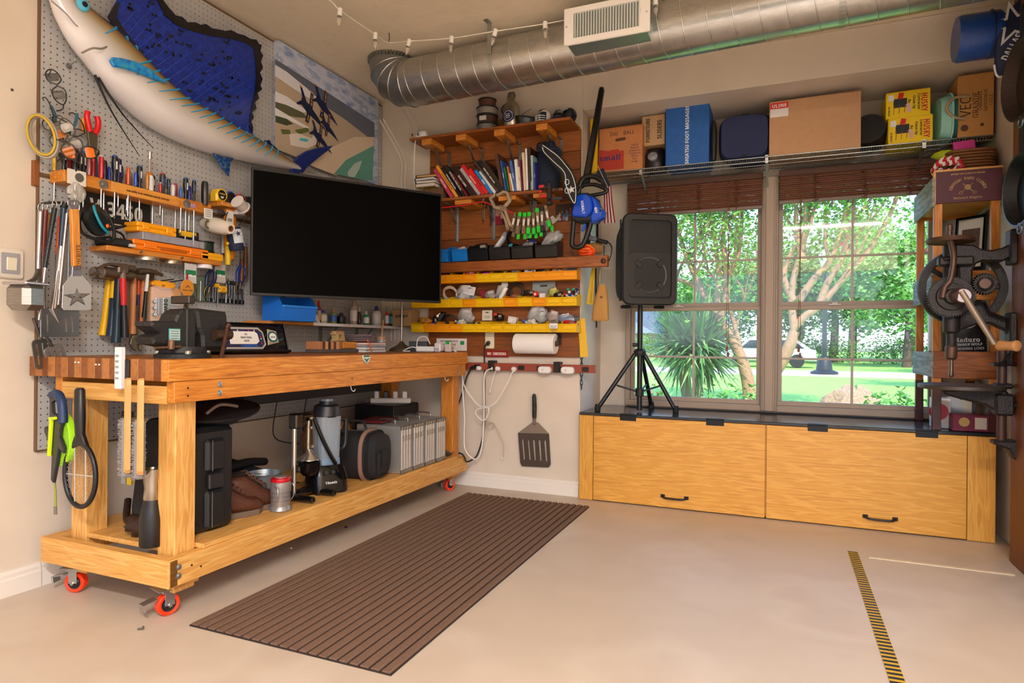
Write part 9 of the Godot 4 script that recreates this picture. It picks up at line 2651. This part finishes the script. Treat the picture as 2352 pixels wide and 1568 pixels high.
func branch(st: SurfaceTool,a: Vector3,d: Vector3,r: float,depth: int,tips: Array) -> void:
	var l := (0.5 + 0.35 * rng.randf()) * (0.55 + 0.2 * depth)
	var m := a + d * l * 0.5 + V(rng.randf_range(-0.06,0.06),0,rng.randf_range(-0.06,0.06)) * l
	var e := a + d * l + V(rng.randf_range(-0.1,0.1),0.0,rng.randf_range(-0.1,0.1)) * l
	add_tube(st,cr([a,m,e],3),r,6,r * 0.66)
	tips.append(e)
	if depth > 0:
		for i in 2 + (rng.randi() % 2):
			var nd := (d + V(rng.randf_range(-0.75,0.75),rng.randf_range(0.0,0.5),rng.randf_range(-0.75,0.75))).normalized()
			branch(st,e,nd,r * 0.62,depth - 1,tips)


func leaves(par: Node3D,n: String,at: Array,count: int,spread: float,size: float,cols: Array) -> void:
	var q := begin(-1)
	quad(q,V(-0.5,0,0),V(0,-0.12,0.28),V(0.5,0,0),V(0,-0.12,-0.28))
	var mm := MultiMesh.new()
	mm.transform_format = MultiMesh.TRANSFORM_3D
	mm.use_colors = true
	mm.mesh = done(q)
	mm.instance_count = count
	for i in count:
		var p: Vector3 = at[rng.randi() % at.size()]
		var off := V(rng.randfn(),rng.randfn(),rng.randfn()) * spread * 0.55
		var s := size * rng.randf_range(0.6,1.3)
		mm.set_instance_transform(i,Transform3D(Basis.from_euler(V(rng.randf_range(-1,1),rng.randf() * TAU,rng.randf_range(-1,1))).scaled(V(s,s,s)),p + off))
		mm.set_instance_color(i,Color(cols[rng.randi() % cols.size()]).srgb_to_linear())
	var o := MultiMeshInstance3D.new()
	o.name = n
	o.multimesh = mm
	if not mc.has("leaf"):
		var m := StandardMaterial3D.new()
		m.vertex_color_use_as_albedo = true
		m.roughness = 0.6
		m.backlight_enabled = true
		m.backlight = Color(0.5,0.5,0.3)
		m.cull_mode = BaseMaterial3D.CULL_DISABLED
		mc["leaf"] = m
	o.material_override = mc["leaf"]
	o.set_meta("kind","stuff")
	par.add_child(o,true)


func outdoors() -> void:
	var gy := -0.2
	rng.seed = 11
	S("ground",BS([[5,gy - 0.15,-60,160,0.3,118.6]],0),N("lawn",["7fa83c","9cc458","8cb648","a8cc64"],V(0.25,0.25,0.25),0.9,0.04,2,true,0.3))
	S("pavement",BS([[0,gy + 0.015,-25,140,0.03,5.0]],0.004),M("d8d4cc",0.8))
	S("driveway",BS([[-18,gy + 0.012,-40,16,0.024,26]],0.004),M("c8c4bc",0.8))
	var green := ["3f7a24","5c9a34","4c8a2c","76b048","8cc05c"]
	var bark := N("bark_smooth",["8a6248","b08a6c","a07658","c09c80"],V(2,0.8,2),0.8,0.03,4,true,0.2)
	# two crape myrtles close to the window
	var left := [[V(2.214,-0.127,-9),V(2.18,0.246,-9),V(2.075,0.66,-9),V(1.889,1.076,-9),V(1.67,1.43,-9)],[V(1.67,1.43,-9),V(1.381,1.926,-9),V(1.086,2.534,-9),V(0.871,3.149,-9),V(0.696,3.769,-9)],[V(1.67,1.43,-9),V(1.61,1.836,-9),V(1.622,2.429,-9),V(1.535,3.111,-9),V(1.407,3.886,-9)],[V(1.67,1.43,-9),V(1.771,1.918,-9),V(1.8,2.254,-9),V(1.941,2.585,-9),V(2.017,2.917,-9),V(2.051,3.583,-9)],[V(1.769,2.087,-9),V(1.766,2.508,-9),V(1.697,3.102,-9),V(1.757,3.689,-9)],[V(1.381,1.926,-9),V(1.131,2.146,-9),V(0.81,2.284,-9)],[V(2.075,0.66,-9),V(1.951,1.244,-9),V(1.804,1.833,-9)]]
	var right := [[V(2.601,0.446,-8.5),V(2.766,0.702,-8.5),V(2.907,1.001,-8.5),V(2.97,1.236,-8.5)],[V(2.97,1.236,-8.5),V(2.924,1.704,-8.5),V(2.949,2.172,-8.5),V(3.107,2.788,-8.5),V(3.138,3.407,-8.5),V(3.063,3.878,-8.5)],[V(2.97,1.298,-8.5),V(3.152,1.507,-8.5),V(3.361,1.659,-8.5),V(3.633,1.999,-8.5),V(4.098,2.587,-8.5),V(4.42,3.165,-8.5),V(4.545,3.525,-8.5)],[V(3.361,1.659,-8.5),V(3.496,2.079,-8.5),V(3.698,2.453,-8.5),V(3.796,2.904,-8.5),V(3.826,3.432,-8.5)],[V(2.952,1.782,-8.5),V(2.791,2.177,-8.5),V(2.846,2.488,-8.5),V(3.001,2.794,-8.5)],[V(3.044,1.78,-8.5),V(3.287,2.162,-8.5),V(3.527,2.46,-8.5),V(3.727,3.06,-8.5),V(3.791,3.586,-8.5)],[V(3.11,2.478,-8.5),V(3,2.949,-8.5),V(2.981,3.496,-8.5)]]
	for q in [[left,"tan barked myrtle tree whose slanting trunk stands in the left window"],[right,"tan barked myrtle tree forking low behind the right window"]]:
		var o := T("myrtle_tree",q[1],"tree",V0)
		var tips := []
		var k := 0
		for path in q[0]:
			P(o,"trunk" if k == 0 else "limb",W(cr(path,4),0.13 if k == 0 else 0.07,8,0.085 if k == 0 else 0.03),bark)
			if k > 0:
				var st := begin()
				for j in [0.55,0.75,1.0]:
					var a: Vector3 = path[mini(path.size() - 1,int(j * path.size()))]
					branch(st,a,V(rng.randf_range(-0.5,0.5),0.9,rng.randf_range(-0.4,0.4)).normalized(),0.035,2,tips)
				P(o,"twigs",done(st),bark)
			k += 1
		leaves(o,"foliage",tips,8500,0.75,0.095,["4f8a28","6ca43c","88bc50","5a9430","a0cc68"])
		leaves(o,"blossoms",tips,160,0.8,0.09,["d8487c","e8709c","c83068"])
	# round headed yucca
	var o := T("yucca_plant","round spiky yucca clump on a short trunk outside the left window","plant",V(1.166,-0.003,-9) * V(1,0,1) + V(0,gy,0))
	P(o,"trunk",W([V(0,0,0),V(-0.05,0.5,0),V(0.0,0.95,0)],0.2,12,0.26),N("yuccat",["5c4c40","8a7866","70604f"],V(5,5,5),0.95,0.05,3,true,0.8))
	for kk in 3:
		var st := begin()
		for i in 480:
			var d := V(rng.randfn(),rng.randfn() * 0.85 + 0.35,rng.randfn()).normalized()
			var c := V(0,1.05,0) + V(rng.randf_range(-0.25,0.25),rng.randf_range(-0.1,0.3),rng.randf_range(-0.25,0.25))
			var l := rng.randf_range(0.7,1.12)
			var s := d.cross(V(0,1,0.1)).normalized() * 0.03
			var m := c + d * l * 0.5
			var e := c + d * l + V(0,-0.12 * l if d.y < 0.4 else 0.0,0)
			quad(st,c - s,c + s,m + s,m - s)
			tri(st,m - s,m + s,e)
		P(o,"blades",done(st),M(["3c6a34","5c8c48","86a868"][kk],0.45)).set_meta("kind","stuff")
	# boulder,lamp post,house,car
	o = T("boulder","tan boulder on the lawn under the right window","boulder",V(3.749,0.112,-7) * V(1,0,1) + V(0,gy + 0.1,0))
	P(o,"rock",blob(V(0.82,0.92,0.7),0.16,8,18),N("rock",["8a6a50","b8967a","a07e62","c8aa90"],V(2,2,2),0.9,0.03,6,false,1.5))
	o = T("lamp_post","black street lamp post beside the far pavement","lamp post",V(4.332,0.259,-24) * V(1,0,1) + V(0,gy,0))
	P(o,"base",L([0,0,0.5,0,0.5,0.12,0.3,0.2,0.26,0.5,0.16,0.7,0,0.7],16),M("22262c",0.5))
	P(o,"pole",C(0.1,3.6,10,0.07),M("22262c",0.5),V(0,0.6,0))
	P(o,"lantern",L([0,4.2,0.12,4.2,0.25,4.7,0.1,4.9,0,5.0],10),M("c8ccd0",0.3))
	o = T("grey_house","single storey house with a blue grey roof behind the yucca","house",V(-17,gy,-62))
	P(o,"walls",BS([[0,1.05,0,30,2.1,10]],0.02),M("b89c88",0.8))
	P(o,"roof",X(pv([-16000,0,16000,0,9000,2400,-9000,2400]),12.0,0.0),N("roofm",["56627a","6e7a90","626e84"],V(1,1,1),0.85,0.03,3),V(0,2.1,-6))
	P(o,"gable",X(pv([-3000,0,3000,0,0,1700]),1.0,0.0),M("8a94a4",0.8),V(6,2.1,5.4))
	P(o,"window",BS([[3,1.6,5.02,1.6,1.2,0.06],[-3,1.6,5.02,1.6,1.2,0.06]],0.01),M("4a5460",0.2))
	o = T("parked_car","white parked estate car beyond the pavement between the trees","car",V(1.194,0.409,-32) * V(1,0,1) + V(0.9,gy,0))
	P(o,"body",X(pv([-2300,350,-2250,800,-1500,950,-900,1480,1300,1500,2050,950,2280,900,2300,350]),1.7,0.12),M("e2e4e8",0.3),V(0,0,-0.85))
	P(o,"side_glass",X(pv([-1300,980,-820,1400,1200,1420,1750,980]),0.03),M("2c343c",0.1),V(0,0,0.84))
	for x in [-1.4,1.4]:
		P(o,"wheel",L([0,-0.1,0.33,-0.1,0.35,0,0.33,0.1,0,0.1],20),M("1c1c1e",0.6),V(x,0.35,0.8),V(90,0,0))
	# trees across the road
	var far := [[-15,-40,4.5,0],[-6,-56,6.0,1],[-1.5,-48,7.5,1],[2.5,-40,7.0,0],[6.0,-44,8.5,2],[9.0,-36,7.0,1],[11.5,-27,6.2,2],[8.0,-54,10.0,0],[16,-40,10.0,1],[7.6,-17,3.6,2],[4.2,-60,10.0,1],[12.5,-56,12.0,2]]
	for i in far.size():
		var q: Array = far[i]
		o = T("shade_tree","leafy %s tree across the lawn, %s" % [["dark green","mid green","pale green"][q[3]],["behind the loudspeaker","over the house roof end","left of the mullion","behind the lamp post","right of the lamp post","filling the right panes","tall and farthest right of the lamp","at the far right edge","small and nearest at right","deep behind the lamp lantern","pale and tall in the far distance","palest and farthest at the right"][i]],"tree",V(q[0],gy,q[1]))
		var h: float = q[2]
		P(o,"trunk",W([V0,V(0.1,h * 0.3,0),V(0,h * 0.62,0)],h * 0.035,8,h * 0.02),M("5c4a3c",0.9))
		var at := []
		for j in 26:
			at.append(V(rng.randfn() * h * 0.24,h * 0.68 + rng.randfn() * h * 0.17,rng.randfn() * h * 0.2))
		leaves(o,"crown",at,6500,h * 0.15,h * 0.045,[["2f5c20","447a2c","5a9038","3a6a28"],["4c8430","6ca444","88bc58","5a9438"],["6c9c44","92c068","aad080","84b45c"]][q[3]])
	for i in 6:
		o = T("garden_hedge","clipped hedge shrub along the far property line, %s of six" % ["first","second","third","fourth","fifth","last"][i],"shrub",V(-7 + i * 4.2,gy,-50 + i * 2),V0,"hedge across the lawn")
		leaves(o,"foliage",[V(-1.4,0.6,0),V(0,0.8,0),V(1.4,0.6,0),V(0.6,0.9,0.3),V(-0.7,1.0,0)],1700,0.9,0.2,green)
	for i in 5:
		var p: Vector3 = [V(1.114,0.102,-5),V(2.041,0.176,-5),V(2.451,0.166,-5),V(3.969,0.292,-5),V(4.176,0.275,-5)][i]
		o = T("border_plant","small leafy border plant under the window, %s" % ["with pink flowers by the tripod","in front of the yucca","at the left tree's foot","right of the boulder","with long pale blades at the right"][i],"plant",V(p.x,gy,p.z))
		leaves(o,"leaves",[V(0,0.3,0),V(0.1,0.42,0),V(-0.12,0.38,0)],260,0.2,0.09,green)
		if i == 0:
			leaves(o,"flowers",[V(0,0.5,0)],24,0.15,0.06,["d0407c","e0609c"])
